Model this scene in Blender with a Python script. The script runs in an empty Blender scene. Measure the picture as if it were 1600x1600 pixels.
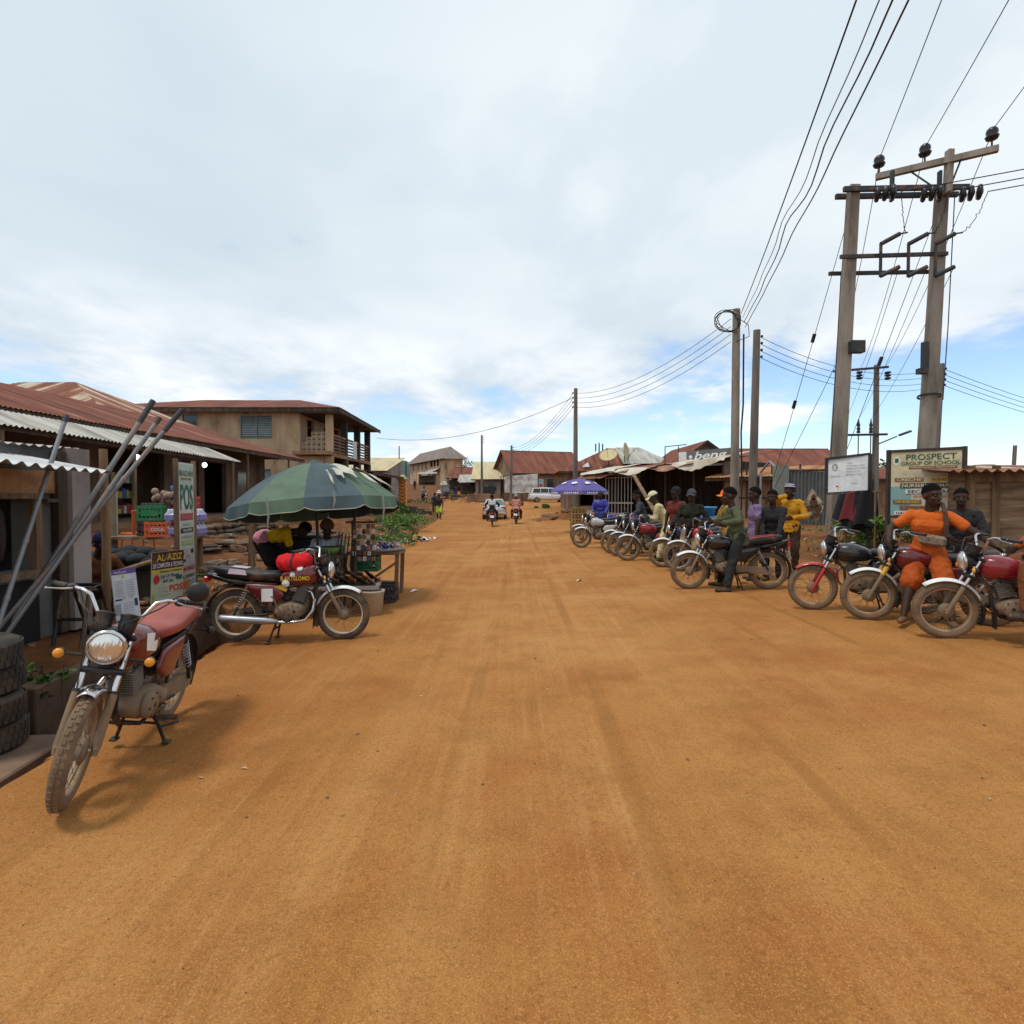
import bpy, bmesh, math, random
from mathutils import Vector, Matrix, noise
R = math.radians
rnd = random.Random(11)
scene = bpy.context.scene
COL = scene.collection
V = Vector

# ------------------------------------------------------------------ terrain
def sst(a, b, x):
    t = max(0.0, min(1.0, (x - a) / (b - a)))
    return t * t * (3 - 2 * t)

def lerp(a, b, t): return a + (b - a) * t

def road_left(y):
    return -3.45 - 0.055 * max(0.0, y - 9) - 0.10 * max(0.0, y - 48) if y < 80 else -10.7 - (y - 80) * 0.5

def road_right(y):
    if y < 20: return 6.6 - 0.03 * y
    return 6.0 - 0.02 * (y - 20)

DR_Y0, DR_Y1 = 3.3, 8.3
def drain_x(y): return -3.12 - 0.115 * (y - 4.2)

def base_z(x, y):
    z = 0.028 * max(-3.6, min(5.0, x)) * (1 - sst(25, 45, y))
    z += 0.95 * sst(40, 70, y) * 1.0 + 2.9 * sst(66, 118, y) + 3.0 * sst(110, 220, y)
    return z

def ground(x, y, fine=True):
    z = base_z(x, y)
    z += .6 * math.exp(-((x - 3.3) / 1.9) ** 2 - ((y - 37) / 1.5) ** 2) * (1 + .6 * noise.noise(V((x * 1.6, y * 1.6, 5))))
    z += .95 * math.exp(-((x + 4.0) / 2.4) ** 2 - ((y - 66) / 2.2) ** 2) * (1 + .5 * noise.noise(V((x * 1.3, y * 1.3, 2))))
    z += .45 * math.exp(-((x + 8.2) / 1.5) ** 2 - ((y - 50) / 5) ** 2)
    L = road_left(y); Rr = road_right(y)
    if x < L:
        d = L - x
        bank = 0.28 * sst(0, 0.9, d) + 0.62 * sst(1.2, 6.0, d)
        bank *= lerp(0.55, 1.0, sst(8, 13, y)) * (1 - 0.75 * sst(48, 75, y))
        z += bank
        if fine: z += 0.09 * noise.noise(V((x * 0.8, y * 0.8, 3))) * sst(0, 1, d)
    if x > Rr and y < 60:
        d = x - Rr
        z += (0.55 * sst(0, 2.0, d)) * (1 - 0.5 * sst(25, 45, y))
        if fine: z += 0.05 * noise.noise(V((x * 0.9, y * 0.9, 8))) * sst(0, 1, d)
    if DR_Y0 < y < DR_Y1:
        dx = drain_x(y)
        if dx - 0.70 < x < dx:
            e = min(sst(DR_Y0, DR_Y0 + .1, y), 1 - sst(DR_Y1 - .1, DR_Y1, y))
            z -= 0.9 * e * min(1, (dx - x) / 0.05, (x - dx + 0.70) / 0.05)
    if fine and L - 1 < x < Rr + 1:
        # wheel ruts running along the road
        u = x + 0.039 * y
        w = noise.noise(V((u * 2.3, y * 0.05, 1)))
        rut = 0.012 * w + 0.008 * noise.noise(V((u * 7, y * 0.12, 5))) + 0.012 * noise.noise(V((x * 0.5, y * 0.5, 9)))
        z += rut
    return z

# ------------------------------------------------------------------ camera model (pixels of the 1600 px photograph)
CAM_Z, F, HOR = 1.65, 900.0, 775.0
PITCH = math.atan((800 - HOR) / F)
cp, sp = math.cos(PITCH), math.sin(PITCH)

def ray(px, py):
    a, b = (px - 800) / F, (800 - py) / F
    return V((a, cp + b * sp, -sp + b * cp))

def at(px, py, y):
    d = ray(px, py)
    return V((0, 0, CAM_Z)) + d * (y / d.y)

def gp(px, py):
    d = ray(px, py); t = 1.2
    for _ in range(4000):
        p = V((0, 0, CAM_Z)) + d * t
        if p.z < ground(p.x, p.y, False): break
        t *= 1.003
    p.z = ground(p.x, p.y)
    return p

def onx(px, py, x):
    d = ray(px, py)
    return V((0, 0, CAM_Z)) + d * (x / d.x)

# ------------------------------------------------------------------ materials
MATS = {}
DUST = (0.34, 0.165, 0.06)
def M(name, col=(.5, .5, .5), rough=.75, metal=0.0, var=.2, scale=4.0, bump=0.0, bscale=None, dust=0.0, dscale=2.2, col2=None,
      stretch=(1, 1, 1), uv=False, spec=.4, emit=0.0, trans=0.0, coat=0.0, dustcol=DUST):
    if name in MATS: return MATS[name]
    m = bpy.data.materials.new(name); m.use_nodes = True
    nt = m.node_tree; N = nt.nodes; L = nt.links
    b = N['Principled BSDF']
    tc = N.new('ShaderNodeTexCoord'); mp = N.new('ShaderNodeMapping')
    mp.inputs['Scale'].default_value = stretch
    L.new(tc.outputs['UV' if uv else 'Object'], mp.inputs['Vector'])
    n = N.new('ShaderNodeTexNoise'); n.inputs['Scale'].default_value = scale; n.inputs['Detail'].default_value = 6; n.inputs['Roughness'].default_value = .62
    L.new(mp.outputs[0], n.inputs['Vector'])
    r = N.new('ShaderNodeValToRGB'); r.color_ramp.elements[0].position = .3; r.color_ramp.elements[1].position = .7
    c1 = col if col2 else tuple(c * (1 - var) for c in col)
    c2 = col2 if col2 else tuple(min(1, c * (1 + var)) for c in col)
    r.color_ramp.elements[0].color = (*c1, 1); r.color_ramp.elements[1].color = (*c2, 1)
    L.new(n.outputs['Fac'], r.inputs[0])
    out = r.outputs[0]
    if dust > 0:
        n2 = N.new('ShaderNodeTexNoise'); n2.inputs['Scale'].default_value = dscale; n2.inputs['Detail'].default_value = 8; n2.inputs['Roughness'].default_value = .7
        L.new(tc.outputs['Object'], n2.inputs['Vector'])
        r2 = N.new('ShaderNodeMapRange'); r2.inputs[1].default_value = .62 - dust * .45; r2.inputs[2].default_value = .78 - dust * .2
        r2.inputs[3].default_value = 0; r2.inputs[4].default_value = min(1, .5 + dust * .5)
        L.new(n2.outputs['Fac'], r2.inputs[0])
        mx = N.new('ShaderNodeMix'); mx.data_type = 'RGBA'
        L.new(r2.outputs[0], mx.inputs[0]); L.new(out, mx.inputs[6]); mx.inputs[7].default_value = (*dustcol, 1)
        out = mx.outputs[2]
        rr = N.new('ShaderNodeMapRange'); rr.inputs[3].default_value = rough; rr.inputs[4].default_value = .92
        L.new(r2.outputs[0], rr.inputs[0]); L.new(rr.outputs[0], b.inputs['Roughness'])
        if metal > 0:
            mm = N.new('ShaderNodeMapRange'); mm.inputs[3].default_value = metal; mm.inputs[4].default_value = 0
            L.new(r2.outputs[0], mm.inputs[0]); L.new(mm.outputs[0], b.inputs['Metallic'])
    L.new(out, b.inputs['Base Color'])
    if dust <= 0: b.inputs['Roughness'].default_value = rough
    if not (dust > 0 and metal > 0): b.inputs['Metallic'].default_value = metal
    b.inputs['Specular IOR Level'].default_value = spec
    if coat: b.inputs['Coat Weight'].default_value = coat; b.inputs['Coat Roughness'].default_value = .12
    if trans: b.inputs['Transmission Weight'].default_value = trans
    if emit:
        b.inputs['Emission Color'].default_value = (*col, 1); b.inputs['Emission Strength'].default_value = emit
    if bump:
        n3 = N.new('ShaderNodeTexNoise'); n3.inputs['Scale'].default_value = bscale or scale * 4; n3.inputs['Detail'].default_value = 5
        L.new(mp.outputs[0], n3.inputs['Vector'])
        bp = N.new('ShaderNodeBump'); bp.inputs['Strength'].default_value = bump; bp.inputs['Distance'].default_value = .02
        L.new(n3.outputs['Fac'], bp.inputs['Height']); L.new(bp.outputs[0], b.inputs['Normal'])
    MATS[name] = m
    return m

def ramp3(name, stops, scale, stretch, uv=True, rough=.85, metal=0, bump=.2, bscale=30, detail=8):
    """material whose colour runs through several stops of a stretched noise (rusted sheet, boards, render)"""
    if name in MATS: return MATS[name]
    m = M(name, (.5, .5, .5), rough, metal, scale=scale, stretch=stretch, uv=uv, bump=bump, bscale=bscale)
    for n in m.node_tree.nodes:
        if n.type == 'VALTORGB':
            cr = n.color_ramp
            while len(cr.elements) > 1: cr.elements.remove(cr.elements[-1])
            cr.elements[0].position = .5 + (stops[0][0] - .5) * .55; cr.elements[0].color = (*stops[0][1], 1)
            for p, c in stops[1:]:
                e = cr.elements.new(.5 + (p - .5) * .55); e.color = (*c, 1)
        if n.type == 'TEX_NOISE': n.inputs['Detail'].default_value = detail
    return m

# ------------------------------------------------------------------ mesh builder
class MB:
    def __init__(s): s.v = []; s.f = []; s.m = []; s.s = []; s.uv = []; s.T = None
    def add(s, vs, fs, mi=0, smooth=False, uvs=None):
        o = len(s.v)
        if s.T is not None: vs = [s.T @ V(p) for p in vs]
        s.v += [tuple(p) for p in vs]
        for k, f in enumerate(fs):
            s.f.append(tuple(i + o for i in f)); s.m.append(mi); s.s.append(smooth)
            s.uv.append([uvs[i] for i in f] if uvs else None)
        return s
    def box(s, c, size, rot=None, mi=0, bevel=0.0):
        hx, hy, hz = size[0] / 2, size[1] / 2, size[2] / 2
        c = V(c)
        if bevel <= 0:
            P = [V((x, y, z)) for x in (-hx, hx) for y in (-hy, hy) for z in (-hz, hz)]
            fs = [(0, 1, 3, 2), (4, 6, 7, 5), (0, 4, 5, 1), (2, 3, 7, 6), (0, 2, 6, 4), (1, 5, 7, 3)]
        else:
            bv = min(bevel, hx * .9, hy * .9, hz * .9)
            P = []; idx = {}
            for sx in (-1, 1):
                for sy in (-1, 1):
                    for sz in (-1, 1):
                        for a in range(3):
                            q = [sx * hx, sy * hy, sz * hz]; sg = (sx, sy, sz)
                            for k in range(3):
                                if k != a: q[k] -= sg[k] * bv
                            idx[(sx, sy, sz, a)] = len(P); P.append(V(q))
            fs = []
            for a in range(3):
                o1, o2 = [k for k in range(3) if k != a]
                for sg in (-1, 1):
                    ring = []
                    for t1, t2 in ((-1, -1), (1, -1), (1, 1), (-1, 1)):
                        k = [0, 0, 0]; k[a] = sg; k[o1] = t1; k[o2] = t2
                        ring.append(idx[(*k, a)])
                    fs.append(tuple(ring))
                    for t1 in (-1, 1):      # edges along o2 between face a and face o1
                        k1 = [0, 0, 0]; k1[a] = sg; k1[o1] = t1
                        kk = []
                        for t2 in (-1, 1):
                            k1[o2] = t2; kk.append(tuple(k1))
                        if a < o1: fs.append((idx[(*kk[0], a)], idx[(*kk[1], a)], idx[(*kk[1], o1)], idx[(*kk[0], o1)]))
                    for t2 in (-1, 1):
                        k1 = [0, 0, 0]; k1[a] = sg; k1[o2] = t2
                        kk = []
                        for t1 in (-1, 1):
                            k1[o1] = t1; kk.append(tuple(k1))
                        if a < o2: fs.append((idx[(*kk[0], a)], idx[(*kk[1], a)], idx[(*kk[1], o2)], idx[(*kk[0], o2)]))
            for sx in (-1, 1):
                for sy in (-1, 1):
                    for sz in (-1, 1): fs.append(tuple(idx[(sx, sy, sz, a)] for a in range(3)))
        if rot is not None: P = [rot @ p for p in P]
        return s.add([p + c for p in P], fs, mi)
    def span(s, x0, x1, y0, y1, z0, z1, mi=0, bevel=0.0):
        return s.box(((x0 + x1) / 2, (y0 + y1) / 2, (z0 + z1) / 2), (abs(x1 - x0), abs(y1 - y0), abs(z1 - z0)), None, mi, bevel)
    def tube(s, pts, r, n=8, mi=0, caps=True, smooth=True, flat=1.0):
        pts = [V(p) for p in pts]; k = len(pts)
        rs = r if isinstance(r, (list, tuple)) else [r] * k
        vs = []; fs = []; up = None
        for i, p in enumerate(pts):
            d = (pts[min(i + 1, k - 1)] - pts[max(i - 1, 0)])
            if d.length < 1e-9: d = V((0, 0, 1))
            d.normalize()
            if up is None:
                up = V((0, 0, 1)) if abs(d.z) < .9 else V((1, 0, 0))
            a = d.cross(up)
            if a.length < 1e-6: a = d.cross(V((0, 1, .1)))
            a.normalize(); b = a.cross(d); up = b
            for j in range(n):
                t = 2 * math.pi * j / n
                vs.append(p + a * (rs[i] * math.cos(t)) + b * (rs[i] * flat * math.sin(t)))
        for i in range(k - 1):
            for j in range(n):
                fs.append((i * n + j, i * n + (j + 1) % n, (i + 1) * n + (j + 1) % n, (i + 1) * n + j))
        s.add(vs, fs, mi, smooth)
        if caps: s.add(vs[:n] , [tuple(range(n))], mi); s.add(vs[-n:], [tuple(reversed(range(n)))], mi)
        return s
    def bar(s, a, b, w, h=None, mi=0, up=(0, 0, 1)):
        a, b = V(a), V(b); d = b - a; l = d.length; d.normalize(); u = V(up)
        if abs(d.dot(u)) > .98: u = V((1, 0, 0))
        x = d.cross(u).normalized(); z = x.cross(d)
        rot = Matrix((x, d, z)).transposed()
        return s.box((a + b) / 2, (w, l, h or w), rot, mi)
    def lathe(s, prof, o=(0, 0, 0), axis=(0, 0, 1), n=24, mi=0, smooth=True, ell=(1, 1)):
        o = V(o); ax = V(axis).normalized()
        a = ax.cross(V((0, 0, 1)) if abs(ax.z) < .9 else V((1, 0, 0))).normalized(); b = ax.cross(a)
        vs = []; fs = []
        for r, h in prof:
            for j in range(n):
                t = 2 * math.pi * j / n
                vs.append(o + ax * h + a * (r * ell[0] * math.cos(t)) + b * (r * ell[1] * math.sin(t)))
        for i in range(len(prof) - 1):
            for j in range(n):
                fs.append((i * n + j, i * n + (j + 1) % n, (i + 1) * n + (j + 1) % n, (i + 1) * n + j))
        return s.add(vs, fs, mi, smooth)
    def ell(s, c, rad, rot=None, mi=0, nu=14, nv=9, smooth=True):
        c = V(c); vs = []; fs = []
        for i in range(nv + 1):
            p = math.pi * i / nv
            for j in range(nu):
                t = 2 * math.pi * j / nu
                q = V((rad[0] * math.sin(p) * math.cos(t), rad[1] * math.sin(p) * math.sin(t), rad[2] * math.cos(p)))
                vs.append(c + (rot @ q if rot is not None else q))
        for i in range(nv):
            for j in range(nu):
                fs.append((i * nu + j, (i + 1) * nu + j, (i + 1) * nu + (j + 1) % nu, i * nu + (j + 1) % nu))
        return s.add(vs, fs, mi, smooth)
    def loft(s, rings, mi=0, smooth=True, cap=True):
        n = len(rings[0]); vs = [p for r in rings for p in r]; fs = []
        for i in range(len(rings) - 1):
            for j in range(n):
                fs.append((i * n + j, i * n + (j + 1) % n, (i + 1) * n + (j + 1) % n, (i + 1) * n + j))
        if cap: fs.append(tuple(reversed(range(n)))); fs.append(tuple((len(rings) - 1) * n + j for j in range(n)))
        return s.add(vs, fs, mi, smooth)
    def prism(s, poly, a, b, mi=0, axis='y'):
        """poly: list of (x,z) extruded along y from a to b (axis 'y'), or (x,y) along z"""
        n = len(poly)
        P = [((x, a, z) if axis == 'y' else (x, z, a)) for x, z in poly] + [((x, b, z) if axis == 'y' else (x, z, b)) for x, z in poly]
        fs = [tuple(range(n)), tuple(reversed(range(n, 2 * n)))]
        fs += [(i, i + n, (i + 1) % n + n, (i + 1) % n) for i in range(n)]
        return s.add(P, fs, mi)
    def grid(s, fn, nu, nv, mi=0, smooth=True, uvfn=None):
        vs = []; uv = []
        for i in range(nu + 1):
            for j in range(nv + 1):
                vs.append(fn(i / nu, j / nv)); uv.append(uvfn(i / nu, j / nv) if uvfn else (i / nu, j / nv))
        fs = [(i * (nv + 1) + j, (i + 1) * (nv + 1) + j, (i + 1) * (nv + 1) + j + 1, i * (nv + 1) + j + 1) for i in range(nu) for j in range(nv)]
        return s.add(vs, fs, mi, smooth, uv)
    def corr(s, A, B, C, D, pitch=.11, amp=.014, mi=0, rows=5, wob=.012, spp=6, thick=0, sheet=.9):
        """corrugated sheet: eave A->B, ridge D->C, corrugations run down the slope, edges clipped to the trapezoid"""
        A, B, C, D = V(A), V(B), V(C), V(D)
        u = B - A; L = u.length; u.normalize()
        w = (D - A) - u * (D - A).dot(u); H = w.length; w.normalize()
        if H < 1e-6: w = (C - B) - u * (C - B).dot(u); H = w.length; w.normalize()
        n = u.cross(w).normalized()
        if n.z < 0: n = -n
        uD = (D - A).dot(u); uC = (C - A).dot(u)
        nu = max(4, min(2600, int(L / pitch * spp)))
        vs = []; uv = []; seed = rnd.random() * 50
        for i in range(nu + 1):
            x = L * i / nu
            vm = H
            if uD > 1e-4 and x < uD: vm = H * x / uD
            if uC < L - 1e-4 and x > uC: vm = H * (L - x) / (L - uC)
            x0 = 0.0
            for j in range(rows + 1):
                y = vm * j / rows
                y0 = y
                k = int(x / sheet)
                if j == 0: y0 = y - .05 * (math.sin(k * 12.9898 + seed) * .5 + .5)
                p = A + u * x + w * y0 + n * (amp * math.sin(2 * math.pi * x / pitch) + wob * noise.noise(V((x * .7, y * .7, seed))) + .004 * (k % 2))
                vs.append(p); uv.append((x, y))
        fs = [(i * (rows + 1) + j, (i + 1) * (rows + 1) + j, (i + 1) * (rows + 1) + j + 1, i * (rows + 1) + j + 1) for i in range(nu) for j in range(rows)]
        return s.add(vs, fs, mi, True, uv)
    def text(s, body, o, xd, yd, h, width=None, mi=0, bold=0.0, align='LEFT', lift=.004, shear=0.0):
        cu = bpy.data.curves.new('t', 'FONT'); cu.body = body; cu.size = 1; cu.offset = bold; cu.shear = shear
        cu.resolution_u = 3; cu.extrude = 0.0
        ob = bpy.data.objects.new('t', cu); COL.objects.link(ob)
        dg = bpy.context.evaluated_depsgraph_get(); dg.update()
        me = bpy.data.meshes.new_from_object(ob.evaluated_get(dg))
        vs = [v.co.copy() for v in me.vertices]; fs = [tuple(p.vertices) for p in me.polygons]
        bpy.data.objects.remove(ob); bpy.data.curves.remove(cu); bpy.data.meshes.remove(me)
        if not vs: return s
        x0 = min(v.x for v in vs); x1 = max(v.x for v in vs); y0 = min(v.y for v in vs); y1 = max(v.y for v in vs)
        ky = h / max(1e-6, y1 - y0); kx = (width / (x1 - x0)) if width else ky
        W = (x1 - x0) * kx
        off = {'LEFT': 0, 'CENTER': -W / 2, 'RIGHT': -W}[align]
        o, xd, yd = V(o), V(xd).normalized(), V(yd).normalized(); nz = xd.cross(yd)
        s.add([o + xd * ((v.x - x0) * kx + off) + yd * ((v.y - y0) * ky) + nz * lift for v in vs], fs, mi)
        return s
    def mesh(s, name):
        me = bpy.data.meshes.new(name)
        me.from_pydata(s.v, [], s.f)
        me.polygons.foreach_set('material_index', s.m); me.polygons.foreach_set('use_smooth', s.s)
        if any(u is not None for u in s.uv):
            ul = me.uv_layers.new(name='UVMap'); k = 0; flat = []
            for f, u in zip(s.f, s.uv):
                flat += [c for q in (u or [(0, 0)] * len(f)) for c in q]
            ul.data.foreach_set('uv', flat)
        me.update()
        return me
    def build(s, name, mats, parent=None, world=False):
        if not isinstance(mats, (list, tuple)): mats = [mats]
        if world and parent is not None:
            W = wmat(parent).inverted()
            s.v = [tuple(W @ V(p)) for p in s.v]
        me = s.mesh(name)
        for m in mats: me.materials.append(m)
        o = bpy.data.objects.new(name, me); COL.objects.link(o)
        if parent is not None: o.parent = parent
        return o

def wmat(o):
    m = o.matrix_basis.copy()
    return (wmat(o.parent) @ m) if o.parent else m

def tag(o, label, cat, group=None, kind=None):
    if kind: o['kind'] = kind
    if label: o['label'] = label
    if cat: o['category'] = cat
    if group: o['group'] = group
    return o

def thing(name, label, cat, loc=(0, 0, 0), rz=0.0, group=None):
    o = bpy.data.objects.new(name, None); COL.objects.link(o)
    o.empty_display_size = .1
    o.location = loc; o.rotation_euler = (0, 0, rz)
    return tag(o, label, cat, group)

def struct(name, mb, mats):
    o = mb.build(name, mats); o['kind'] = 'structure'; return o

def place(mesh, name, parent, mats=None, mtx=None):
    o = bpy.data.objects.new(name, mesh); COL.objects.link(o); o.parent = parent
    if mtx is not None: o.matrix_basis = mtx
    if mats:
        for i, m in enumerate(mats):
            if m is not None and i < len(o.material_slots):
                o.material_slots[i].link = 'OBJECT'; o.material_slots[i].material = m
    return o
SOIL = ((.44, .178, .064), (.51, .235, .10), (.56, .295, .145)); SUN_E = 1.5; SKY_S = .15; WORLD_S = 1.0; EXPO = 0.30
# ------------------------------------------------------------------ shared materials
laterite = None
def make_ground_mat():
    m = bpy.data.materials.new('laterite_soil'); m.use_nodes = True
    nt = m.node_tree; N = nt.nodes; L = nt.links; b = N['Principled BSDF']
    g = N.new('ShaderNodeNewGeometry')
    def mapping(scale, rz=0.0):
        mp = N.new('ShaderNodeMapping'); mp.inputs['Scale'].default_value = scale; mp.inputs['Rotation'].default_value = (0, 0, rz)
        L.new(g.outputs['Position'], mp.inputs[0]); return mp.outputs[0]
    def nz(vec, sc, det=6, ro=.6):
        n = N.new('ShaderNodeTexNoise'); n.inputs['Scale'].default_value = sc; n.inputs['Detail'].default_value = det; n.inputs['Roughness'].default_value = ro
        L.new(vec, n.inputs['Vector']); return n.outputs['Fac']
    def rng(v, a, b_, c, d):
        r = N.new('ShaderNodeMapRange'); L.new(v, r.inputs[0])
        for i, x in zip((1, 2, 3, 4), (a, b_, c, d)): r.inputs[i].default_value = x
        return r.outputs[0]
    def mix(f, a, b_, mode='MIX'):
        x = N.new('ShaderNodeMix'); x.data_type = 'RGBA'; x.blend_type = mode
        if isinstance(f, float): x.inputs[0].default_value = f
        else: L.new(f, x.inputs[0])
        for k, q in ((6, a), (7, b_)):
            if isinstance(q, tuple): x.inputs[k].default_value = (*q, 1)
            else: L.new(q, x.inputs[k])
        return x.outputs[2]
    p1 = mapping((1, 1, 1)); ps = mapping((1.0, .045, 1), .039); ps2 = mapping((1.0, .028, 1), .05)
    big = nz(p1, .22, 5); mid = nz(p1, 1.7, 7, .65); fine = nz(p1, 38, 4, .7); st = nz(ps, 2.6, 7, .62); st2 = nz(ps2, 13, 6, .66)
    A, B, C = SOIL
    sep = N.new('ShaderNodeSeparateXYZ'); L.new(ps, sep.inputs[0])
    cen = N.new('ShaderNodeMath'); cen.operation = 'ABSOLUTE'; c0_ = N.new('ShaderNodeMath'); c0_.operation = 'ADD'; L.new(sep.outputs[0], c0_.inputs[0]); c0_.inputs[1].default_value = -.15; L.new(c0_.outputs[0], cen.inputs[0])
    band = rng(cen.outputs[0], .5, 2.6, 1., .25)                 # the most driven strip of the road
    def mul(a, b_):
        x = N.new('ShaderNodeMath'); x.operation = 'MULTIPLY'; L.new(a, x.inputs[0])
        if isinstance(b_, float): x.inputs[1].default_value = b_
        else: L.new(b_, x.inputs[1])
        return x.outputs[0]
    fine2 = nz(p1, 130, 3, .75); patch = nz(p1, .55, 6, .68); pw = mapping((.30, .55, 1), .5); wide = nz(pw, .8, 4, .55)
    c = mix(rng(big, .38, .62, 0., 1.), A, B)
    c = mix(rng(patch, .46, .60, 0., .85), c, (.33, .112, .030))
    left = rng(sep.outputs[0], -.6, -3.4, 0., .45)
    c = mix(left, c, (.31, .105, .028))
    c = mix(rng(wide, .50, .66, 0., .6), c, C)
    c = mix(mul(rng(st, .50, .66, 0., .6), band), c, C)
    brk_ = rng(nz(mapping((1, .35, 1), .04), .9, 5, .6), .40, .64, .05, 1.)
    c = mix(mul(mul(rng(st2, .51, .61, 0., .5), band), brk_), c, (.30, .105, .028))
    c = mix(mul(mul(rng(st2, .46, .37, 0., .38), band), brk_), c, (.56, .28, .125))
    c = mix(rng(mid, .48, .66, 0., .42), c, tuple(x * .66 for x in A))
    c = mix(rng(fine, .5, .64, 0., .38), c, tuple(x * .45 for x in A))
    c = mix(rng(fine2, .50, .66, 0., .42), c, tuple(x * .50 for x in A))
    c = mix(rng(fine2, .46, .34, 0., .5), c, tuple(min(1, x * 1.35) for x in C))
    # narrow tyre tracks wandering along the road
    wv = N.new('ShaderNodeTexWave'); wv.wave_type = 'BANDS'; wv.bands_direction = 'X'; wv.inputs['Scale'].default_value = .33; wv.inputs['Distortion'].default_value = 7.0; wv.inputs['Detail'].default_value = 2.0; wv.inputs['Detail Scale'].default_value = .55
    L.new(mapping((1.0, .10, 1), .10), wv.inputs['Vector'])
    trk = mul(rng(wv.outputs['Fac'], .955, .99, 0., 1.), rng(nz(p1, .35, 3, .5), .44, .56, 0., 1.))
    c = mix(mul(trk, .42), c, tuple(x * .62 for x in A))
    grit = nz(p1, 95, 2, .5)
    c = mix(rng(grit, .66, .72, 0., .6), c, tuple(min(1, x * 1.25) for x in C))
    # damp, dirtier verge soil left and right of the packed road
    sx = N.new('ShaderNodeSeparateXYZ'); L.new(g.outputs['Position'], sx.inputs[0])
    wob = N.new('ShaderNodeMath'); wob.operation = 'MULTIPLY_ADD'; L.new(mid, wob.inputs[0]); wob.inputs[1].default_value = 2.2; L.new(sx.outputs[0], wob.inputs[2])
    lf = N.new('ShaderNodeMath'); lf.operation = 'MULTIPLY_ADD'; L.new(sx.outputs[1], lf.inputs[0]); lf.inputs[1].default_value = .065; L.new(wob.outputs[0], lf.inputs[2])
    verge = rng(lf.outputs[0], -2.0, -2.9, 0., 1.)
    vergeR = rng(wob.outputs[0], 6.6, 8.0, 0., .8)
    verge_col = mix(rng(mid, .4, .65, 0., 1.), (.115, .046, .019), (.215, .088, .033))
    c = mix(verge, c, verge_col); c = mix(vergeR, c, verge_col)
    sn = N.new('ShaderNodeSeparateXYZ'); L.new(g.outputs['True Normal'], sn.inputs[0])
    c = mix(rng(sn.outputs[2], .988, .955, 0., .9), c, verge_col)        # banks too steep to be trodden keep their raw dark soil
    L.new(c, b.inputs['Base Color']); b.inputs['Roughness'].default_value = .95; b.inputs['Specular IOR Level'].default_value = .12
    h = N.new('ShaderNodeMath'); h.operation = 'MULTIPLY_ADD'; L.new(fine, h.inputs[0]); h.inputs[1].default_value = .35; L.new(mid, h.inputs[2])
    h2 = N.new('ShaderNodeMath'); h2.operation = 'MULTIPLY_ADD'; L.new(st2, h2.inputs[0]); h2.inputs[1].default_value = .5; L.new(h.outputs[0], h2.inputs[2])
    h3 = N.new('ShaderNodeMath'); h3.operation = 'MULTIPLY_ADD'; L.new(fine2, h3.inputs[0]); h3.inputs[1].default_value = .22; L.new(h2.outputs[0], h3.inputs[2])
    h4 = N.new('ShaderNodeMath'); h4.operation = 'MULTIPLY_ADD'; L.new(trk, h4.inputs[0]); h4.inputs[1].default_value = -.25; L.new(h3.outputs[0], h4.inputs[2])
    bp = N.new('ShaderNodeBump'); bp.inputs['Strength'].default_value = .7; bp.inputs['Distance'].default_value = .03
    L.new(h4.outputs[0], bp.inputs['Height']); L.new(bp.outputs[0], b.inputs['Normal'])
    return m
SOIL = ((.375, .155, .040), (.45, .205, .062), (.50, .25, .085))
laterite = make_ground_mat()
MATS['soil'] = laterite

rust = ramp3('rusted_sheet', [(.25, (.075, .026, .017)), (.42, (.15, .045, .026)), (.6, (.20, .062, .034)), (.72, (.27, .105, .058)), (.86, (.40, .27, .20))], 1.0, (2.3, .28, 1), bump=.15, bscale=12)
rust_b = ramp3('rusted_sheet_worn', [(.25, (.13, .045, .03)), (.45, (.24, .085, .05)), (.55, (.36, .20, .13)), (.64, (.50, .40, .31)), (.8, (.56, .50, .42))], 1.0, (1.3, .16, 1), bump=.15, bscale=12)
rust_r = ramp3('rust_red_sheet', [(.2, (.10, .032, .022)), (.5, (.185, .058, .034)), (.75, (.24, .085, .05)), (.9, (.36, .19, .12))], .8, (1.6, .25, 1), bump=.1, bscale=12)
zinc = ramp3('weathered_zinc', [(.25, (.24, .21, .17)), (.5, (.40, .38, .33)), (.7, (.50, .48, .43)), (.85, (.33, .21, .13))], 1.0, (2.0, .3, 1), rough=.6, metal=.25, bump=.1, bscale=12)
zinc_new = ramp3('pale_zinc', [(.25, (.45, .44, .43)), (.6, (.60, .60, .60)), (.85, (.50, .44, .38))], 1.0, (2.0, .3, 1), rough=.45, metal=.35, bump=.1, bscale=12)
slate_roof = ramp3('grey_brown_sheet', [(.25, (.16, .125, .11)), (.6, (.24, .195, .17)), (.85, (.30, .25, .21))], 1.0, (1.6, .3, 1), bump=.1)
cream_roof = ramp3('cream_sheet', [(.25, (.44, .36, .20)), (.6, (.58, .49, .30)), (.85, (.50, .40, .25))], 1.0, (1.6, .3, 1), bump=.1)
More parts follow.
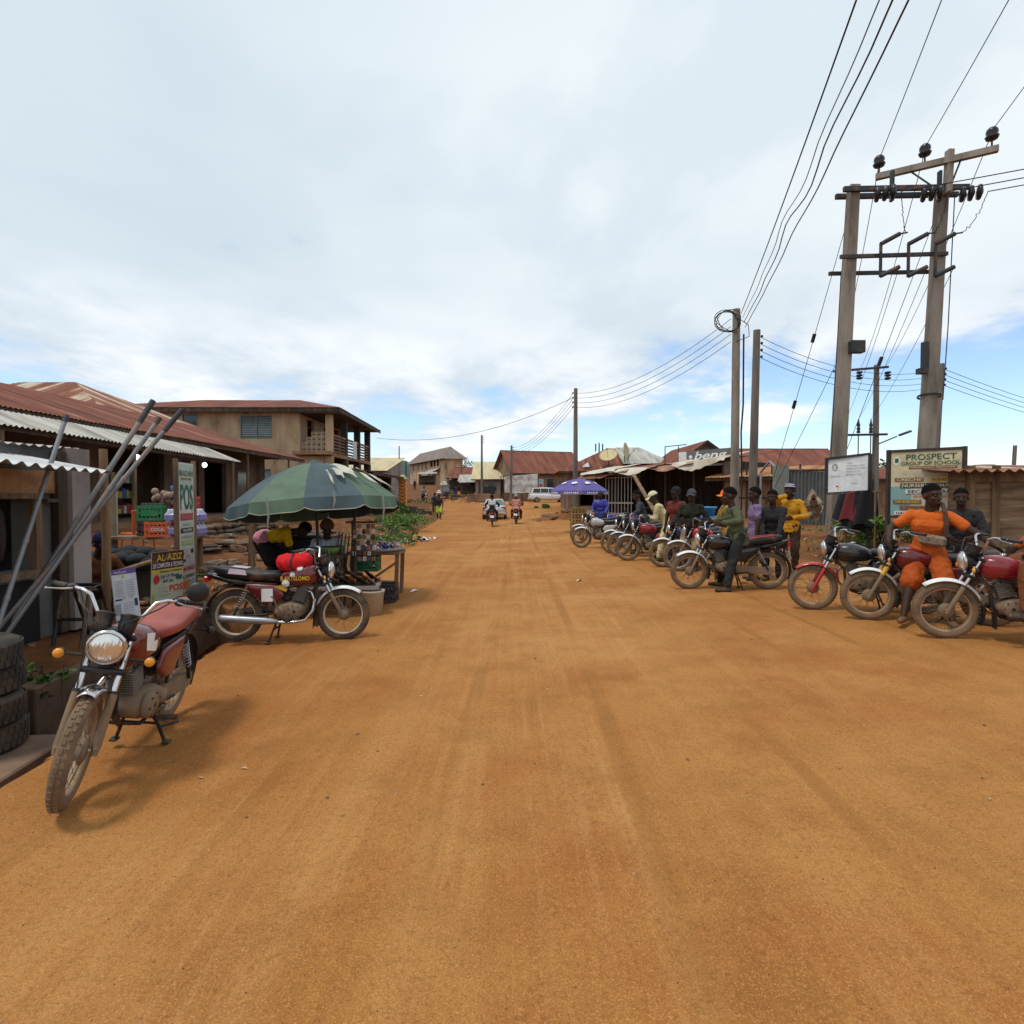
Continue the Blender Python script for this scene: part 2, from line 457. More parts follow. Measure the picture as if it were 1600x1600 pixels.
W = dict(
    ochre=ramp3('ochre_render', [(.15, (.17, .11, .07)), (.38, (.38, .25, .15)), (.62, (.48, .335, .21)), (.85, (.53, .40, .27))], .9, (1, 1, .45), uv=False, rough=.95, bump=.3, bscale=14),
    mud=ramp3('mud_render', [(.2, (.13, .065, .035)), (.5, (.25, .135, .07)), (.8, (.33, .19, .10))], 1.2, (1, 1, .6), uv=False, rough=.95, bump=.4, bscale=14),
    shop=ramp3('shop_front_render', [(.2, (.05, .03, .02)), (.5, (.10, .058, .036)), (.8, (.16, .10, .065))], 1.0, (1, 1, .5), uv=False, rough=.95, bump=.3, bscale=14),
    brown=ramp3('brown_render', [(.2, (.10, .06, .04)), (.5, (.20, .12, .075)), (.8, (.28, .18, .12))], 1.0, (1, 1, .5), uv=False, rough=.95, bump=.3, bscale=14),
    grey=ramp3('grey_cement', [(.2, (.06, .058, .056)), (.5, (.13, .125, .12)), (.8, (.19, .18, .17))], 1.0, (1, 1, .5), uv=False, rough=.95, bump=.3, bscale=14),
    pale=ramp3('pale_pinkish_render', [(.2, (.14, .11, .10)), (.5, (.25, .205, .19)), (.8, (.34, .29, .27))], 1.0, (1, 1, .5), uv=False, rough=.95, bump=.3, bscale=14),
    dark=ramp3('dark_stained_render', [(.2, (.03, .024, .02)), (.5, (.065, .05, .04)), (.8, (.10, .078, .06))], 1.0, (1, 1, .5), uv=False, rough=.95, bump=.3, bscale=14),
)
wood = ramp3('weathered_timber', [(.2, (.085, .05, .028)), (.5, (.19, .115, .062)), (.8, (.28, .18, .105))], 1.0, (6, 6, .8), uv=False, rough=.9, bump=.3, bscale=10)
wood_h = ramp3('weathered_boards', [(.2, (.09, .055, .03)), (.45, (.20, .125, .07)), (.7, (.29, .19, .115)), (.85, (.36, .26, .17))], 1.0, (.9, .9, 9), uv=False, rough=.9, bump=.35, bscale=8)
wood_d = ramp3('dark_timber', [(.2, (.03, .02, .013)), (.5, (.07, .045, .028)), (.8, (.12, .08, .05))], 1.0, (6, 6, .8), uv=False, rough=.9, bump=.3, bscale=10)
concrete = ramp3('pole_concrete', [(.2, (.15, .12, .095)), (.5, (.25, .21, .17)), (.8, (.32, .275, .23))], 1.3, (2, 2, .4), uv=False, rough=.95, bump=.3, bscale=20)
concrete_d = ramp3('dark_pole_timber', [(.2, (.09, .075, .065)), (.5, (.16, .135, .115)), (.8, (.22, .19, .16))], 1.3, (3, 3, .3), uv=False, rough=.95, bump=.3, bscale=20)
black = M('black_plastic', (.018, .018, .019), .45, dust=.25)
blackm = M('black_metal', (.022, .022, .024), .5, .2, dust=.3)
chrome = M('chrome', (.62, .62, .63), .18, 1.0, var=.06, dust=.32, dscale=5)
steel = M('galvanised_steel', (.34, .35, .37), .42, .75, dust=.25)
white_paint = M('white_paint', (.72, .72, .70), .4, dust=.22)
wire_m = M('cable_black', (.012, .012, .013), .7)
iron = M('dark_iron', (.05, .05, .055), .6, .5, dust=.2)
porcelain = M('brown_porcelain', (.022, .018, .02), .3)
hole_dark = M('painted_hole_dark', (.03, .024, .02), .95)  # near-black colour standing in for the shade inside an opening
glass_d = M('dark_glass', (.02, .024, .028), .12, spec=.6)

# ------------------------------------------------------------------ ground sheet reaching the horizon
def axis_lines(segs):
    out = []
    for a, b, st in segs:
        k = max(1, round((b - a) / st)); out += [a + (b - a) * i / k for i in range(k)]
    return out + [segs[-1][1]]
xs = axis_lines([(-1500, -300, 200), (-300, -60, 20), (-60, -20, 2), (-20, -8, .5), (-8, -4.6, .12), (-4.6, -2.9, .04), (-2.9, 7, .09), (7, 12, .25), (12, 30, 1), (30, 70, 4), (70, 300, 23), (300, 1500, 200)])
ys = axis_lines([(-40, -4, 3), (-4, 1, .25), (1, 9, .07), (9, 16, .12), (16, 30, .25), (30, 60, .6), (60, 130, 1.5), (130, 260, 8), (260, 1600, 130)])
g = MB(); nx, ny = len(xs), len(ys)
g.v = [(x, y, ground(x, y)) for x in xs for y in ys]
g.f = [(i * ny + j, (i + 1) * ny + j, (i + 1) * ny + j + 1, i * ny + j + 1) for i in range(nx - 1) for j in range(ny - 1)]
g.m = [0] * len(g.f); g.s = [True] * len(g.f); g.uv = [None] * len(g.f)
struct('ground', g, laterite)

# far wooded hill beyond the town
hm = MB()
def hill_pt(u, v):
    x = -320 + 300 * u; y = 640 + 260 * v
    h = 46 * math.sin(math.pi * u) ** 1.5 * math.sin(math.pi * min(1, v * 1.0)) + 5 * noise.noise(V((x * .03, y * .03, 0)))
    return (x, y, 4 + h)
hm.grid(hill_pt, 40, 20)
struct('hill', hm, M('far_green_hill', (.05, .085, .065), .95, scale=.03, var=.3))

# ------------------------------------------------------------------ pebbles and scraps
def scatter():
    mb = MB()
    def stone(x, y, s):
        z = ground(x, y) + s * .15
        k = 5; a0 = rnd.random() * 6
        top = [(x + s * math.cos(a0 + 6.283 * i / k) * (.6 + .5 * rnd.random()), y + s * math.sin(a0 + 6.283 * i / k) * (.6 + .5 * rnd.random()), z - s * .3) for i in range(k)]
        mid = [(p[0] * .6 + x * .4, p[1] * .6 + y * .4, z + s * (.25 + .2 * rnd.random())) for p in top]
        mb.add(top + mid, [(i, (i + 1) % k, (i + 1) % k + k, i + k) for i in range(k)] + [tuple(range(k, 2 * k))], rnd.choice((0, 1, 1, 1, 2)))
    for _ in range(3400):
        y = .9 + 11 * rnd.random() ** 1.6; x = rnd.uniform(-.95, .95) * (y + .6)
        if x < drain_x(y) + .05: continue
        stone(x, y, rnd.uniform(.0022, .006) * (1 + 2.0 * (rnd.random() > .975)) * (.7 + y * .07))
    for _ in range(900):      # rubble along the verges
        y = rnd.uniform(9, 45); L = road_left(y)
        stone(L - abs(rnd.gauss(0, 1.4)), y, rnd.uniform(.02, .09))
    for _ in range(500):
        y = rnd.uniform(6, 30); stone(road_right(y) + abs(rnd.gauss(0, 1.0)), y, rnd.uniform(.015, .07))
    o = mb.build('gravel', [M('stone_ochre', (.36, .18, .075), .95), M('stone_dark', (.16, .08, .04), .95), M('stone_pale', (.42, .25, .12), .95)])
    tag(o, 'loose pebbles and rubble strewn over the orange dirt road', 'gravel', kind='stuff')
    mb = MB()
    for _ in range(170):
        if rnd.random() < .25: y = rnd.uniform(2, 12); x = rnd.uniform(-.8, .9) * y
        else: y = rnd.uniform(9, 40); x = road_left(y) - abs(rnd.gauss(.2, .9))
        if x < drain_x(y) + .05 and y < 9: continue
        s = rnd.uniform(.008, .03) if y < 9 else rnd.uniform(.04, .13); a = rnd.random() * 6; z = ground(x, y) + .004
        c, q = math.cos(a) * s, math.sin(a) * s
        mb.add([(x - c, y - q, z), (x + q * .3, y - c * .3, z + s * .2), (x + c, y + q, z + .004), (x - q * .35, y + c * .35, z + s * .35)], [(0, 1, 2, 3)], rnd.choice((0, 0, 1, 2)))
    o = mb.build('litter', [M('scrap_pale', (.45, .33, .22), .8), M('scrap_brown', (.20, .10, .05), .9), M('scrap_white', (.7, .7, .7), .6)])
    tag(o, 'scraps of paper, leaves and plastic scattered on the dirt', 'litter', kind='stuff')
scatter()
# ------------------------------------------------------------------ motorcycles
BM = {}
WB, RW = 1.25, .305                       # wheelbase, wheel radius
FA, RA = V((WB / 2, 0, RW)), V((-WB / 2, 0, RW))
HEAD = V((.345, 0, .86)); RAKE = (HEAD - FA).normalized()
def arc_fender(mb, c, r, a0, a1, hw, mi=0, n=18, drop=.02):
    rings = []
    for i in range(n + 1):
        a = R(a0 + (a1 - a0) * i / n)
        t = min(1, .35 + 2.2 * min(i, n - i) / n); w = hw * (.55 + .45 * t)
        d = V((math.cos(a), 0, math.sin(a)))
        ring = []
        for k in range(7):
            s = -1 + 2 * k / 6
            ring.append(V(c) + d * (r - drop * s * s * 1.3) + V((0, s * w, 0)))
        ring += [p - d * .004 for p in reversed(ring)]
        rings.append(ring)
    mb.loft(rings, mi)
def sup(cx, cz, w, hu, hd, x, n=20, e=2.6):
    out = []
    for i in range(n):
        t = 2 * math.pi * i / n; c, s = math.cos(t), math.sin(t)
        out.append((x, w * math.copysign(abs(c) ** (2 / e), c) + cx, cz + (hu if s > 0 else hd) * math.copysign(abs(s) ** (2 / e), s)))
    return out
def wheel_meshes():
    t = MB(); t.lathe([(.226, -.024), (.238, -.034), (.268, -.041), (.292, -.031), (.303, -.013), (.305, 0), (.303, .013), (.292, .031), (.268, .041), (.238, .034), (.226, .024), (.222, 0), (.226, -.024)], axis=(0, 1, 0), n=44)
    for i in range(44):
        a = 2 * math.pi * i / 44
        for sy in (-1, 1):
            d = V((math.cos(a + sy * .035), 0, math.sin(a + sy * .035)))
            t.box(d * .303 + V((0, sy * .013, 0)), (.012, .018, .024), Matrix.Rotation(-a - sy * .035, 3, 'Y'), 0)
    BM['tyre'] = t.mesh('tyre')
    r = MB(); r.lathe([(.215, -.012), (.221, -.026), (.236, -.030), (.238, -.024), (.224, -.015), (.224, .015), (.238, .024), (.236, .030), (.221, .026), (.215, .012), (.215, -.012)], axis=(0, 1, 0), n=44)
    r.lathe([(0, -.062), (.018, -.062), (.022, -.05), (.05, -.048), (.058, -.03), (.056, .02), (.075, .022), (.078, .04), (.05, .052), (.016, .056), (0, .06)], axis=(0, 1, 0), n=20, mi=1)
    for i in range(36):
        a = 2 * math.pi * i / 36; sy = 1 if i % 2 else -1; b = a + (.42 if (i // 2) % 2 else -.42)
        r.tube([(.055 * math.cos(b), sy * .035, .055 * math.sin(b)), (.218 * math.cos(a), sy * .006, .218 * math.sin(a))], .0019, 4, 2, caps=False)
    BM['wheel'] = r.mesh('wheel')
wheel_meshes()
def bike_meshes():
    up = RAKE; perp = V((-RAKE.z, 0, RAKE.x))          # perp points backwards/up
    # fork
    m = MB()
    for s in (-1, 1):
        y = V((0, s * .088, 0))
        m.tube([FA + y - up * .03, FA + y + up * .02, FA + y + up * .30], [.017, .024, .024], 12, 1)
        m.tube([FA + y + up * .30, FA + y + up * .315], .027, 12, 2)
        m.tube([FA + y + up * .31, HEAD + y + up * .03], .0165, 12, 0)
        m.box(FA + y, (.05, .03, .05), None, 1, .01)
    m.tube([FA + V((0, -.1, 0)), FA + V((0, .1, 0))], .012, 8, 0)
    for h in (-.20, .0):
        c = HEAD + up * h
        m.box(c, (.075, .235, .035), Matrix.Rotation(math.atan2(up.x, up.z), 3, 'Y'), 2, .012)
    m.tube([HEAD - up * .22, HEAD + up * .02], .026, 12, 2)
    BM['fork'] = m.mesh('fork')
    m = MB(); arc_fender(m, FA, .345, 52, 158, .062); BM['front_fender'] = m.mesh('front_fender')
    m = MB(); arc_fender(m, FA, .345, 78, 168, .062); BM['short_fender'] = m.mesh('front_fender')
    m = MB(); arc_fender(m, FA, .347, 170, 205, .066); m.span(.20, .206, -.075, .075, .14, .34) ; BM['mudflap'] = m.mesh('mudflap')
    # brace of the fender
    # headlight
    hc = V((.475, 0, .835))
    m = MB(); m.lathe([(0, -.13), (.035, -.125), (.07, -.095), (.088, -.05), (.093, 0)], hc, (1, 0, -.05), 24, 0)
    m.lathe([(.093, -.012), (.101, -.008), (.103, .012), (.094, .024), (.086, .022)], hc, (1, 0, -.05), 28, 1)
    for s in (-1, 1): m.bar(hc + V((-.06, s * .07, 0)), HEAD + V((0, s * .10, -.06)), .02, .03, 0)
    BM['headlight'] = m.mesh('headlight')
    m = MB(); m.lathe([(.0865, .018), (.07, .034), (.04, .044), (0, .048)], hc, (1, 0, -.05), 24, 0)
    BM['headlight_lens'] = m.mesh('lens')
    m = MB()
    for s in (-1, 1):
        m.lathe([(0, -.05), (.04, -.048), (.047, 0), (.047, .05), (.052, .055), (.052, .062), (.044, .066), (0, .066)], V((.40, s * .062, .945)), (-.45, 0, .9), 18, 0)
        m.lathe([(.041, .0665), (0, .068)], V((.40, s * .062, .945)), (-.45, 0, .9), 18, 1)
    m.box((.41, 0, .915), (.06, .16, .04), None, 0, .01)
    BM['gauge_cluster'] = m.mesh('gauge_cluster')
    for nm, x, z, y in (('front_indicator', .44, .765, .11), ('rear_indicator', -.78, .655, .08)):
        for s in (-1, 1):
            m = MB(); m.tube([(x, s * y, z), (x, s * (y + .09), z)], .008, 8, 0)
            m.lathe([(0, -.03), (.024, -.026), (.029, 0), (.029, .010)], (x, s * (y + .115), z), (1 if x > 0 else -1, 0, 0), 16, 0)
            m.lathe([(.028, .010), (.026, .020), (.014, .027), (0, .029)], (x, s * (y + .115), z), (1 if x > 0 else -1, 0, 0), 16, 1)
            BM[nm + str(s)] = m.mesh('indicator')
    # handlebar
    def hb(s): return [(.335, 0, .905), (.335, s * .05, .905), (.325, s * .085, .935), (.315, s * .17, 1.085), (.285, s * .22, 1.10), (.20, s * .325, 1.09), (.15, s * .385, 1.08)]
    m = MB(); m.tube(list(reversed(hb(-1)))[:-1] + hb(1), .0115, 10, 0)
    for s in (-1, 1): m.box((.335, s * .04, .895), (.04, .03, .05), None, 1, .006)
    # cables looping to the headstock
    m.tube([(.27, -.24, 1.09), (.40, -.20, 1.06), (.47, -.07, .96), (.40, -.02, .80)], .0045, 6, 2)
    m.tube([(.27, .24, 1.09), (.41, .20, 1.07), (.46, .05, .97), (.39, .03, .78)], .0045, 6, 2)
    m.tube([(.27, -.23, 1.08), (.42, -.13, .93), (.50, -.09, .6), (.60, -.09, .36)], .004, 6, 2)
    BM['handlebar'] = m.mesh('handlebar')
    for s in (-1, 1):
        m = MB(); m.tube([(.212, s * .312, 1.091), (.14, s * .397, 1.079)], [.0175, .0165], 10, 0); m.tube([(.14, s * .397, 1.079), (.137, s * .401, 1.0785)], .02, 10, 0)
        m.box((.235, s * .285, 1.09), (.05, .05, .045), Matrix.Rotation(R(-50 * s), 3, 'Z'), 0, .01)
        BM['grip' + str(s)] = m.mesh('grip')
        m = MB(); m.tube([(.262, s * .275, 1.093), (.275, s * .315, 1.085), (.225, s * .41, 1.065)], [.007, .006, .005], 6, 0); m.ell((.223, s * .413, 1.064), (.009,) * 3, None, 0, 8, 6)
        BM['lever' + str(s)] = m.mesh('lever')
        m = MB(); m.tube([(.265, s * .245, 1.105), (.262, s * .27, 1.13), (.24, s * .34, 1.15)], .006, 8, 0)
        m.lathe([(0, -.02), (.045, -.016), (.064, 0), (.066, .006)], (.24, s * .37, 1.17), (-1, 0, .06), 22, 0)
        m.lathe([(.063, .0065), (0, .0068)], (.24, s * .37, 1.17), (-1, 0, .06), 22, 1)
        BM['mirror' + str(s)] = m.mesh('mirror')
    # tank
    secs = [(.345, .785, .065, .065, .06), (.33, .79, .105, .09, .105), (.28, .79, .135, .112, .135), (.18, .785, .150, .122, .135), (.08, .775, .150, .110, .12), (-.01, .765, .13, .085, .095), (-.075, .755, .10, .05, .06), (-.10, .75, .075, .03, .04)]
    m = MB(); m.loft([[V(p) for p in sup(0, cz, w, hu, hd, x, 24)] for x, cz, w, hu, hd in secs], 0)
    m.lathe([(.03, 0), (.032, .012), (.022, .018), (0, .019)], (.14, 0, .902), (0, 0, 1), 16, 1)
    BM['fuel_tank'] = m.mesh('fuel_tank')
    # seat
    secs = [(-.06, .785, .085, .03, .035), (-.10, .795, .118, .038, .06), (-.20, .795, .14, .036, .065), (-.32, .795, .148, .038, .07), (-.42, .81, .15, .05, .08), (-.56, .825, .145, .058, .085), (-.70, .84, .13, .056, .08), (-.80, .855, .105, .045, .06), (-.845, .86, .075, .025, .035)]
    m = MB(); m.loft([[V(p) for p in sup(0, cz, w, hu, hd, x, 22, 3)] for x, cz, w, hu, hd in secs], 0)
    BM['seat'] = m.mesh('seat')
    for s in (-1, 1):
        m = MB(); y0, y1 = s * .105, s * .14
        poly = [(-.10, .68), (-.02, .56), (-.12, .47), (-.27, .46), (-.40, .60), (-.50, .70)]
        c = sum((V((x, 0, z)) for x, z in poly), V()) / 6; rings = []
        for k, t in ((1.0, 0), (1.0, .45), (.93, .8), (.78, .97), (.4, 1.0)):
            ring = []
            for q in range(6):
                a_, b_ = V((poly[q][0], 0, poly[q][1])), V((poly[(q + 1) % 6][0], 0, poly[(q + 1) % 6][1]))
                for u in (.12, .5, .88): p_ = a_.lerp(b_, u); ring.append(V((c.x + (p_.x - c.x) * k, lerp(y0, y1, t), c.z + (p_.z - c.z) * k)))
            rings.append(ring)
        m.loft(rings, 0)
        BM['side_panel' + str(s)] = m.mesh('side_panel')
    # tail cowl and rear fender
    m = MB(); arc_fender(m, RA, .37, 40, 205, .072); BM['rear_fender'] = m.mesh('rear_fender')
    m = MB(); m.loft([[V(p) for p in sup(0, cz, w, hu, hd, x, 16, 3)] for x, cz, w, hu, hd in ((-.5, .715, .125, .035, .05), (-.66, .735, .115, .03, .05), (-.84, .775, .085, .03, .04), (-.94, .80, .055, .02, .03))], 0)
    BM['tail_cowl'] = m.mesh('tail_cowl')
    m = MB(); m.box((-.945, 0, .745), (.05, .12, .065), None, 0, .012); BM['tail_light'] = m.mesh('tail_light')
    m = MB(); m.box((-.945, 0, .565), (.004, .20, .14), Matrix.Rotation(R(18), 3, 'Y'), 0, .003); m.bar((-.92, 0, .74), (-.94, 0, .59), .03, .02, 1); BM['number_plate'] = m.mesh('number_plate')
    # engine: finned cylinder, cases
    m = MB(); a = R(18); rot = Matrix.Rotation(a, 3, 'Y'); base = V((.105, 0, .44)); axd = rot @ V((0, 0, 1))
    for i in range(9):
        m.box(base + axd * (.05 + i * .017), (.135, .16, .007), rot, 0, .002)
    m.box(base + axd * .12, (.09, .11, .17), rot, 0, .01)
    m.box(base + axd * .235, (.125, .125, .06), rot, 0, .018)
    m.loft([[V((x, y, z)) for (y, x, z) in ((yy, cx + rx * math.cos(t), .37 + rz * math.sin(t)) for t in [2 * math.pi * k / 18 for k in range(18)])] for yy, rx, rz, cx in ((-.15, .10, .07, .02), (-.145, .13, .085, .02), (-.09, .185, .10, .02), (.09, .185, .10, .02), (.145, .13, .085, .02), (.15, .10, .07, .02))], 1)
    for s in (-1, 1):
        m.lathe([(.085, .13), (.084, .165), (.07, .176), (0, .178)], (.10, 0, .375), (0, s, 0), 20, 1)
        m.lathe([(.055, .13), (.052, .168), (0, .17)], (-.07, 0, .37), (0, s, 0), 16, 1)
        m.lathe([(.018, .178), (0, .182)], (.10, 0, .375), (0, s, 0), 10, 2)
    m.box((-.03, .0, .52), (.09, .09, .10), None, 2, .02)         # carburettor
    m.tube([(.03, 0, .56), (-.12, 0, .55)], .03, 10, 2)
    m.tube([(.16, .06, .60), (.20, .06, .70)], .005, 6, 2)
    for s in (-1, 1):
        for k in range(7): a_ = 6.283 * k / 7; m.tube([(.10 + .072 * math.cos(a_), s * .172, .375 + .072 * math.sin(a_)), (.10 + .072 * math.cos(a_), s * .182, .375 + .072 * math.sin(a_))], .007, 6, 2)
        for k in range(4): a_ = 6.283 * k / 4 + .5; m.tube([(.105 + .05 * math.cos(a_), s * .05, .66), (.115 + .05 * math.cos(a_), s * .05, .70)], .008, 6, 2)
    m.tube([(-.02, .17, .34), (-.02, .20, .34), (.10, .21, .33), (.14, .23, .335)], .007, 6, 2); m.tube([(-.05, -.17, .30), (.02, -.21, .29), (.14, -.21, .30), (.16, -.24, .31)], .007, 6, 2)
    m.tube([(-.03, .05, .58), (-.10, .09, .66), (-.06, .10, .74)], .008, 6, 2); m.tube([(.15, -.03, .66), (.20, -.09, .70), (.12, -.11, .76)], .006, 6, 2); m.tube([(.30, .03, .74), (.20, .10, .66), (.0, .12, .62), (-.12, .11, .60)], .009, 6, 2)
    m.lathe([(0, -.02), (.045, -.018), (.05, 0), (.035, .012), (0, .015)], (.33, -.05, .66), (1, 0, 0), 14, 2)
    BM['engine'] = m.mesh('engine')
    # exhaust
    m = MB(); m.tube([(.19, -.03, .60), (.27, -.06, .58), (.315, -.095, .50), (.30, -.125, .38), (.22, -.15, .27), (.05, -.165, .245), (-.12, -.175, .26)], .018, 10, 0)
    m.lathe([(.018, 0), (.034, .05), (.043, .16), (.045, .62), (.040, .66), (.020, .665), (.018, .61)], (-.08, -.178, .262), V((-1, -.02, .075)), 16, 1)
    BM['exhaust'] = m.mesh('exhaust')
    # frame
    m = MB(); hd = HEAD - up * .12
    m.tube([hd, (.24, 0, .55), (.23, 0, .34), (.14, 0, .255)], .019, 8, 0)
    m.tube([hd, (.1, 0, .74), (-.1, 0, .70)], .019, 8, 0)
    for s in (-1, 1):
        m.tube([(.14, 0, .26), (.1, s * .1, .25), (-.22, s * .11, .28), (-.24, s * .11, .45), (-.12, s * .10, .69), (-.45, s * .11, .705), (-.74, s * .08, .74)], .0125, 8, 0)
        m.tube([(-.23, s * .11, .42), (-.46, s * .115, .70)], .010, 8, 0)
        m.tube([(-.20, s * .115, .29), (-.30, s * .15, .30)], .009, 6, 0)
    m.box((-.17, 0, .57), (.16, .15, .16), None, 0, .02)
    m.tube([(.05, -.25, .275), (.05, .25, .275)], .010, 8, 0)
    BM['frame'] = m.mesh('frame')
    for s in (-1, 1):
        m = MB(); m.tube([(.05, s * .19, .278), (.05, s * .30, .285)], .017, 8, 0); BM['footpeg' + str(s)] = m.mesh('footpeg')
    m = MB()
    for s in (-1, 1): m.tube([(-.22, s * .095, .33), tuple(RA + V((-.05, s * .095, 0)))], .016, 8, 0)
    m.tube([tuple(RA + V((0, -.12, 0))), tuple(RA + V((0, .12, 0)))], .011, 8, 0)
    BM['swingarm'] = m.mesh('swingarm')
    m = MB(); m.prism([(-.10, .30), (-.10, .40), (-.22, .405), (-.62, .365), (-.68, .35), (-.70, .30), (-.66, .255), (-.58, .25), (-.22, .29)], .085, .125); BM['chain_case'] = m.mesh('chain_case')
    for s in (-1, 1):
        m = MB(); a, b = V((-.60, s * .135, .33)), V((-.43, s * .125, .685)); d = (b - a)
        m.tube([a, a + d * .45], .014, 8, 0); m.tube([a + d * .85, b], .024, 10, 0)
        pts = []
        u = d.normalized(); p1 = u.cross(V((0, 1, 0))).normalized(); p2 = u.cross(p1)
        for k in range(57):
            t = k / 56; an = t * 2 * math.pi * 8
            pts.append(a + d * (.28 + .6 * t) + p1 * (.024 * math.cos(an)) + p2 * (.024 * math.sin(an)))
        m.tube(pts, .005, 5, 1)
        BM['shock' + str(s)] = m.mesh('shock_absorber')
    m = MB()
    for s in (-1, 1): m.tube([(-.55, s * .12, .73), (-.72, s * .12, .79), (-.94, s * .09, .80), (-.97, s * .05, .86)], .007, 8, 0)
    m.tube([(-.97, -.05, .86), (-.97, .05, .86)], .007, 8, 0)
    for x in (-.78, -.86, -.93): m.tube([(x, -.115, .795), (x, .115, .795)], .006, 6, 0)
    BM['rear_rack'] = m.mesh('rear_rack')
    m = MB(); 
    for s in (-1, 1): m.tube([(-.12, s * .07, .27), (-.17, s * .12, .12), (-.20, s * .155, .008)], .012, 8, 0); m.box((-.205, s * .165, .008), (.06, .05, .016), None, 0, .004)
    m.tube([(-.16, -.11, .15), (-.16, .11, .15)], .010, 8, 0); m.tube([(-.17, .12, .12), (-.26, .21, .13)], .008, 6, 0)
    BM['centre_stand'] = m.mesh('centre_stand')
    m = MB(); m.tube([(-.06, -.16, .38), (-.07, -.19, .40), (-.13, -.20, .55), (-.14, -.24, .56)], .009, 8, 0); BM['kick_starter'] = m.mesh('kick_starter')
    m = MB()
    for s in (-1, 1): m.tube([(.23, 0, .40), (.27, s * .10, .39), (.28, s * .27, .40), (.25, s * .29, .31), (.20, s * .20, .27), (.16, 0, .27)], .0115, 8, 0)
    BM['crash_bar'] = m.mesh('crash_bar')
    # long plastic leg shield that hangs in front of the engine on one bike
    m = MB(); m.grid(lambda u, v: (.33 - .03 * v + .10 * (u - .5) * 0, -.13 + .26 * u, .60 - .44 * v + .02 * math.sin(u * 6)), 6, 6); m.grid(lambda u, v: (.325 - .03 * v, .13 - .26 * u, .60 - .44 * v + .02 * math.sin((1 - u) * 6)), 6, 6)
    BM['mud_guard'] = m.mesh('mud_guard')
bike_meshes()

amber = M('amber_lens', (.75, .30, .03), .2); redlens = M('red_lens', (.45, .012, .012), .2)
spoke_m = M('dusty_spokes', (.17, .135, .10), .6, .4)
lens = M('headlight_glass', (.80, .78, .74), .14, .8, var=.05, bump=.55, bscale=26, stretch=(.2, 3.2, .35)); mirror_g = M('mirror_glass', (.5, .55, .6), .05, 1.0, var=.05)
rubber = M('tyre_rubber', (.03, .028, .026), .85, dust=.55, dscale=5, dustcol=(.20, .12, .065))
rubber_d = M('dusty_tyre', (.05, .04, .032), .9, dust=.8, dscale=4, dustcol=(.23, .145, .08))
alu = M('cast_alloy', (.20, .19, .175), .5, .5, dust=.5, dscale=6, dustcol=(.25, .16, .09)); alu_d = M('muddy_alloy', (.17, .14, .11), .7, .3, dust=.75, dscale=5, dustcol=(.27, .165, .085))
vinyl = M('seat_vinyl', (.016, .016, .018), .42, dust=.22, bump=.15, bscale=60)
face_g = M('gauge_face', (.05, .05, .055), .15)
brass = M('dusty_chrome_rim', (.40, .31, .23), .4, .6, dust=.7, dscale=6, dustcol=(.36, .21, .10))
def paint(name, col, dust=.13): return M(name, col, .25, 0, var=.06, dust=dust, dscale=3, coat=.6)
P_RED = paint('maroon_paint', (.22, .012, .022)); P_RED2 = paint('oxblood_paint', (.13, .012, .014)); P_BLK = paint('black_paint', (.012, .012, .014)); P_BRED = paint('bright_red_paint', (.42, .018, .02))
P_SIL = paint('silver_paint', (.42, .42, .40)); P_BLUE = paint('navy_paint', (.02, .03, .09)); P_YEL = paint('yellow_paint', (.62, .33, .02))
salmon = M('salmon_vinyl', (.30, .065, .048), .48, dust=.15)
STEER_AX = RAKE
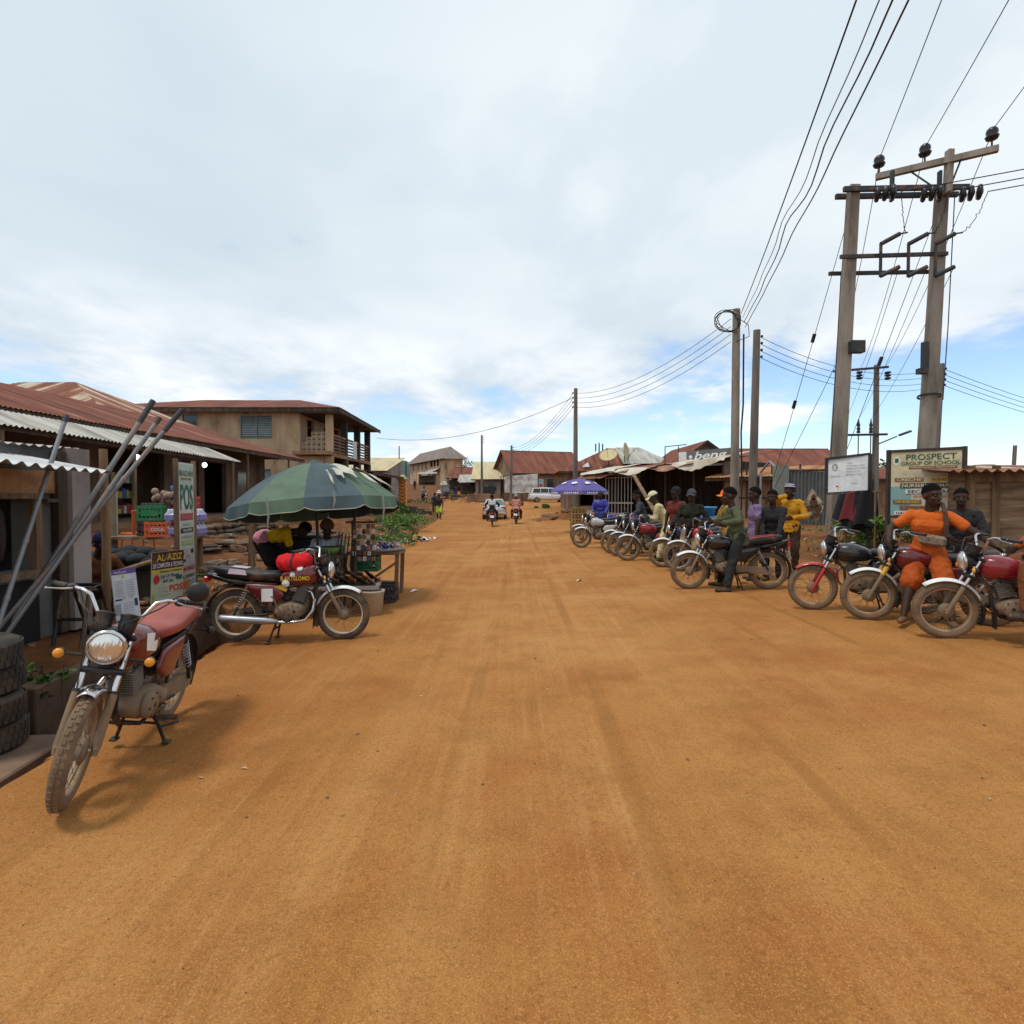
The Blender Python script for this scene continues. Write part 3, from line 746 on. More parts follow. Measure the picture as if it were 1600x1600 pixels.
def motorcycle(label, loc, rz, tank=P_BLK, panel=None, seat=None, fender=None, steer=0.0, stand=True, mirrors=(), rack=False, crash=False, flap=False, shield=False,
               tyre=None, rimm=None, fork_low=None, kit='full', shell=None, group='motorcycles at the roadside', lift=0.0, roll=0.0, plate=False, cat='motorcycle', indicators=True, short=False):
    root = thing('motorcycle', label, cat, loc, rz, group)
    root.rotation_euler = (roll, lift, rz)
    panel = panel or tank; seat = seat or vinyl; fender = fender or white_paint; tyre = tyre or rubber_d; rimm = rimm or brass; fork_low = fork_low or alu_d
    S = Matrix.Translation(HEAD) @ Matrix.Rotation(R(steer), 4, STEER_AX) @ Matrix.Translation(-HEAD)
    def p(key, mats, front=False, parent=None):
        o = place(BM[key], BM[key].name.split('.')[0], parent or root, mats, S if (front and parent is None) else None)
        if not BM[key].materials:
            for m in mats: BM[key].materials.append(m)
            for i, m in enumerate(mats): o.material_slots[i].link = 'OBJECT'; o.material_slots[i].material = m
        return o
    for c, fr in ((FA, True), (RA, False)):
        o = p('wheel', [rimm, alu_d, spoke_m]); o.matrix_basis = (S if fr else Matrix()) @ Matrix.Translation(c)
        p('tyre', [tyre], parent=o)
    p('fork', [chrome, fork_low, blackm], True); p('short_fender' if short else 'front_fender', [fender], True)
    hl = p('headlight', [shell or black, chrome], True); p('headlight_lens', [lens], parent=hl)
    p('gauge_cluster', [black, face_g], True)
    hb = p('handlebar', [chrome, blackm, black], True)
    for s in (-1, 1): p('grip' + str(s), [black], parent=hb); p('lever' + str(s), [steel], parent=hb)
    for s in mirrors: p('mirror' + str(s), [black, mirror_g], True)
    if indicators:
        for s in (-1, 1): p('front_indicator' + str(s), [black, amber], True)
    tk = p('fuel_tank', [tank, chrome]); st = p('seat', [seat])
    for s in (-1, 1): p('side_panel' + str(s), [panel])
    p('rear_fender', [blackm]); p('tail_cowl', [P_BLK]); p('tail_light', [redlens])
    if indicators:
        for s in (-1, 1): p('rear_indicator' + str(s), [black, amber])
    if plate: p('number_plate', [white_paint, blackm])
    p('engine', [alu, alu_d, blackm]); p('exhaust', [chrome, steel]); p('frame', [blackm]); p('swingarm', [blackm]); p('chain_case', [alu_d])
    for s in (-1, 1): p('footpeg' + str(s), [black]); p('shock' + str(s), [blackm, steel])
    p('kick_starter', [steel])
    if stand: p('centre_stand', [blackm])
    if rack: p('rear_rack', [blackm])
    if crash: p('crash_bar', [blackm])
    if flap: p('mudflap', [black])
    if shield: p('mud_guard', [black])
    root['_tank'] = tk.name; root['_seat'] = st.name
    return root, tk, st

def bike_from_front(px, py, deg, **k):
    """front tyre contact seen at (px,py); deg = direction from the front wheel to the rear wheel in plan (0 = +x, negative = rear nearer)"""
    f = gp(px, py); d = V((math.cos(R(deg)), math.sin(R(deg)), 0))
    c = f + d * (WB / 2); r = f + d * WB
    zf, zr = f.z, ground(r.x, r.y)
    c.z = (zf + zr) / 2
    h = math.atan2(-d.y, -d.x)
    return c, h, -math.atan2(zf - zr, WB)
BIKES = {}
def put(key, px, py, deg, label, **k):
    c, h, l = bike_from_front(px, py, deg)
    root, tk, st = motorcycle(label, c, h, lift=l, **k)
    BIKES[key] = (root, tk, st, c, h)
    return root, tk, st
GR = 'motorcycles parked in a row on the right'
put('A', 1476, 998, -24, 'glossy maroon tank motorcycle nearest the camera on the right', tank=P_RED, fender=white_paint, group=GR, steer=4, stand=True, mirrors=(), flap=True)
put('B', 1356, 968, -20, 'motorcycle with yellow fork sleeve and white front fender under the man in orange', tank=P_RED2, fork_low=alu_d, group=GR, steer=0, mirrors=(-1,), flap=True)
put('C', 1270, 952, -20, 'black motorcycle with bright red front fender beside the red saddle bike', tank=P_BLK, fender=P_BRED, fork_low=P_BRED, group=GR, steer=2, rack=True, indicators=False)
put('D', 1077, 921, -9, 'red and black motorcycle straddled by the man in the olive shirt', tank=P_BLK, panel=P_BLK, group=GR, steer=6, crash=True, flap=True, plate=True)
put('E', 1060, 892, -14, 'motorcycle with pinkish white fender parked just behind the olive rider', tank=P_BRED, group=GR, indicators=False, rack=True, rimm=chrome)
put('F', 1036, 886, -14, 'motorcycle with round chrome headlight in front of the man in dark camouflage', tank=P_BLUE, group=GR, mirrors=(1,), crash=True)
put('G', 981, 876, -14, 'maroon tank motorcycle under the man in the cream outfit', tank=P_RED, group=GR, steer=3, crash=True)
put('H', 967, 869, -14, 'motorcycle with sky blue tinted fender wedged behind the maroon tank bike', tank=P_BLK, fender=paint('pale_blue_paint', (.45, .60, .72)), group=GR, indicators=False, flap=True)
put('I', 956, 864, -14, 'dark motorcycle with dull fender, third wheel in the tight cluster', tank=P_BLK, group=GR, mirrors=(1, -1), rack=True)
put('J', 909, 856, -12, 'silver tank motorcycle with clear round headlight at the far end of the row', tank=P_SIL, group=GR, steer=10, rack=True, crash=True)
put('K', 905, 849, -12, 'black motorcycle half hidden behind the silver one under the purple parasol', tank=P_BLK, group=GR, indicators=False)
# left side
f = V((-2.42, 3.11, 0)); r = V((-2.63, 4.33, 0)); c = (f + r) / 2
f.z, r.z = ground(f.x, f.y), ground(r.x, r.y); c.z = (f.z + r.z) / 2 + .03
b1, t1, s1 = motorcycle('salmon seat red motorcycle with big round headlight nearest the camera on the left', c, math.atan2(f.y - r.y, f.x - r.x), tank=P_RED2, seat=salmon, fender=chrome, tyre=rubber_d,
    steer=14, short=True, mirrors=(1,), rack=True, group='motorcycles on the left verge', roll=R(-7))
BIKES['L1'] = (b1, t1, s1, c, 0)
f = gp(537, 998); r = gp(392, 1004); r = f + (r - f).normalized() * WB; c = (f + r) / 2
b2, t2, s2 = motorcycle('maroon and yellow motorcycle with a red bundle strapped on its tank beside the parasol stall', c, math.atan2(f.y - r.y, f.x - r.x), tank=P_RED2, panel=P_RED2, fender=white_paint, tyre=rubber, shield=True,
    rack=False, group='motorcycles on the left verge', steer=3, rimm=M('cream_rim', (.55, .48, .36), .4, .2, dust=.3))
BIKES['L2'] = (b2, t2, s2, c, 0)
# ------------------------------------------------------------------ house builder
def wall_panel(mb, L, H, th, ops, x0=0.0, z0=0.0, fr=None):
    """wall along local x, outer face at y=0, thickness th inwards (+y), openings (xa,xb,za,zb); fr maps (x,y,z) to house space"""
    xsv = sorted({0.0, L, *[o[0] for o in ops], *[o[1] for o in ops]}); zsv = sorted({0.0, H, *[o[2] for o in ops], *[o[3] for o in ops]})
    for i in range(len(xsv) - 1):
        for j in range(len(zsv) - 1):
            xm, zm = (xsv[i] + xsv[i + 1]) / 2, (zsv[j] + zsv[j + 1]) / 2
            if any(o[0] < xm < o[1] and o[2] < zm < o[3] for o in ops): continue
            a = MB(); a.span(xsv[i], xsv[i + 1], 0, th, zsv[j], zsv[j + 1])
            mb.add([fr(*p) for p in a.v], a.f, 0)

door_m = M('brown_door', (.13, .06, .03), .6, dust=.2); frame_m = M('window_frame', (.20, .20, .19), .6); louvre_m = M('louvre_glass', (.16, .19, .19), .25, spec=.6)
def fill(root, fr, xa, xb, za, zb, kind, th):
    def add(name, mats, fn, parent=None):
        a = MB(); fn(a); a.v = [tuple(fr(*p)) for p in a.v]; return a.build(name, mats, parent or root)
    w, h = xb - xa, zb - za
    if kind == 'door':
        def f(a):
            a.span(xa + .03, xb - .03, th * .5, th * .5 + .04, za, zb - .03)
            for i in range(3): a.span(xa + .16, xb - .16, th * .5 - .015, th * .5, za + .12 + i * h * .31, za + .05 + (i + .88) * h * .31)
        add('door', door_m, f)
    elif kind in ('louvre', 'window'):
        n = max(1, round(w / .9))
        def f(a):
            for x in [xa + w * i / n for i in range(n + 1)]: a.span(max(xa, x - .03), min(xb, x + .03), -.02, .08, za, zb)
            a.span(xa, xb, -.024, .076, za - .06, za + .0); a.span(xa, xb, -.024, .076, zb - .05, zb + .02)
        w_ = add('window', frame_m, f)
        def g2(a):
            if kind == 'louvre':
                k = max(4, int(h / .13))
                for p in range(n):
                    for i in range(k):
                        z = za + .05 + (h - .1) * i / k
                        xa2, xb2 = xa + w * p / n + .035, xa + w * (p + 1) / n - .035
                        a.add([(xa2, .03, z), (xb2, .03, z), (xb2, .075, z + (h - .1) / k * .95), (xa2, .075, z + (h - .1) / k * .95)], [(0, 1, 2, 3)])
            else: a.span(xa + .03, xb - .03, .04, .05, za, zb - .05)
        add('pane', louvre_m if kind == 'louvre' else glass_d, g2, w_)
    elif kind == 'shutter':
        add('shutter', M('dark_shutter', (.035, .04, .055), .7, dust=.2), lambda a: a.span(xa + .02, xb - .02, .05, .09, za, zb - .02))

def house(label, A, B, depth, floor, eave, ridge, roof='gable_u', wallm='brown', roofm=None, ops=(), ops_l=(), over=.5, cat='house', name='house', plinth=None, group=None, pitch=.13, back_ridge=None, fascia=True, ops_r=(), th=.18):
    A, B = V((*A, 0)), V((*B, 0)); L = (B - A).length
    bz = min(ground(A.x, A.y, False), ground(B.x, B.y, False)) - .25
    root = thing(name, label, cat, (A.x, A.y, bz), math.atan2(B.y - A.y, B.x - A.x), group)
    H = eave - bz; f0 = floor - bz; D = depth
    wm = W[wallm] if isinstance(wallm, str) else wallm
    mb = MB()
    fronts = [(o[0], o[1], o[2] - bz, o[3] - bz) for o in ops]
    fF = lambda x, y, z: (x, y, z)
    fL = lambda x, y, z: (y, D - x, z)              # side at A, seen from outside left->right runs from the back to the front
    fR = lambda x, y, z: (L - y, x, z)
    fB = lambda x, y, z: (L - x, D - y, z)
    lo = [(o[0], o[1], o[2] - bz, o[3] - bz) for o in ops_l]; ro = [(o[0], o[1], o[2] - bz, o[3] - bz) for o in ops_r]
    wall_panel(mb, L, H, th, fronts, fr=fF); wall_panel(mb, L, H, th, [], fr=fB)
    wall_panel(mb, D - 2 * th, H, th, [(max(0, a - th), max(.01, b - th), c, d) for a, b, c, d in lo], fr=lambda x, y, z: fL(x + th, y, z))
    wall_panel(mb, D - 2 * th, H, th, ro, fr=lambda x, y, z: fR(x + th, y, z))
    Rz = ridge - bz
    if roof == 'gable_u':
        for x in (0.01, L - th - .01): mb.add([(x, 0, H), (x, D, H), (x, D / 2, Rz - .05), (x + th, 0, H), (x + th, D, H), (x + th, D / 2, Rz - .05)], [(0, 2, 1), (3, 4, 5), (0, 3, 5, 2), (1, 2, 5, 4)])
    if roof == 'gable_v':
        for y in (0.01, D - th - .01): mb.add([(0, y, H), (L, y, H), (L / 2, y, Rz - .05), (0, y + th, H), (L, y + th, H), (L / 2, y + th, Rz - .05)], [(0, 1, 2), (3, 5, 4), (0, 2, 5, 3), (1, 4, 5, 2)])
    mb.span(th, L - th, th, D - th, max(.0, f0 - .12), f0)
    mb.build('wall', wm, root)
    for o in ops:
        if len(o) > 4 and o[4] != 'dark': fill(root, fF, o[0], o[1], o[2] - bz, o[3] - bz, o[4], th)
    for o in ops_l:
        if len(o) > 4 and o[4] != 'dark': fill(root, fL, o[0], o[1], o[2] - bz, o[3] - bz, o[4], th)
    for o in ops_r:
        if len(o) > 4 and o[4] != 'dark': fill(root, lambda x, y, z: fR(x + th, y, z), o[0], o[1], o[2] - bz, o[3] - bz, o[4], th)
    rm = roofm or rust; r = MB(); o = over
    s = (Rz - H) / (D / 2) if roof != 'gable_v' else 0
    if roof == 'gable_u':
        e = H - s * o
        r.corr((-o, -o, e), (L + o, -o, e), (L + o, D / 2 + .05, Rz), (-o, D / 2 + .05, Rz), pitch); r.corr((L + o, D + o, e), (-o, D + o, e), (-o, D / 2 - .05, Rz + .015), (L + o, D / 2 - .05, Rz + .015), pitch)
    elif roof == 'gable_v':
        s = (Rz - H) / (L / 2); e = H - s * o
        r.corr((-o, D + o, e), (-o, -o, e), (L / 2, -o, Rz), (L / 2, D + o, Rz), pitch); r.corr((L + o, -o, e), (L + o, D + o, e), (L / 2, D + o, Rz + .01), (L / 2, -o, Rz + .01), pitch)
    elif roof == 'hip':
        e = H - s * o; q = D / 2 + o
        a, b, c, d = (-o, -o, e), (L + o, -o, e), (L + o, D + o, e), (-o, D + o, e); k1, k2 = (q - o, D / 2, Rz), (L + o - q, D / 2, Rz)
        r.corr(a, b, k2, k1, pitch); r.corr(c, d, k1, k2, pitch); r.corr(d, a, k1, k1, pitch); r.corr(b, c, k2, k2, pitch)
    elif roof == 'mono':          # rises towards the back
        s = (Rz - H) / D
        r.corr((-o, -o, H - s * o), (L + o, -o, H - s * o), (L + o, D + o * .5, Rz + s * o * .5), (-o, D + o * .5, Rz + s * o * .5), pitch)
        mb2 = MB(); mb2.add([(0.02, .05, H), (0.02, D, H), (.02, D, Rz - .03), (L - .02, .05, H), (L - .02, D, H), (L - .02, D, Rz - .03)], [(0, 2, 1), (3, 4, 5), (1, 2, 5, 4)]); mb2.build('gable_wall', wm, root)
    rf = r.build('roof', rm, root)
    if fascia and roof in ('gable_u', 'hip', 'mono'):
        e = H - s * o - .09; m = MB(); m.span(-o, L + o, -o + .03, -o + .06, e - .07, e + .07); m.build('fascia', wood_d, root)
    elif fascia and roof == 'gable_v':
        m = MB(); e = H - s * o
        m.bar((-o, -o + .04, e - .1), (L / 2, -o + .04, Rz - .1), .03, .16); m.bar((L + o, -o + .04, e - .1), (L / 2, -o + .04, Rz - .1), .03, .16); m.build('fascia', wood_d, root)
    return root, bz, L

def part_world(name, mats, root, fn):
    m = MB(); fn(m); return m.build(name, mats, root, world=True)

# ------------------------------------------------------------------ left side: long bungalow with shops
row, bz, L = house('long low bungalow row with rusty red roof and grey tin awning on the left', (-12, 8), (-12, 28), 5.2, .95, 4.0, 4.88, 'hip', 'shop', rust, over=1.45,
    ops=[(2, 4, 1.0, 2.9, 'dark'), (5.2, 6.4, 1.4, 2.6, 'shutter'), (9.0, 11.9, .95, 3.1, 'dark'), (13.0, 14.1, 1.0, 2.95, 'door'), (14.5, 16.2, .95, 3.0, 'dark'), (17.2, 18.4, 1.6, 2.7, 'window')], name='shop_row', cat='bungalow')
def aw(m):
    m.corr((-9.25, 8.0, 3.0), (-9.25, 19.6, 2.82), (-10.3, 19.6, 3.26), (-10.3, 8.0, 3.44), .13, .02)
part_world('awning', zinc, row, aw)
part_world('awning_beam', wood_d, row, lambda m: (m.bar((-9.40, 8, 2.95), (-9.40, 19.5, 2.77), .07, .10), m.bar((-10.7, 19.7, 3.42), (-10.7, 28, 3.42), .07, .1)))
for y in (10.5, 14.2, 19.2, 23.3, 27.6):
    x = -9.32 if y < 19.5 else -10.7
    part_world('post', wood, row, lambda m: m.tube([(x, y, ground(x, y, False) - .1), (x + .03, y, 2.85 if x > -10 else 3.4)], [.06, .05], 8))
part_world('porch', W['mud'], row, lambda m: (m.span(-12.0, -10.3, 12.5, 28.4, .2, .93), m.span(-10.3, -9.95, 19.5, 28.4, .1, .62)))
for y, x, txt in ((16.0, -10.4, 'white bulb glowing under the tin awning between two leaning pipes'), (19.9, -10.6, 'white bulb glowing beside the tall printed banner')):
    z = 2.72
    bl = thing('light_bulb', txt, 'bulb', (x, y, z), 0, 'lit bulbs under the awning')
    m = MB(); m.ell((0, 0, 0), (.075, .075, .085), None, 0, 14, 9); m.build('globe', M('lit_bulb', (.85, .93, 1), .3, emit=6, var=0), bl)
    m = MB(); m.tube([(0, 0, .08), (0, 0, .15)], .025, 8, 0); m.tube([(0, 0, .15), (0, 0, .40)], .006, 5, 0); m.build('socket', black, bl)
# shelving, posters and goods inside the open shop
sh = thing('shop_shelf', 'dim wooden shelf with packets inside the open shop', 'shelf', (-12.9, 18.2, .95), 0)
m = MB()
for z in (.1, .6, 1.1, 1.6): m.span(-.2, .2, -1.2, 1.2, z, z + .03)
for y in (-1.2, 0, 1.2): m.span(-.2, .2, y - .02, y + .02, 0, 1.95)
m.build('frame', wood_d, sh)
m = MB()
for z in (.13, .63, 1.13):
    y = -1.1
    while y < 1.1:
        w, h = rnd.uniform(.08, .22), rnd.uniform(.12, .36)
        m.span(-.12, .16, y, y + w, z, z + h, rnd.randrange(5), .01); y += w + .02
m.build('goods', [M('pk_red', (.40, .04, .04)), M('pk_yel', (.5, .36, .06)), M('pk_blue', (.06, .12, .36)), M('pk_white', (.5, .5, .48)), M('pk_green', (.05, .2, .08))], sh)

# second roof behind, streaked pale rust
house('hip roofed house with pale streaked rust behind the bungalow row', (-26, 22), (-15.6, 22), 8, 1, 5.0, 6.75, 'hip', 'brown', rust_b, over=.5)

# two storey house with verandah
X0, X1, XV, Y0, Y1 = -24.0, -12.1, -10.3, 33.0, 42.0
h2, bz2, L2 = house('two storey ochre house with corner verandah and lattice balcony', (X0, Y0), (X1, Y0), Y1 - Y0, 1.2, 6.5, 7.85, 'none', 'ochre', rust, over=.6,
    ops=[(8.5, 10.3, 5.0, 6.25, 'louvre'), (5.2, 6.05, 5.3, 6.3, 'window'), (2, 3.2, 5.1, 6.2, 'louvre'), (8.6, 10.2, 1.9, 3.2, 'louvre')],
    ops_r=[(1.0, 2.2, 4.2, 6.2, 'dark'), (4.0, 5.2, 5.0, 6.1, 'window'), (6.2, 7.3, 4.2, 6.2, 'dark'), (1.0, 2.2, 1.2, 3.2, 'dark'), (3.0, 4.6, 1.2, 3.4, 'dark'), (5.6, 7.4, 1.2, 3.4, 'dark')], name='two_storey_house', cat='house', fascia=False)
for o in list(h2.children):
    if o.name.startswith('roof'): bpy.data.objects.remove(o)
def rf2(m):
    o = .62; e = 6.62
    a, b, c, d = (X0 - o, Y0 - o, e), (XV + o, Y0 - o, e), (XV + o, Y1 + o, e - .15), (X0 - o, Y1 + o, e)
    k1, k2 = (X0 + 4, 37.5, 7.85), (XV - 3.4, 37.5, 7.8)
    m.corr(a, b, k2, k1, .14); m.corr(b, c, k2, k2, .14); m.corr(c, d, k1, k2, .14); m.corr(d, a, k1, k1, .14)
part_world('roof', rust_r, h2, rf2)
part_world('fascia', wood_d, h2, lambda m: (m.span(X0 - .6, XV + .6, Y0 - .60, Y0 - .57, 6.38, 6.6), m.bar((XV + .6, Y0 - .57, 6.49), (XV + .6, Y1 + .6, 6.36), .03, .22)))
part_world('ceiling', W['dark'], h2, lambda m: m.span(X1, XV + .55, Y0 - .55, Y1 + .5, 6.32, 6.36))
part_world('upper_floor_slab', W['mud'], h2, lambda m: (m.span(X1, XV, Y0 + .02, Y1, 3.92, 4.14), m.span(-12.4, XV + .04, Y0 - .42, Y0 + .02, 4.0, 4.2)))
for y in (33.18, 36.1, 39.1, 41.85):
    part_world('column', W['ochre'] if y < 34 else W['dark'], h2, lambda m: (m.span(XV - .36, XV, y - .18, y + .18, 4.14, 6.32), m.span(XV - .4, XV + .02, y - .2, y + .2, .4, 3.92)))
for ya, yb in ((33.36, 35.92), (36.28, 38.92), (39.28, 41.67)):
    def bal(m, ya=ya, yb=yb):
        m.span(XV - .14, XV - .04, ya, yb, 5.12, 5.24)
        for i in range(5): m.span(XV - .12, XV - .06, ya, yb, 4.2 + i * .19, 4.30 + i * .19, 1)
    part_world('balustrade', [W['mud'], M('brown_block_row', (.16, .085, .05), .9)], h2, bal)
def latt(m):          # pierced concrete blocks stepped up towards the corner
    bw = .29
    for i in range(5):
        for j in range(4 if i > 1 else (3 if i == 1 else 2)):
            x, z = -12.06 + i * bw, 4.16 + j * bw
            if j == 3 and i < 2: continue
            y0 = Y0 + .06
            m.span(x, x + .035, y0, y0 + .1, z, z + bw); m.span(x + bw - .035, x + bw, y0, y0 + .1, z, z + bw); m.span(x + .035, x + bw - .035, y0, y0 + .1, z, z + .035); m.span(x + .035, x + bw - .035, y0, y0 + .1, z + bw - .035, z + bw)
            cx, cz = x + bw / 2, z + bw / 2
            for sx in (-1, 1):
                m.bar((cx - .11, y0 + .052, cz - .11 * sx), (cx + .11, y0 + .052, cz + .11 * sx), .08 - .004 * sx, .04, 0, (0, 1, 0))
part_world('lattice', M('lattice_concrete', (.36, .27, .18), .95), h2, latt)
def arch(m):
    n = 14; xa, xb = -11.75, -10.75; zc, top = 3.0, 3.92
    for i in range(n):
        t0, t1 = i / n, (i + 1) / n
        z = lambda t: zc + .62 * math.sin(math.pi * t)
        m.add([(xa + (xb - xa) * t0, Y0 + .03, z(t0)), (xa + (xb - xa) * t1, Y0 + .03, z(t1)), (xa + (xb - xa) * t1, Y0 + .03, top), (xa + (xb - xa) * t0, Y0 + .03, top),
               (xa + (xb - xa) * t0, Y0 + .25, z(t0)), (xa + (xb - xa) * t1, Y0 + .25, z(t1)), (xa + (xb - xa) * t1, Y0 + .25, top), (xa + (xb - xa) * t0, Y0 + .25, top)], [(0, 1, 2, 3), (0, 4, 5, 1), (4, 7, 6, 5)])
    m.span(X1, xa, Y0 + .03, Y0 + .25, .6, top)
part_world('arch', W['ochre'], h2, arch)
part_world('cloth_banner', M('white_cloth', (.6, .58, .54), .8), h2, lambda m: m.grid(lambda u, v: (XV + .05 + .03 * math.sin(u * 9), 37.2 + .9 * u, 5.2 - 1.15 * v), 8, 6))

# low shops farther along on the left
house('low roadside shop with sagging rusty eave beside the orange pillar', (-9.2, 35.5), (-9.2, 44), 4, .9, 3.25, 3.95, 'mono', 'dark', rust, ops=[(.6, 2.8, 1.4, 2.8, 'shutter'), (3.4, 4.6, .9, 2.8, 'dark'), (5.2, 7.6, 1.2, 2.9, 'dark')], over=.9, cat='shop', name='roadside_shop')
house('small house with cream gable and rusted edge beyond the balcony', (-15, 47.5), (-10.6, 47.5), 8, 1, 3.8, 5.3, 'mono', 'pale', cream_roof, over=.4)
house('rust roofed house strip in the middle distance on the left', (-11.5, 52), (-12.8, 68), 6, 1.2, 3.9, 5.0, 'gable_u', 'brown', rust_r, over=.6, ops=[(2, 3, 1.3, 3, 'door'), (5, 7, 1.6, 3, 'dark'), (9, 10, 1.3, 3.1, 'door')])
# orange chevron pillar
pl = thing('gate_pillar', 'square orange gate pillar painted with dark chevrons and a pale cap', 'pillar', (-8.45, 44.6, ground(-8.45, 44.6) - .1))
m = MB(); m.span(-.27, .27, -.27, .27, 0, 2.35); m.build('shaft', M('orange_paint', (.80, .27, .06), .7, dust=.1), pl)
m = MB()
for i in range(8):
    z = .25 + i * .26
    for f in (-1, 1):
        m.add([(-.27, -.274, z + .14), (0, -.274, z - .04), (0, -.274, z + .02), (-.27, -.274, z + .20)], [(0, 1, 2, 3)]); m.add([(.27, -.274, z + .14), (.27, -.274, z + .20), (0, -.274, z + .02), (0, -.274, z - .04)], [(0, 1, 2, 3)])
m.build('chevrons', M('chevron_brown', (.16, .045, .02), .7), pl)
m = MB(); m.box((0, 0, 2.40), (.8, .8, .10), None, 0, .02); m.lathe([(.30, 2.45), (.26, 2.6), (.1, 2.72), (0, 2.75)], n=12); m.build('cap', M('cap_cream', (.5, .38, .2), .8), pl)
# dark concrete steps on the verge
st = MB()
for i in range(3): st.span(-1.0 + i * .55, 1.0 + i * .55, -.3 - i * .12, .3, -.2, .42 - i * .16)
o = st.build('stone_steps', W['dark']); o.location = (-8.0, 42.3, ground(-8.0, 42.3)); tag(o, 'dark weathered steps at the foot of the orange pillar', 'steps')

# far two storey house
house('distant two storey brown house with grey hip roof at the top of the road', (-26.5, 150), (-14.6, 125), 4.2, 4.0, 10.6, 12.6, 'hip', 'ochre', slate_roof, over=.9,
    ops=[(x, x + .9, 8.0, 9.8, 'shutter') for x in (3, 7, 10.5, 13.5)] + [(x, x + 1.6, 8.4, 9.8, 'dark') for x in (17.5, 19.8, 22.1)] + [(15, 18, 4.2, 6.8, 'shutter'), (19, 21, 4.2, 6.8, 'shutter'), (8, 10, 4.2, 6.8, 'dark')], name='two_storey_house', cat='house')
aw2 = MB(); aw2.corr((0, -1.8, 7.0), (6.5, -1.8, 7.0), (6.5, 0, 7.9), (0, 0, 7.9), .2); o = aw2.build('tin_awning', zinc); o.location = (-18.6, 133.4, 0); o.rotation_euler = (0, 0, math.atan2(-25, 11.9)); tag(o, 'pale tin awning over the shop doors of the distant storey house', 'awning')
# sheds to its right
house('low brown shed with flat rusty roof far up the road', (-10.5, 100), (-5.6, 98), 5, 2.8, 5.2, 6.7, 'gable_u', 'dark', rust_r, over=.7, ops=[(.6, 2, 2.9, 4.7, 'dark'), (2.6, 4, 2.9, 4.7, 'shutter')], cat='shed', name='shed')
house('blue fronted shack with pale tin eave far up the road', (-7.4, 86), (-4.2, 86), 3.5, 1.9, 4.0, 4.9, 'mono', M('blue_board', (.05, .07, .11), .8), zinc, over=.7, ops=[(1.2, 2.4, 1.9, 3.6, 'dark')], cat='shack', name='shack')
house('cream roofed shop with a black board fence in front', (-5.0, 79), (-1.6, 79), 6, 1.5, 4.2, 6.6, 'mono', 'pale', cream_roof, over=.6, ops=[(.4, 1.2, 1.6, 3.6, 'door'), (1.6, 2.9, 2.4, 3.6, 'window')], cat='shop', name='roadside_shop')
o = MB(); o.span(-4.1, -2.2, 74.0, 74.1, .6, 2.9); o.span(-4.15, -4.05, 73.95, 74.15, .6, 3.0, 1); o.span(-2.25, -2.15, 73.95, 74.15, .6, 3.0, 1)
tag(o.build('board_fence', [M('black_board', (.022, .022, .024), .8), wood_d]), 'black board fence between the car and the cream roofed shop', 'fence')
house('rust red gable house with big roof behind the white minivan', (.25, 75), (9.4, 78), 8.6, 1.2, 5.0, 7.9, 'gable_u', 'brown', rust_r, over=.55,
    ops=[(4.6, 5.6, 2.6, 4.0, 'window'), (6.3, 7.3, 2.6, 4.0, 'window'), (8.0, 8.8, 1.3, 3.4, 'door')], ops_l=[(2, 3, 2.4, 3.8, 'window'), (5.4, 6.4, 1.3, 3.5, 'dark')])
# poster on the gable house
ps = MB(); ps.span(0, 1.35, -.03, 0, 0, 1.15); ps.span(.06, 1.29, -.036, -.03, .06, .55, 1); ps.span(.06, 1.29, -.036, -.03, .6, 1.09, 2); ps.span(.3, .55, -.04, -.036, .3, .95, 3); ps.span(.85, 1.15, -.04, -.036, .15, .5, 3)
o = ps.build('poster', [white_paint, M('poster_pink', (.50, .25, .2)), M('poster_blue', (.3, .45, .5)), M('poster_dark', (.10, .13, .16))]); d = V((9.15, 3, 0)).normalized(); o.location = V((.25, 75, 2.75)) + d * 2.75; o.rotation_euler = (0, 0, math.atan2(3, 9.15)); tag(o, 'white bordered picture poster on the rust red gable house wall', 'poster')
# tarpaulin fence before it
tf = thing('tarpaulin_fence', 'grubby white tarpaulin stretched between poles before the gable house', 'fence', (-.9, 69.5, .9))
m = MB(); m.grid(lambda u, v: (4.0 * u, .12 * noise.noise(V((u * 6, v * 3, 2))) + .05 * math.sin(u * 17 + v * 3), 1.1 + 2.0 * v + .35 * u * v + (.12 * noise.noise(V((u * 5, 0, 0))) if v == 0 else 0)), 30, 14); m.build('tarpaulin', ramp3('dirty_tarp', [(.2, (.30, .27, .23)), (.5, (.50, .48, .44)), (.8, (.60, .58, .55))], 1.6, (1, 1, 1), uv=False, rough=.7), tf)
for x in (-.15, -.45, 2.1, 4.05): m = MB(); m.tube([(x, .1, -.4), (x + .03, .1, 3.1 + .35 * max(0, x) / 4)], .05, 7); m.build('post', wood_d, tf)
m = MB(); m.bar((-.5, .1, 3.1), (4.1, .1, 3.46), .06, .07); m.build('rail', wood_d, tf)
m = MB(); m.span(-.3, 4.3, .15, .35, -.4, 1.1); m.build('low_wall', W['brown'], tf)

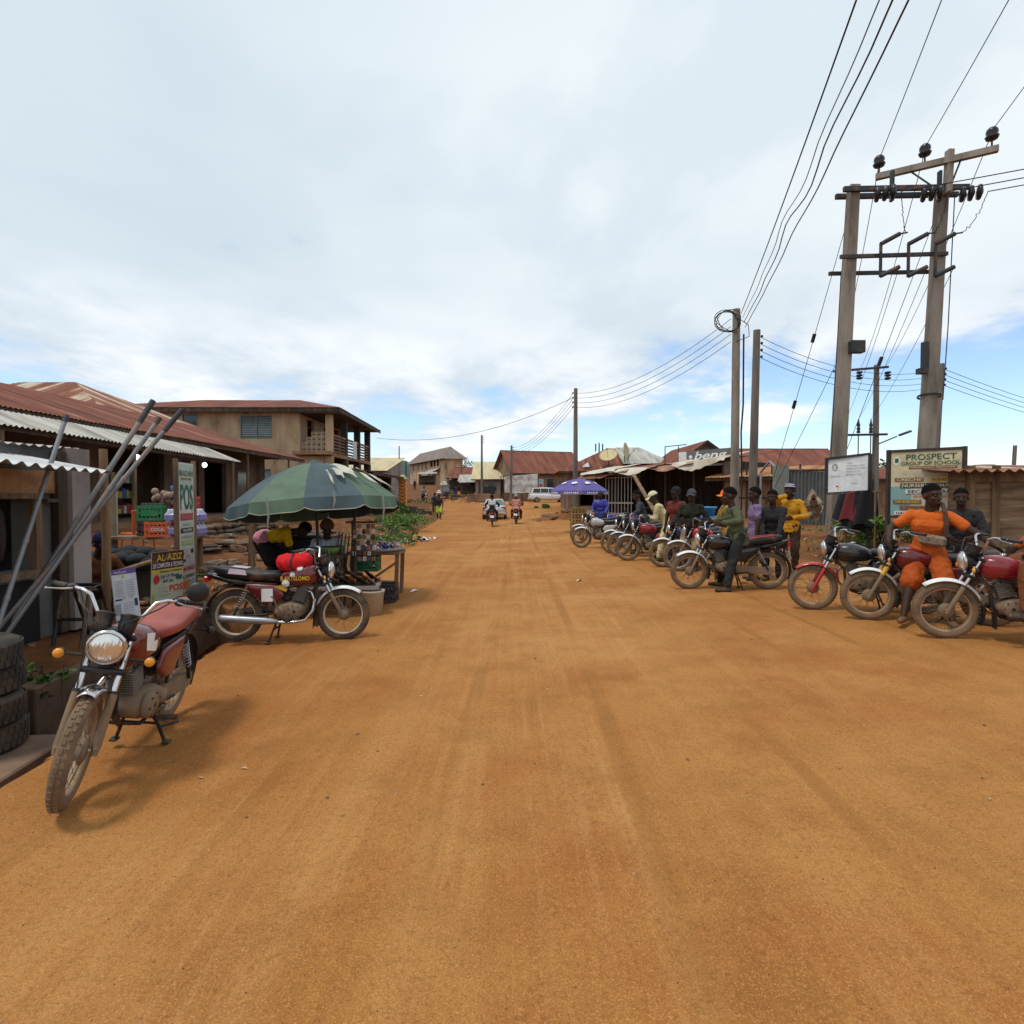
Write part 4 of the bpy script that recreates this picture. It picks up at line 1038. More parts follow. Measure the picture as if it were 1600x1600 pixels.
# ------------------------------------------------------------------ right side
r4, b4, _ = house('long brown house with hipped rusty roof carrying two satellite dishes', (4.9, 50), (15, 50), 8, .6, 4.2, 6.1, 'hip', 'brown', rust, over=.9, ops=[(1, 2.2, .8, 2.9, 'dark'), (2.6, 3.4, 1.5, 2.8, 'window'), (5, 6, .7, 2.9, 'door')])
pt = MB(); pt.corr((9.6, 49.9, 4.46), (14.2, 50.2, 4.5), (11.9, 53.9, 6.17), (9.6, 53.9, 6.17), .14)
pt.build('pale_roof_patch', zinc, r4, world=True)
pt = MB(); pt.corr((6.0, 49.3, 4.17), (6.6, 49.3, 4.17), (9.0, 53.0, 5.83), (8.4, 53.0, 5.83), .14); pt.build('pale_roof_patch', zinc_new, r4, world=True)
dish_m = M('dish_cream', (.52, .42, .22), .6, dust=.2)
for c, n, lab in ((at(951, 712, 49.6), V((-.35, -.75, .9)), 'wide tan satellite dish tilted skyward on the rusty hip roof'), (at(977, 706, 50.2), V((.95, -.5, .15)), 'edge-on tan satellite dish beside the wide one on the rusty roof')):
    n.normalize(); dz = thing('satellite_dish', lab, 'satellite dish', (c.x, c.y, 4.4), 0, 'satellite dishes on the roof')
    m = MB(); cl = V((0, 0, c.z - 4.4)); m.lathe([(0, .0), (.3, .02), (.55, .08), (.8, .18), (.81, .19), (.55, .10), (.3, .035), (0, .015)], cl - n * .08, n, 28); m.build('reflector', dish_m, dz)
    m = MB(); m.tube([cl - n * .08, (0, .1, 0.0)], .04, 8); m.tube([(0, .1, 0), (0, .1, -.25)], .05, 8); m.build('mount', iron, dz)
    m = MB(); m.tube([cl + V((0, 0, -.7)) + n * .1, cl + n * .75], .015, 6); m.tube([cl + n * .68, cl + n * .82], .04, 8); m.build('feed_arm', iron, dz)
house('small house with red front gable behind the tarp stall', (12.6, 44), (16.9, 44), 9, .6, 4.3, 5.85, 'gable_v', 'grey', rust_r, over=.5, ops=[(1.6, 2.6, 3.0, 4.0, 'window')])
house('red roofed house stretching right behind the twin poles', (17.2, 46), (26.5, 46), 7, .6, 3.9, 5.7, 'gable_u', 'brown', rust_r, over=.6, ops=[(2, 3, .8, 2.8, 'door')])
house('low red roofed house left of the palm tree', (19.5, 38), (26.5, 38), 6, .6, 3.0, 4.35, 'hip', 'mud', rust_r, over=.5)

# tarp covered market stall
SA, SB = V((4.7, 33, 0)), V((9.6, 26, 0)); ud = (SB - SA).normalized(); wd = V((-ud.y, ud.x, 0)); SL = (SB - SA).length
sz = .25
stall = thing('market_stall', 'dark open market stall roofed with cream and rust tarpaulins', 'stall', (SA.x, SA.y, sz), math.atan2(ud.y, ud.x))
m = MB(); wall_panel(m, SL, 3.0, .08, [], fr=lambda x, y, z: (x, 3.4 - y, z)); m.span(0, .08, 0, 3.4, 0, 2.6); m.span(SL - .08, SL, .1, 3.4, 0, 3.0); m.span(0, SL, .1, 3.4, -.2, .02)
m.build('wall', ramp3('black_brown_boards', [(.2, (.018, .014, .011)), (.5, (.04, .03, .024)), (.8, (.075, .055, .04))], 1, (5, 5, .6), uv=False), stall)
for i in range(6):
    x = SL * i / 5; m = MB(); m.tube([(min(max(x, .06), SL - .06), .06, 0), (min(max(x, .06), SL - .06), .02, 2.55 + .3 * i / 5)], .05, 8); m.build('post', wood_d, stall)
def tarp_fn(x0, x1, drop, ph, back=3.3, lift=0.0):
    def f(u, v):
        x = x0 + (x1 - x0) * u; t = x / SL
        fr = 2.58 + .36 * t + lift; bk = fr + .45
        y = -.95 + (back + .95) * v
        z = fr + (bk - fr) * v + .06 * math.sin(x * 2.3 + ph) * (1 - v) + .05 * noise.noise(V((x * 1.3, y * 1.3, ph)))
        if v == 0: z -= drop * (.55 + .45 * math.sin(x * 1.7 + ph) + .15 * noise.noise(V((x * 4, 0, ph))))
        return (x, y + (.12 if v == 0 else 0), z)
    return f
tarp_c = ramp3('cream_tarp', [(.2, (.33, .26, .17)), (.5, (.52, .46, .36)), (.8, (.62, .57, .48))], 1.2, (1, 1, 1), uv=False, rough=.8)
tarp_r = ramp3('rust_tarp', [(.2, (.16, .06, .035)), (.5, (.27, .12, .07)), (.8, (.40, .24, .16))], 1.2, (1, 1, 1), uv=False, rough=.85)
for x0, x1, d, ph, mt, lf in ((-.5, 3.2, .30, .3, tarp_r, 0), (1.9, 5.2, .28, 2.0, tarp_c, .05), (4.6, 7.4, .20, 4.0, tarp_r, .02), (6.2, SL + .5, .38, 1.2, tarp_c, .07), (-.3, 2.4, .12, 3.0, tarp_c, .07)):
    m = MB(); m.grid(tarp_fn(x0, x1, d, ph, 1.4 if lf == .07 else 3.3, lf), 40, 10); m.build('tarpaulin', mt, stall)
m = MB(); m.corr((-.3, .3, 2.75), (SL + .3, .3, 3.1), (SL + .3, 3.6, 3.55), (-.3, 3.6, 3.2), .13); m.build('roof', rust, stall)
m = MB()
for i in range(9): m.tube([(1.0 + i * .24, -.05, .4), (1.0 + i * .24, -.05, 2.45)], .02, 6)
for z in (.45, 1.0, 1.05, 2.4): m.tube([(.95, -.05, z), (3.05, -.05, z)], .02, 6)
m.build('metal_bars', M('white_bars', (.42, .42, .42), .5), stall)
m = MB(); m.span(SL - .02, SL + .5, -.05, .45, 0, 2.95); m.build('pillar', W['pale'], stall)
m = MB(); m.span(3.4, 6.8, .4, 1.0, .75, .82); [m.span(x, x + .08, .45, .95, 0, .75) for x in (3.4, 5, 6.7)]; m.build('counter', wood_d, stall)
a, b = at(990, 742, 27.4), at(1030, 812, 23.5)
o = MB(); o.bar(a, b, .16, .07); tag(o.build('timber_prop', wood), 'weathered timber prop leaning against the tarp edge', 'timber')
# signboard on stall roof
sg = thing('shop_sign', 'weathered grey roof sign with slanted white script letters', 'sign', (0, 0, 0), 0)
c0 = at(1060, 726, 28.5); c1 = at(1150, 722, 25.6); xd = (c1 - c0); xd.z = 0; w_ = xd.length; xd.normalize(); yd = V((0, 0, 1)); nrm = xd.cross(yd)
sg.location = c0
def pw(m, x0, x1, z0, z1, off, mi=0): m.add([c0 + xd * x + yd * z + nrm * (off + t) for t in (0, -.02) for x, z in ((x0, z0), (x1, z0), (x1, z1), (x0, z1))], [(0, 1, 2, 3), (7, 6, 5, 4), (0, 4, 5, 1), (1, 5, 6, 2), (2, 6, 7, 3), (3, 7, 4, 0)], mi)
part_world('panel', M('grey_sign', (.13, .13, .13), .7, dust=.2), sg, lambda m: pw(m, 0, w_, 0, .62, 0))
part_world('white_panel', white_paint, sg, lambda m: pw(m, .02, .52, .02, .6, .012))
part_world('lettering', white_paint, sg, lambda m: (m.lathe([(.11, 0), (.11, .01), (0, .01)], c0 + xd * .78 + yd * .3 + nrm * .006, nrm, 16), m.text('beng', c0 + xd * 1.0 + yd * .06 + nrm * .006, xd, yd, .5, 1.9, bold=.02, shear=.25)))
part_world('frame', iron, sg, lambda m: (m.bar(c0 - xd * .9, c0 - xd * .9 + yd * .95, .04), m.bar(c0, c0 + yd * .9, .04), m.bar(c0 - xd * .9 + yd * .95, c0 + yd * .95 + xd * .5, .04), m.bar(c0 - xd * .9 - yd * .02, c0 + xd * w_ - yd * .02, .05)))

# plywood kiosk, frame and tin fence under the twin poles
k7, _, _ = house('plywood kiosk with orange rusted eave behind the yellow jacket man', (9.3, 25.5), (12.4, 22.5), 2.5, .5, 2.55, 2.95, 'mono', ramp3('plywood', [(.2, (.15, .085, .045)), (.5, (.30, .18, .10)), (.8, (.38, .25, .15))], 1, (2, 2, .6), uv=False), ramp3('orange_rust', [(.2, (.20, .08, .03)), (.5, (.38, .17, .06)), (.8, (.48, .30, .16))], 1, (2, .3, 1)), over=.55, cat='kiosk', name='kiosk', ops=[])
m = MB()
for x in (.02, 1.05, 2.1, 3.2, 4.2): m.span(x, x + .07, -.05, -.004, .2, 2.5)
for z in (1.1, 1.9): m.span(.1, 4.2, -.046, -.003, z, z + .06)
m.build('battens', wood_d, k7)
fm = MB(); a, b = at(1188, 800, 20.5), at(1216, 800, 19.5)
for p in (a, b): fm.tube([(p.x, p.y, .3), (p.x, p.y, 2.5)], .04, 8)
fm.tube([(a.x, a.y, 2.5), ((a.x + b.x) / 2, (a.y + b.y) / 2, 2.85), (b.x, b.y, 2.5)], .04, 8)
tag(fm.build('pipe_frame', steel), 'bare grey pipe arch standing before the plywood kiosk', 'frame')
tfn = thing('metal_fence', 'grey upright corrugated metal fence left of the white notice board', 'fence', (9.6, 19, .4))
m = MB(); m.grid(lambda u, v: (2.4 * u - .5, .03 * math.sin(u * 2.4 / .12 * 6.283), -.3 + 2.35 * v), 240, 2); m.build('panel', M('dark_tin', (.12, .13, .13), .6, .3, dust=.25), tfn)
m = MB(); m.span(-.95, -.52, -.1, .15, -.4, 2.25); m.build('pillar', M('greenish_concrete', (.19, .20, .17), .95), tfn)
m = MB(); m.bar((-.5, .02, 2.08), (1.9, .02, 2.12), .08, .08); m.build('rail', wood_d, tfn)
pm = MB(); a = at(1243, 745, 19.2); pm.box((a.x, a.y, 1.9), (.55, .03, 1.3), None, 0); [pm.box((a.x, a.y - .02, 1.45 + i * .24), (.45, .01, .1), None, 1) for i in range(5)]
tag(pm.build('poster', [M('pinkish_print', (.42, .36, .40)), M('print_maroon', (.25, .06, .10))]), 'pink and maroon printed poster panel behind the striped beanie', 'poster')

# wooden shack at the right edge
k9 = thing('wooden_shack', 'weathered plank shack with rusty tin roof at the right edge', 'shack', (7.55, 9.6, .3), math.atan2(-1.3, 4.2))
m = MB()
for i in range(9):
    z = i * .20
    m.span(.1, 4.2, 0, .03, z, z + .195); 
    m.span(0, .03, .02, 2.4, z, z + .195)
m.build('wall', wood_h, k9)
m = MB(); m.span(-.02, .12, -.045, -.002, -.2, 1.85); m.span(.36, .47, -.045, -.002, -.2, 1.85); m.span(.1, 4.2, -.05, -.004, 1.58, 1.80); m.build('frame', wood, k9)
m = MB(); m.span(.95, 1.22, -.008, -.003, 1.0, 1.18); m.build('hole_shade', hole_dark, k9)  # thin dark plate on uncut boards, painting the shade of an opening
m = MB(); m.corr((-.35, -.35, 1.74), (4.4, -.35, 1.80), (4.4, 2.6, 2.0), (-.35, 2.6, 1.92), .15, .025, wob=.04); m.build('roof', rust_b, k9)
wt = MB(); c = V((10.3, 12.6, .4)); wt.lathe([(0, 0), (.5, 0), (.52, .1), (.52, .8), (.50, .85), (.52, .9), (.52, 1.65), (.46, 1.78), (.2, 1.88), (.2, 1.93), (0, 1.94)], c, n=28)
tag(wt.build('water_tank', black), 'black plastic water tank behind the plank shack', 'tank')

# ------------------------------------------------------------------ kiosk at the left edge
kk, kb, _ = house('dark near kiosk with barred shop window and mud plaster band at the left edge', (-5.2, 3.6), (-5.2, 6.9), 2.6, .15, 2.2, 2.3, 'mono', 'grey', zinc, over=.02, cat='kiosk', name='kiosk', ops=[(.5, 2.58, .86, 1.66, 'dark')], fascia=False)
part_world('awning', zinc_new, kk, lambda m: m.corr((-4.28, 3.2, 2.0), (-4.28, 6.15, 1.90), (-5.18, 6.15, 2.07), (-5.18, 3.2, 2.17), .15, .022))
part_world('plaster_band', ramp3('clay_plaster', [(.2, (.14, .06, .025)), (.5, (.30, .15, .06)), (.8, (.40, .22, .10))], 2.5, (1, 1, 1), uv=False, bump=.6), kk, lambda m: m.span(-5.2, -5.14, 3.7, 6.55, 1.68, 1.93))
part_world('window_frame', wood, kk, lambda m: (m.span(-5.2, -5.10, 4.0, 6.22, .78, .86), m.span(-5.2, -5.11, 6.18, 6.26, .86, 1.68), m.span(-5.2, -5.12, 4.02, 6.18, 1.62, 1.68)))
part_world('hanging_wares', [M('ware_tan', (.22, .15, .10)), M('ware_dark', (.05, .035, .03))], kk, lambda m: [m.ell((-5.32 - .1 * rnd.random(), 4.2 + i * .125, 1.2 + .1 * rnd.random()), (.05, .05, .2 + .12 * rnd.random()), None, i % 2, 8, 6) for i in range(16)])
part_world('skirting', M('soot_black', (.012, .011, .011), .9), kk, lambda m: m.span(-5.2, -5.15, 3.6, 6.25, -.1, .74))
part_world('pale_pier', W['pale'], kk, lambda m: m.span(-5.2, -5.05, 6.62, 6.9, .1, 2.2))
part_world('dark_post', wood_d, kk, lambda m: m.span(-5.18, -5.10, 6.48, 6.6, .1, 2.15))
part_world('ledge', wood_d, kk, lambda m: m.span(-5.2, -5.08, 6.3, 6.48, 1.58, 1.62))

# timber stalls, low walls and poles on the far right bend
def far_stall(label, px, d, w_, h_, rf):
    q = at(px, 770, d); z = ground(q.x, d); r_ = thing('timber_stall', label, 'stall', (q.x, d, z - .1), rnd.uniform(-.2, .2), 'timber stalls on the bend')
    for x in (-w_ / 2, w_ / 2):
        for y in (-.7, .7): m = MB(); m.bar((x, y, 0), (x + rnd.uniform(-.1, .1), y, h_ + (.3 if y > 0 else 0)), .1, .1); m.build('post', wood_d, r_)
    m = MB(); m.corr((-w_ / 2 - .3, -1.1, h_), (w_ / 2 + .3, -1.1, h_ + .05), (w_ / 2 + .3, 1.0, h_ + .4), (-w_ / 2 - .3, 1.0, h_ + .35), .14, .02, wob=.06); m.build('roof', rf, r_)
    m = MB(); m.span(-w_ / 2, w_ / 2, -.75, -.65, .75, .9); m.span(-w_ / 2, w_ / 2, -.65, .2, .84, .9); m.span(-w_ / 2 + .1, w_ / 2 - .1, .5, .56, .2, h_ - .3); m.build('counter', wood_d, r_)
far_stall('leaning timber stall with rusty roof right of the loaded tricycle', 712, 92, 2.4, 2.2, rust)
far_stall('timber stall with zinc roof before the blue fronted shack', 733, 80, 2.2, 2.1, zinc)
far_stall('small open timber stall beside the cream roofed shop', 752, 83, 1.6, 2.0, rust_r)
far_stall('market stall frame at the foot of the distant storey house', 668, 112, 3.0, 2.3, zinc)
lw = MB(); lw.box((0, 0, .45), (2.6, .25, .9), Matrix.Rotation(R(-14), 3, 'Z'), 0, .03); lw.box((1.5, -.05, .35), (.8, .4, .95), Matrix.Rotation(R(-14), 3, 'Z'), 1, .03)
o = lw.build('low_wall', [W['brown'], W['mud']]); o.location = (-3.7, 63.2, ground(-3.7, 63.2)); tag(o, 'low brown wall with a ramp end left of the silver car', 'wall')
wpl = MB()
for i in range(22): a = rnd.uniform(-.25, .25); wpl.tube([(-1.2 + rnd.uniform(-.3, .3), rnd.uniform(-.5, .5), .08 + .05 * i * .6), (1.2 + rnd.uniform(-.4, .4), rnd.uniform(-.5, .5) + a, .08 + .05 * i * .6)], .05, 6)
o = wpl.build('wood_pile', wood); o.location = (-6.2, 68, ground(-6.2, 68)); o.rotation_euler = (0, 0, -.4); tag(o, 'heaped firewood on the bank at the far bend', 'wood pile')
# ------------------------------------------------------------------ poles and wires
def pole(label, x, y, top, r0=.17, r1=.11, lean=(0, 0), mat=None, sq=False, group='utility poles', pins=0, cat='utility pole', pin_dir=(1, 0)):
    z = ground(x, y) - .3
    root = thing('utility_pole', label, cat, (x, y, z), 0, group)
    h = top - z; m = MB()
    if sq:
        m.add([(s1 * w + lx, s2 * w + ly, zz) for zz, w, lx, ly in ((0, r0, 0, 0), (h, r1, lean[0], lean[1])) for s1, s2 in ((-1, -1), (1, -1), (1, 1), (-1, 1))], [(0, 1, 5, 4), (1, 2, 6, 5), (2, 3, 7, 6), (3, 0, 4, 7), (4, 5, 6, 7)])
    else: m.tube([(0, 0, 0), (lean[0] * .5, lean[1] * .5, h * .5), (lean[0], lean[1], h)], [r0, (r0 + r1) / 2, r1], 12)
    m.build('shaft', mat or concrete, root)
    for i in range(pins):
        zz = h - .25 - i * .28; k = zz / h
        px_, py_ = lean[0] * k, lean[1] * k
        m = MB(); m.tube([(px_ - pin_dir[0] * .12, py_ - pin_dir[1] * .12, zz), (px_ + pin_dir[0] * .24, py_ + pin_dir[1] * .24, zz)], .018, 6); m.lathe([(.02, -.05), (.045, -.04), (.045, .04), (.02, .05)], (px_ + pin_dir[0] * .22, py_ + pin_dir[1] * .22, zz), (0, 0, 1), 10); m.build('insulator', porcelain, root)
    return root, h, z
def wire(label, a, b, sag=.4, r=.011, group='overhead wires', kink=0.0, n=28):
    a, b = V(a), V(b); m = MB(); pts = []
    for i in range(n + 1):
        t = i / n; p = a.lerp(b, t); p.z -= sag * 4 * t * (1 - t)
        if kink: p += V((noise.noise(V((t * 14, 3, kink))), 0, noise.noise(V((t * 14, 9, kink))))) * kink * min(1, 6 * t * (1 - t))
        pts.append(p)
    m.tube(pts, r, 6)
    return tag(m.build('overhead_wire', wire_m), label, 'wire', group)

# twin concrete poles of the H frame
P1 = V((8.38, 15, 0)); P2 = V((10.65, 15, 0)); T1, T2 = 9.6, 9.55
hp = thing('power_pole_frame', 'tall concrete H frame of two leaning power poles with crossarms and fuses', 'power pole', (P1.x, P1.y, ground(P1.x, P1.y) - .3))
def hpt(i, z): 
    b = (P1, P2)[i]; return V((b.x + .042 * (z - .5), 15, z))
for i in (0, 1):
    def f(m, i=i):
        a, b = hpt(i, .2), hpt(i, (T1, T2)[i]); w0, w1 = .165, .12
        m.add([p + V((sx * w, sy * w * .85, 0)) for p, w in ((a, w0), (b, w1)) for sx, sy in ((-1, -1), (1, -1), (1, 1), (-1, 1))], [(0, 1, 5, 4), (1, 2, 6, 5), (2, 3, 7, 6), (3, 0, 4, 7), (4, 5, 6, 7)])
    part_world('pole', concrete, hp, f)
part_world('crossarm', iron, hp, lambda m: (m.bar(hpt(0, 9.4) + V((-.35, -.18, .02)), hpt(1, 9.4) + V((.55, -.18, .08)), .09, .12), m.bar(hpt(0, 9.4) + V((-.35, .18, .02)), hpt(1, 9.4) + V((.55, .18, .08)), .09, .12)))
part_world('crossarm', iron, hp, lambda m: (m.bar(hpt(0, 7.72) + V((-.35, -.2, 0)), hpt(1, 7.8) + V((.1, -.2, 0)), .07, .09), m.bar(hpt(0, 7.45) + V((-.4, .2, 0)), hpt(1, 7.5) + V((.1, .2, 0)), .07, .09)))
up0 = hpt(1, 9.3) + V((0, -.2, 0)); up1 = V((up0.x + .04, up0.y, 10.38))
part_world('upright', concrete, hp, lambda m: m.bar(up0, up1, .16, .14))
CA, CB = V((9.85, 15.75, 10.05)), V((12.3, 14.35, 10.62)); CA, CB = at(1368, 277, 15.5), at(1560, 232, 14.3)
part_world('top_crossarm', concrete, hp, lambda m: m.bar(CA, CB, .13, .15))
part_world('brace', iron, hp, lambda m: (m.bar(CA.lerp(CB, .28), up0 + V((-.1, 0, -.0)), .04, .03), m.bar(CA.lerp(CB, .72), up0 + V((.1, 0, .25)), .04, .03)))
INS = []
def disc_ins(m, c, ax, k=3, r=.13, st=.13):
    ax = V(ax).normalized()
    for i in range(k):
        o = V(c) + ax * (i * st); m.lathe([(.03, -.07), (r * .85, -.06), (r, -.01), (r * .9, .03), (r * .5, .05), (.04, .07)], o, ax, 14)
for t in (.03, .42, .95):
    c = CA.lerp(CB, t) + V((0, 0, .08))
    def f(m, c=c):
        m.tube([c, c + V((0, 0, .24))], .022, 6); m.lathe([(.02, .18), (.12, .18), (.15, .24), (.10, .29), (.13, .33), (.12, .40), (.08, .45), (0, .46)], c, (0, 0, 1), 14)
    part_world('pin_insulator', porcelain, hp, f); INS.append(c + V((0, -.05, .42)))
for x in (.25, 1.45):
    c = hpt(0, 9.4) + V((x + .5, -.22, 0)); part_world('spare_bracket', iron, hp, lambda m: m.bar(c + V((.1, 0, -.3)), c + V((.1, 0, .45)), .11, .06))
for x in (.45, 1.62, 2.60):
    c = hpt(0, 9.4) + V((x, -.28, -.16)); part_world('strain_insulator', porcelain, hp, lambda m: disc_ins(m, c, (.86, -.45, -.06), 3, .19, .17))
for x in (.62, 1.32, 2.0):
    c = hpt(0, 7.6) + V((x, -.3, 0))
    def f(m, c=c):
        m.bar(c + V((0, 0, -.42)), c + V((0, 0, .42)), .06, .05); m.tube([c + V((0, 0, .40)), c + V((.42, -.08, .62))], .055, 8); m.tube([c + V((0, 0, -.40)), c + V((.42, -.08, -.2))], .055, 8)
        m.tube([c + V((.42, -.08, .62)), c + V((.6, -.1, .64))], .02, 6)
    part_world('fuse_cutout', iron, hp, f)
part_world('bracket', iron, hp, lambda m: m.box(hpt(0, 5.45) + V((.2, -.2, 0)), (.34, .2, .3)))
part_world('bracket', iron, hp, lambda m: (m.box(hpt(1, 5.2) + V((-.25, -.1, 0)), (.10, .16, .8)), m.box(hpt(1, 4.85) + V((-.32, -.14, 0)), (.2, .2, .14))))
part_world('wrapped_cable', wire_m, hp, lambda m: (m.tube([hpt(1, 9.3) + V((.19, -.2, 0)), hpt(1, 6) + V((.23, -.2, 0)), hpt(1, 4.1) + V((.2, -.22, 0))], .012, 6), m.lathe([(.26, 0), (.27, .03), (.26, .06)], hpt(1, 4.2), (0.05, .1, 1), 14), m.tube([hpt(0, 7.4) + V((-.25, -.1, 0)), hpt(0, 2) + V((-.24, -.1, 0))], .010, 5)))
# second pole frame behind
Q1, Q2 = V((18.7, 33, 0)), V((20.8, 33, 0))
hq = thing('power_pole_frame', 'smaller power pole frame with transformer bushings seen between the tall twin poles', 'power pole', (Q1.x, Q1.y, .2))
for q in (Q1, Q2): part_world('pole', concrete_d, hq, lambda m: m.tube([(q.x, q.y, .2), (q.x - .05, q.y, 9.1)], [.2, .14], 10))
part_world('crossarm', iron, hq, lambda m: (m.bar((18.2, 32.8, 8.7), (21.3, 32.8, 8.95), .1, .12), m.bar((18.5, 32.8, 5.1), (21.3, 32.8, 5.15), .1, .12)))
for x in (18.4, 19.6, 21.2): part_world('strain_insulator', porcelain, hq, lambda m: disc_ins(m, (x, 32.7, 8.6), (0, 0, -1), 3, .17, .16))
for x in (18.9, 19.6, 20.3): part_world('bushing', porcelain, hq, lambda m: (m.lathe([(.05, 0), (.12, .05), (.07, .15), (.11, .25), (.06, .35), (.1, .45), (.05, .6), (.03, .8), (0, .8)], (x, 32.7, 5.2), (0, 0, 1), 10), m.tube([(x, 32.7, 5.1), (x, 32.7, 2.9)], .03, 6)))
part_world('transformer', iron, hq, lambda m: (m.box((19.7, 33.2, 2.4), (1.6, .9, 1.1), None, 0, .08), [m.span(18.95 + i * .15, 19.0 + i * .15, 32.55, 32.72, 1.95, 2.85) for i in range(10)]))
part_world('street_lamp_arm', iron, hq, lambda m: (m.tube([(20.8, 32.8, 4.6), (21.6, 32.4, 5.0)], .04, 6), m.box((21.9, 32.2, 5.15), (.7, .2, .12), Matrix.Rotation(R(-20), 3, 'Y'), 0, .03)))
PA = (8.3, 21.5); PB = (10.0, 24.0)
pole('straight concrete pole with a coil of cable at its top', *PA, 8.55, .165, .135)
pole('slimmer dark pole leaning beside the coil topped one', *PB, 8.5, .18, .14, (.12, 0), concrete_d, pins=4)
co_ = MB()
for i in range(5):
    c = V((PA[0] - .42 + .05 * rnd.random(), PA[1] - .25, 8.0 + .06 * rnd.random())); rr = .42 + .05 * rnd.random(); tl = rnd.uniform(-.2, .2)
    co_.tube([c + V((rr * math.cos(a), .15 * math.sin(a * 2 + i), rr * .85 * math.sin(a) + tl * math.cos(a))) for a in [2 * math.pi * k / 28 for k in range(29)]], .014, 5, caps=False)
co_.tube([c + V((.4, 0, .1)), (PA[0] + .35, PA[1] - .25, 7.9), (PA[0] + .4, PA[1] - .2, 7.5), (PA[0] - .1, PA[1] - .25, 7.3)], .014, 5)
tag(co_.build('cable_coil', wire_m), 'loose coil of black cable hung at the pole top', 'cable')
cb = MB(); cb.tube([(PA[0] + .22, PA[1] - .15, 7.6), (PA[0] + .2, PA[1] - .22, 5), (PA[0] + .5, 22.2, 4.1), (PA[0] + .55, 22.2, 2.2), (PA[0] + .45, 22, .6)], .03, 6); tag(cb.build('cable', wire_m), 'thick black cable running down between the two poles', 'cable')
pole('dark pole standing behind the purple parasol', 3.85, 35, 8.15, .17, .11, mat=concrete_d, pins=4, pin_dir=(-.7, .7))
pole('thin leaning pole to the right of the tall twin poles', 21.9, 30, 8.5, .17, .11, (.35, 0), concrete_d, pins=4)
pole('slender far pole above the cream roofed shop', -3.4, 65, 8.5, .15, .10, mat=concrete_d, pins=3)
pole('pole in front of the white tarpaulin fence', -.15, 68, 7.6, .17, .12, (.1, 0), concrete_d, pins=3)
pole('distant thin pole near the blue fronted shack', -8.6, 98, 8.2, .12, .08, mat=concrete_d, pins=2)
pole('bare mast rising over the low shops on the left', -10.75, 55, 6.4, .06, .05, mat=iron, cat='mast', group='thin masts')
pole('shorter bare mast beside the taller one on the left', -10.1, 55, 5.0, .06, .05, mat=iron, cat='mast', group='thin masts')
pole('short bare post rising behind the plank shack', 17.3, 20, 3.4, .07, .06, (.12, 0), concrete_d, group='thin masts', cat='post')
am = MB(); c = at(936, 735, 150); am.tube([(c.x, c.y, 2), (c.x, c.y, 15.5)], .15, 6); [am.box((c.x + dx, c.y, 14.2), (.3, .3, 2.0)) for dx in (-.9, 0, .9)]
tag(am.build('phone_mast', iron), 'faint distant phone mast above the hipped rusty roof', 'mast')
# wires: four low voltage lines coming over the road edge from behind the viewer
for i, (px, nm) in enumerate(((1330, 'leftmost'), (1365, 'second from the left'), (1385, 'third from the left'), (1408, 'rightmost'))):
    z = 8.35 - .17 * i; d = ray(px, 0); q = V((0, 0, CAM_Z)) + d * ((z - .25 - CAM_Z) / d.z)
    a = V((PA[0] + .1 + .05 * i, PA[1] - .2, z)); e = a + (q - a) * 2.3; e.z = z
    wire('sagging cable over the upper sky to the coiled pole, ' + nm + ' of four', e, a, .45, (.013 if i != 1 else .009), 'cables overhead', kink=(.0, .12, .16, .05)[i], n=60)
for i in range(4):
    nm = ('uppermost', 'second highest', 'third highest', 'lowest')[i]; z = 8.3 - .28 * i
    wire('thin wire from the coil topped pole to the parasol pole, ' + nm + ' of four', (PA[0] - .2, PA[1], z - .1), (3.85, 35, 7.85 - .28 * i), .7, .010, 'wires between the poles')
    wire('thin wire from parasol pole on to tarpaulin fence pole, ' + nm + ' of four', (3.7, 35.1, 7.85 - .28 * i), (-.1, 68, 7.35 - .25 * i), .9, .013, 'wires down the street')
    wire('thin wire from the slimmer dark pole past the twin poles, ' + nm + ' of four', (PB[0] + .3, PB[1], 8.2 - .28 * i), (22.2, 30, 8.2 - .28 * i), .75, .011, 'wires behind the twin poles')
    wire('thin wire sloping off to the right edge from the leaning pole, ' + nm + ' of four', (22.4, 30, 8.2 - .28 * i), (62, 52, 7.6 - .28 * i), .9, .013, 'wires at the right edge')
wire('single dark wire sagging from the parasol pole to the balcony corner', (3.7, 35, 7.6), (-9.8, 41.8, 5.85), 1.0, .014, 'house service wire')
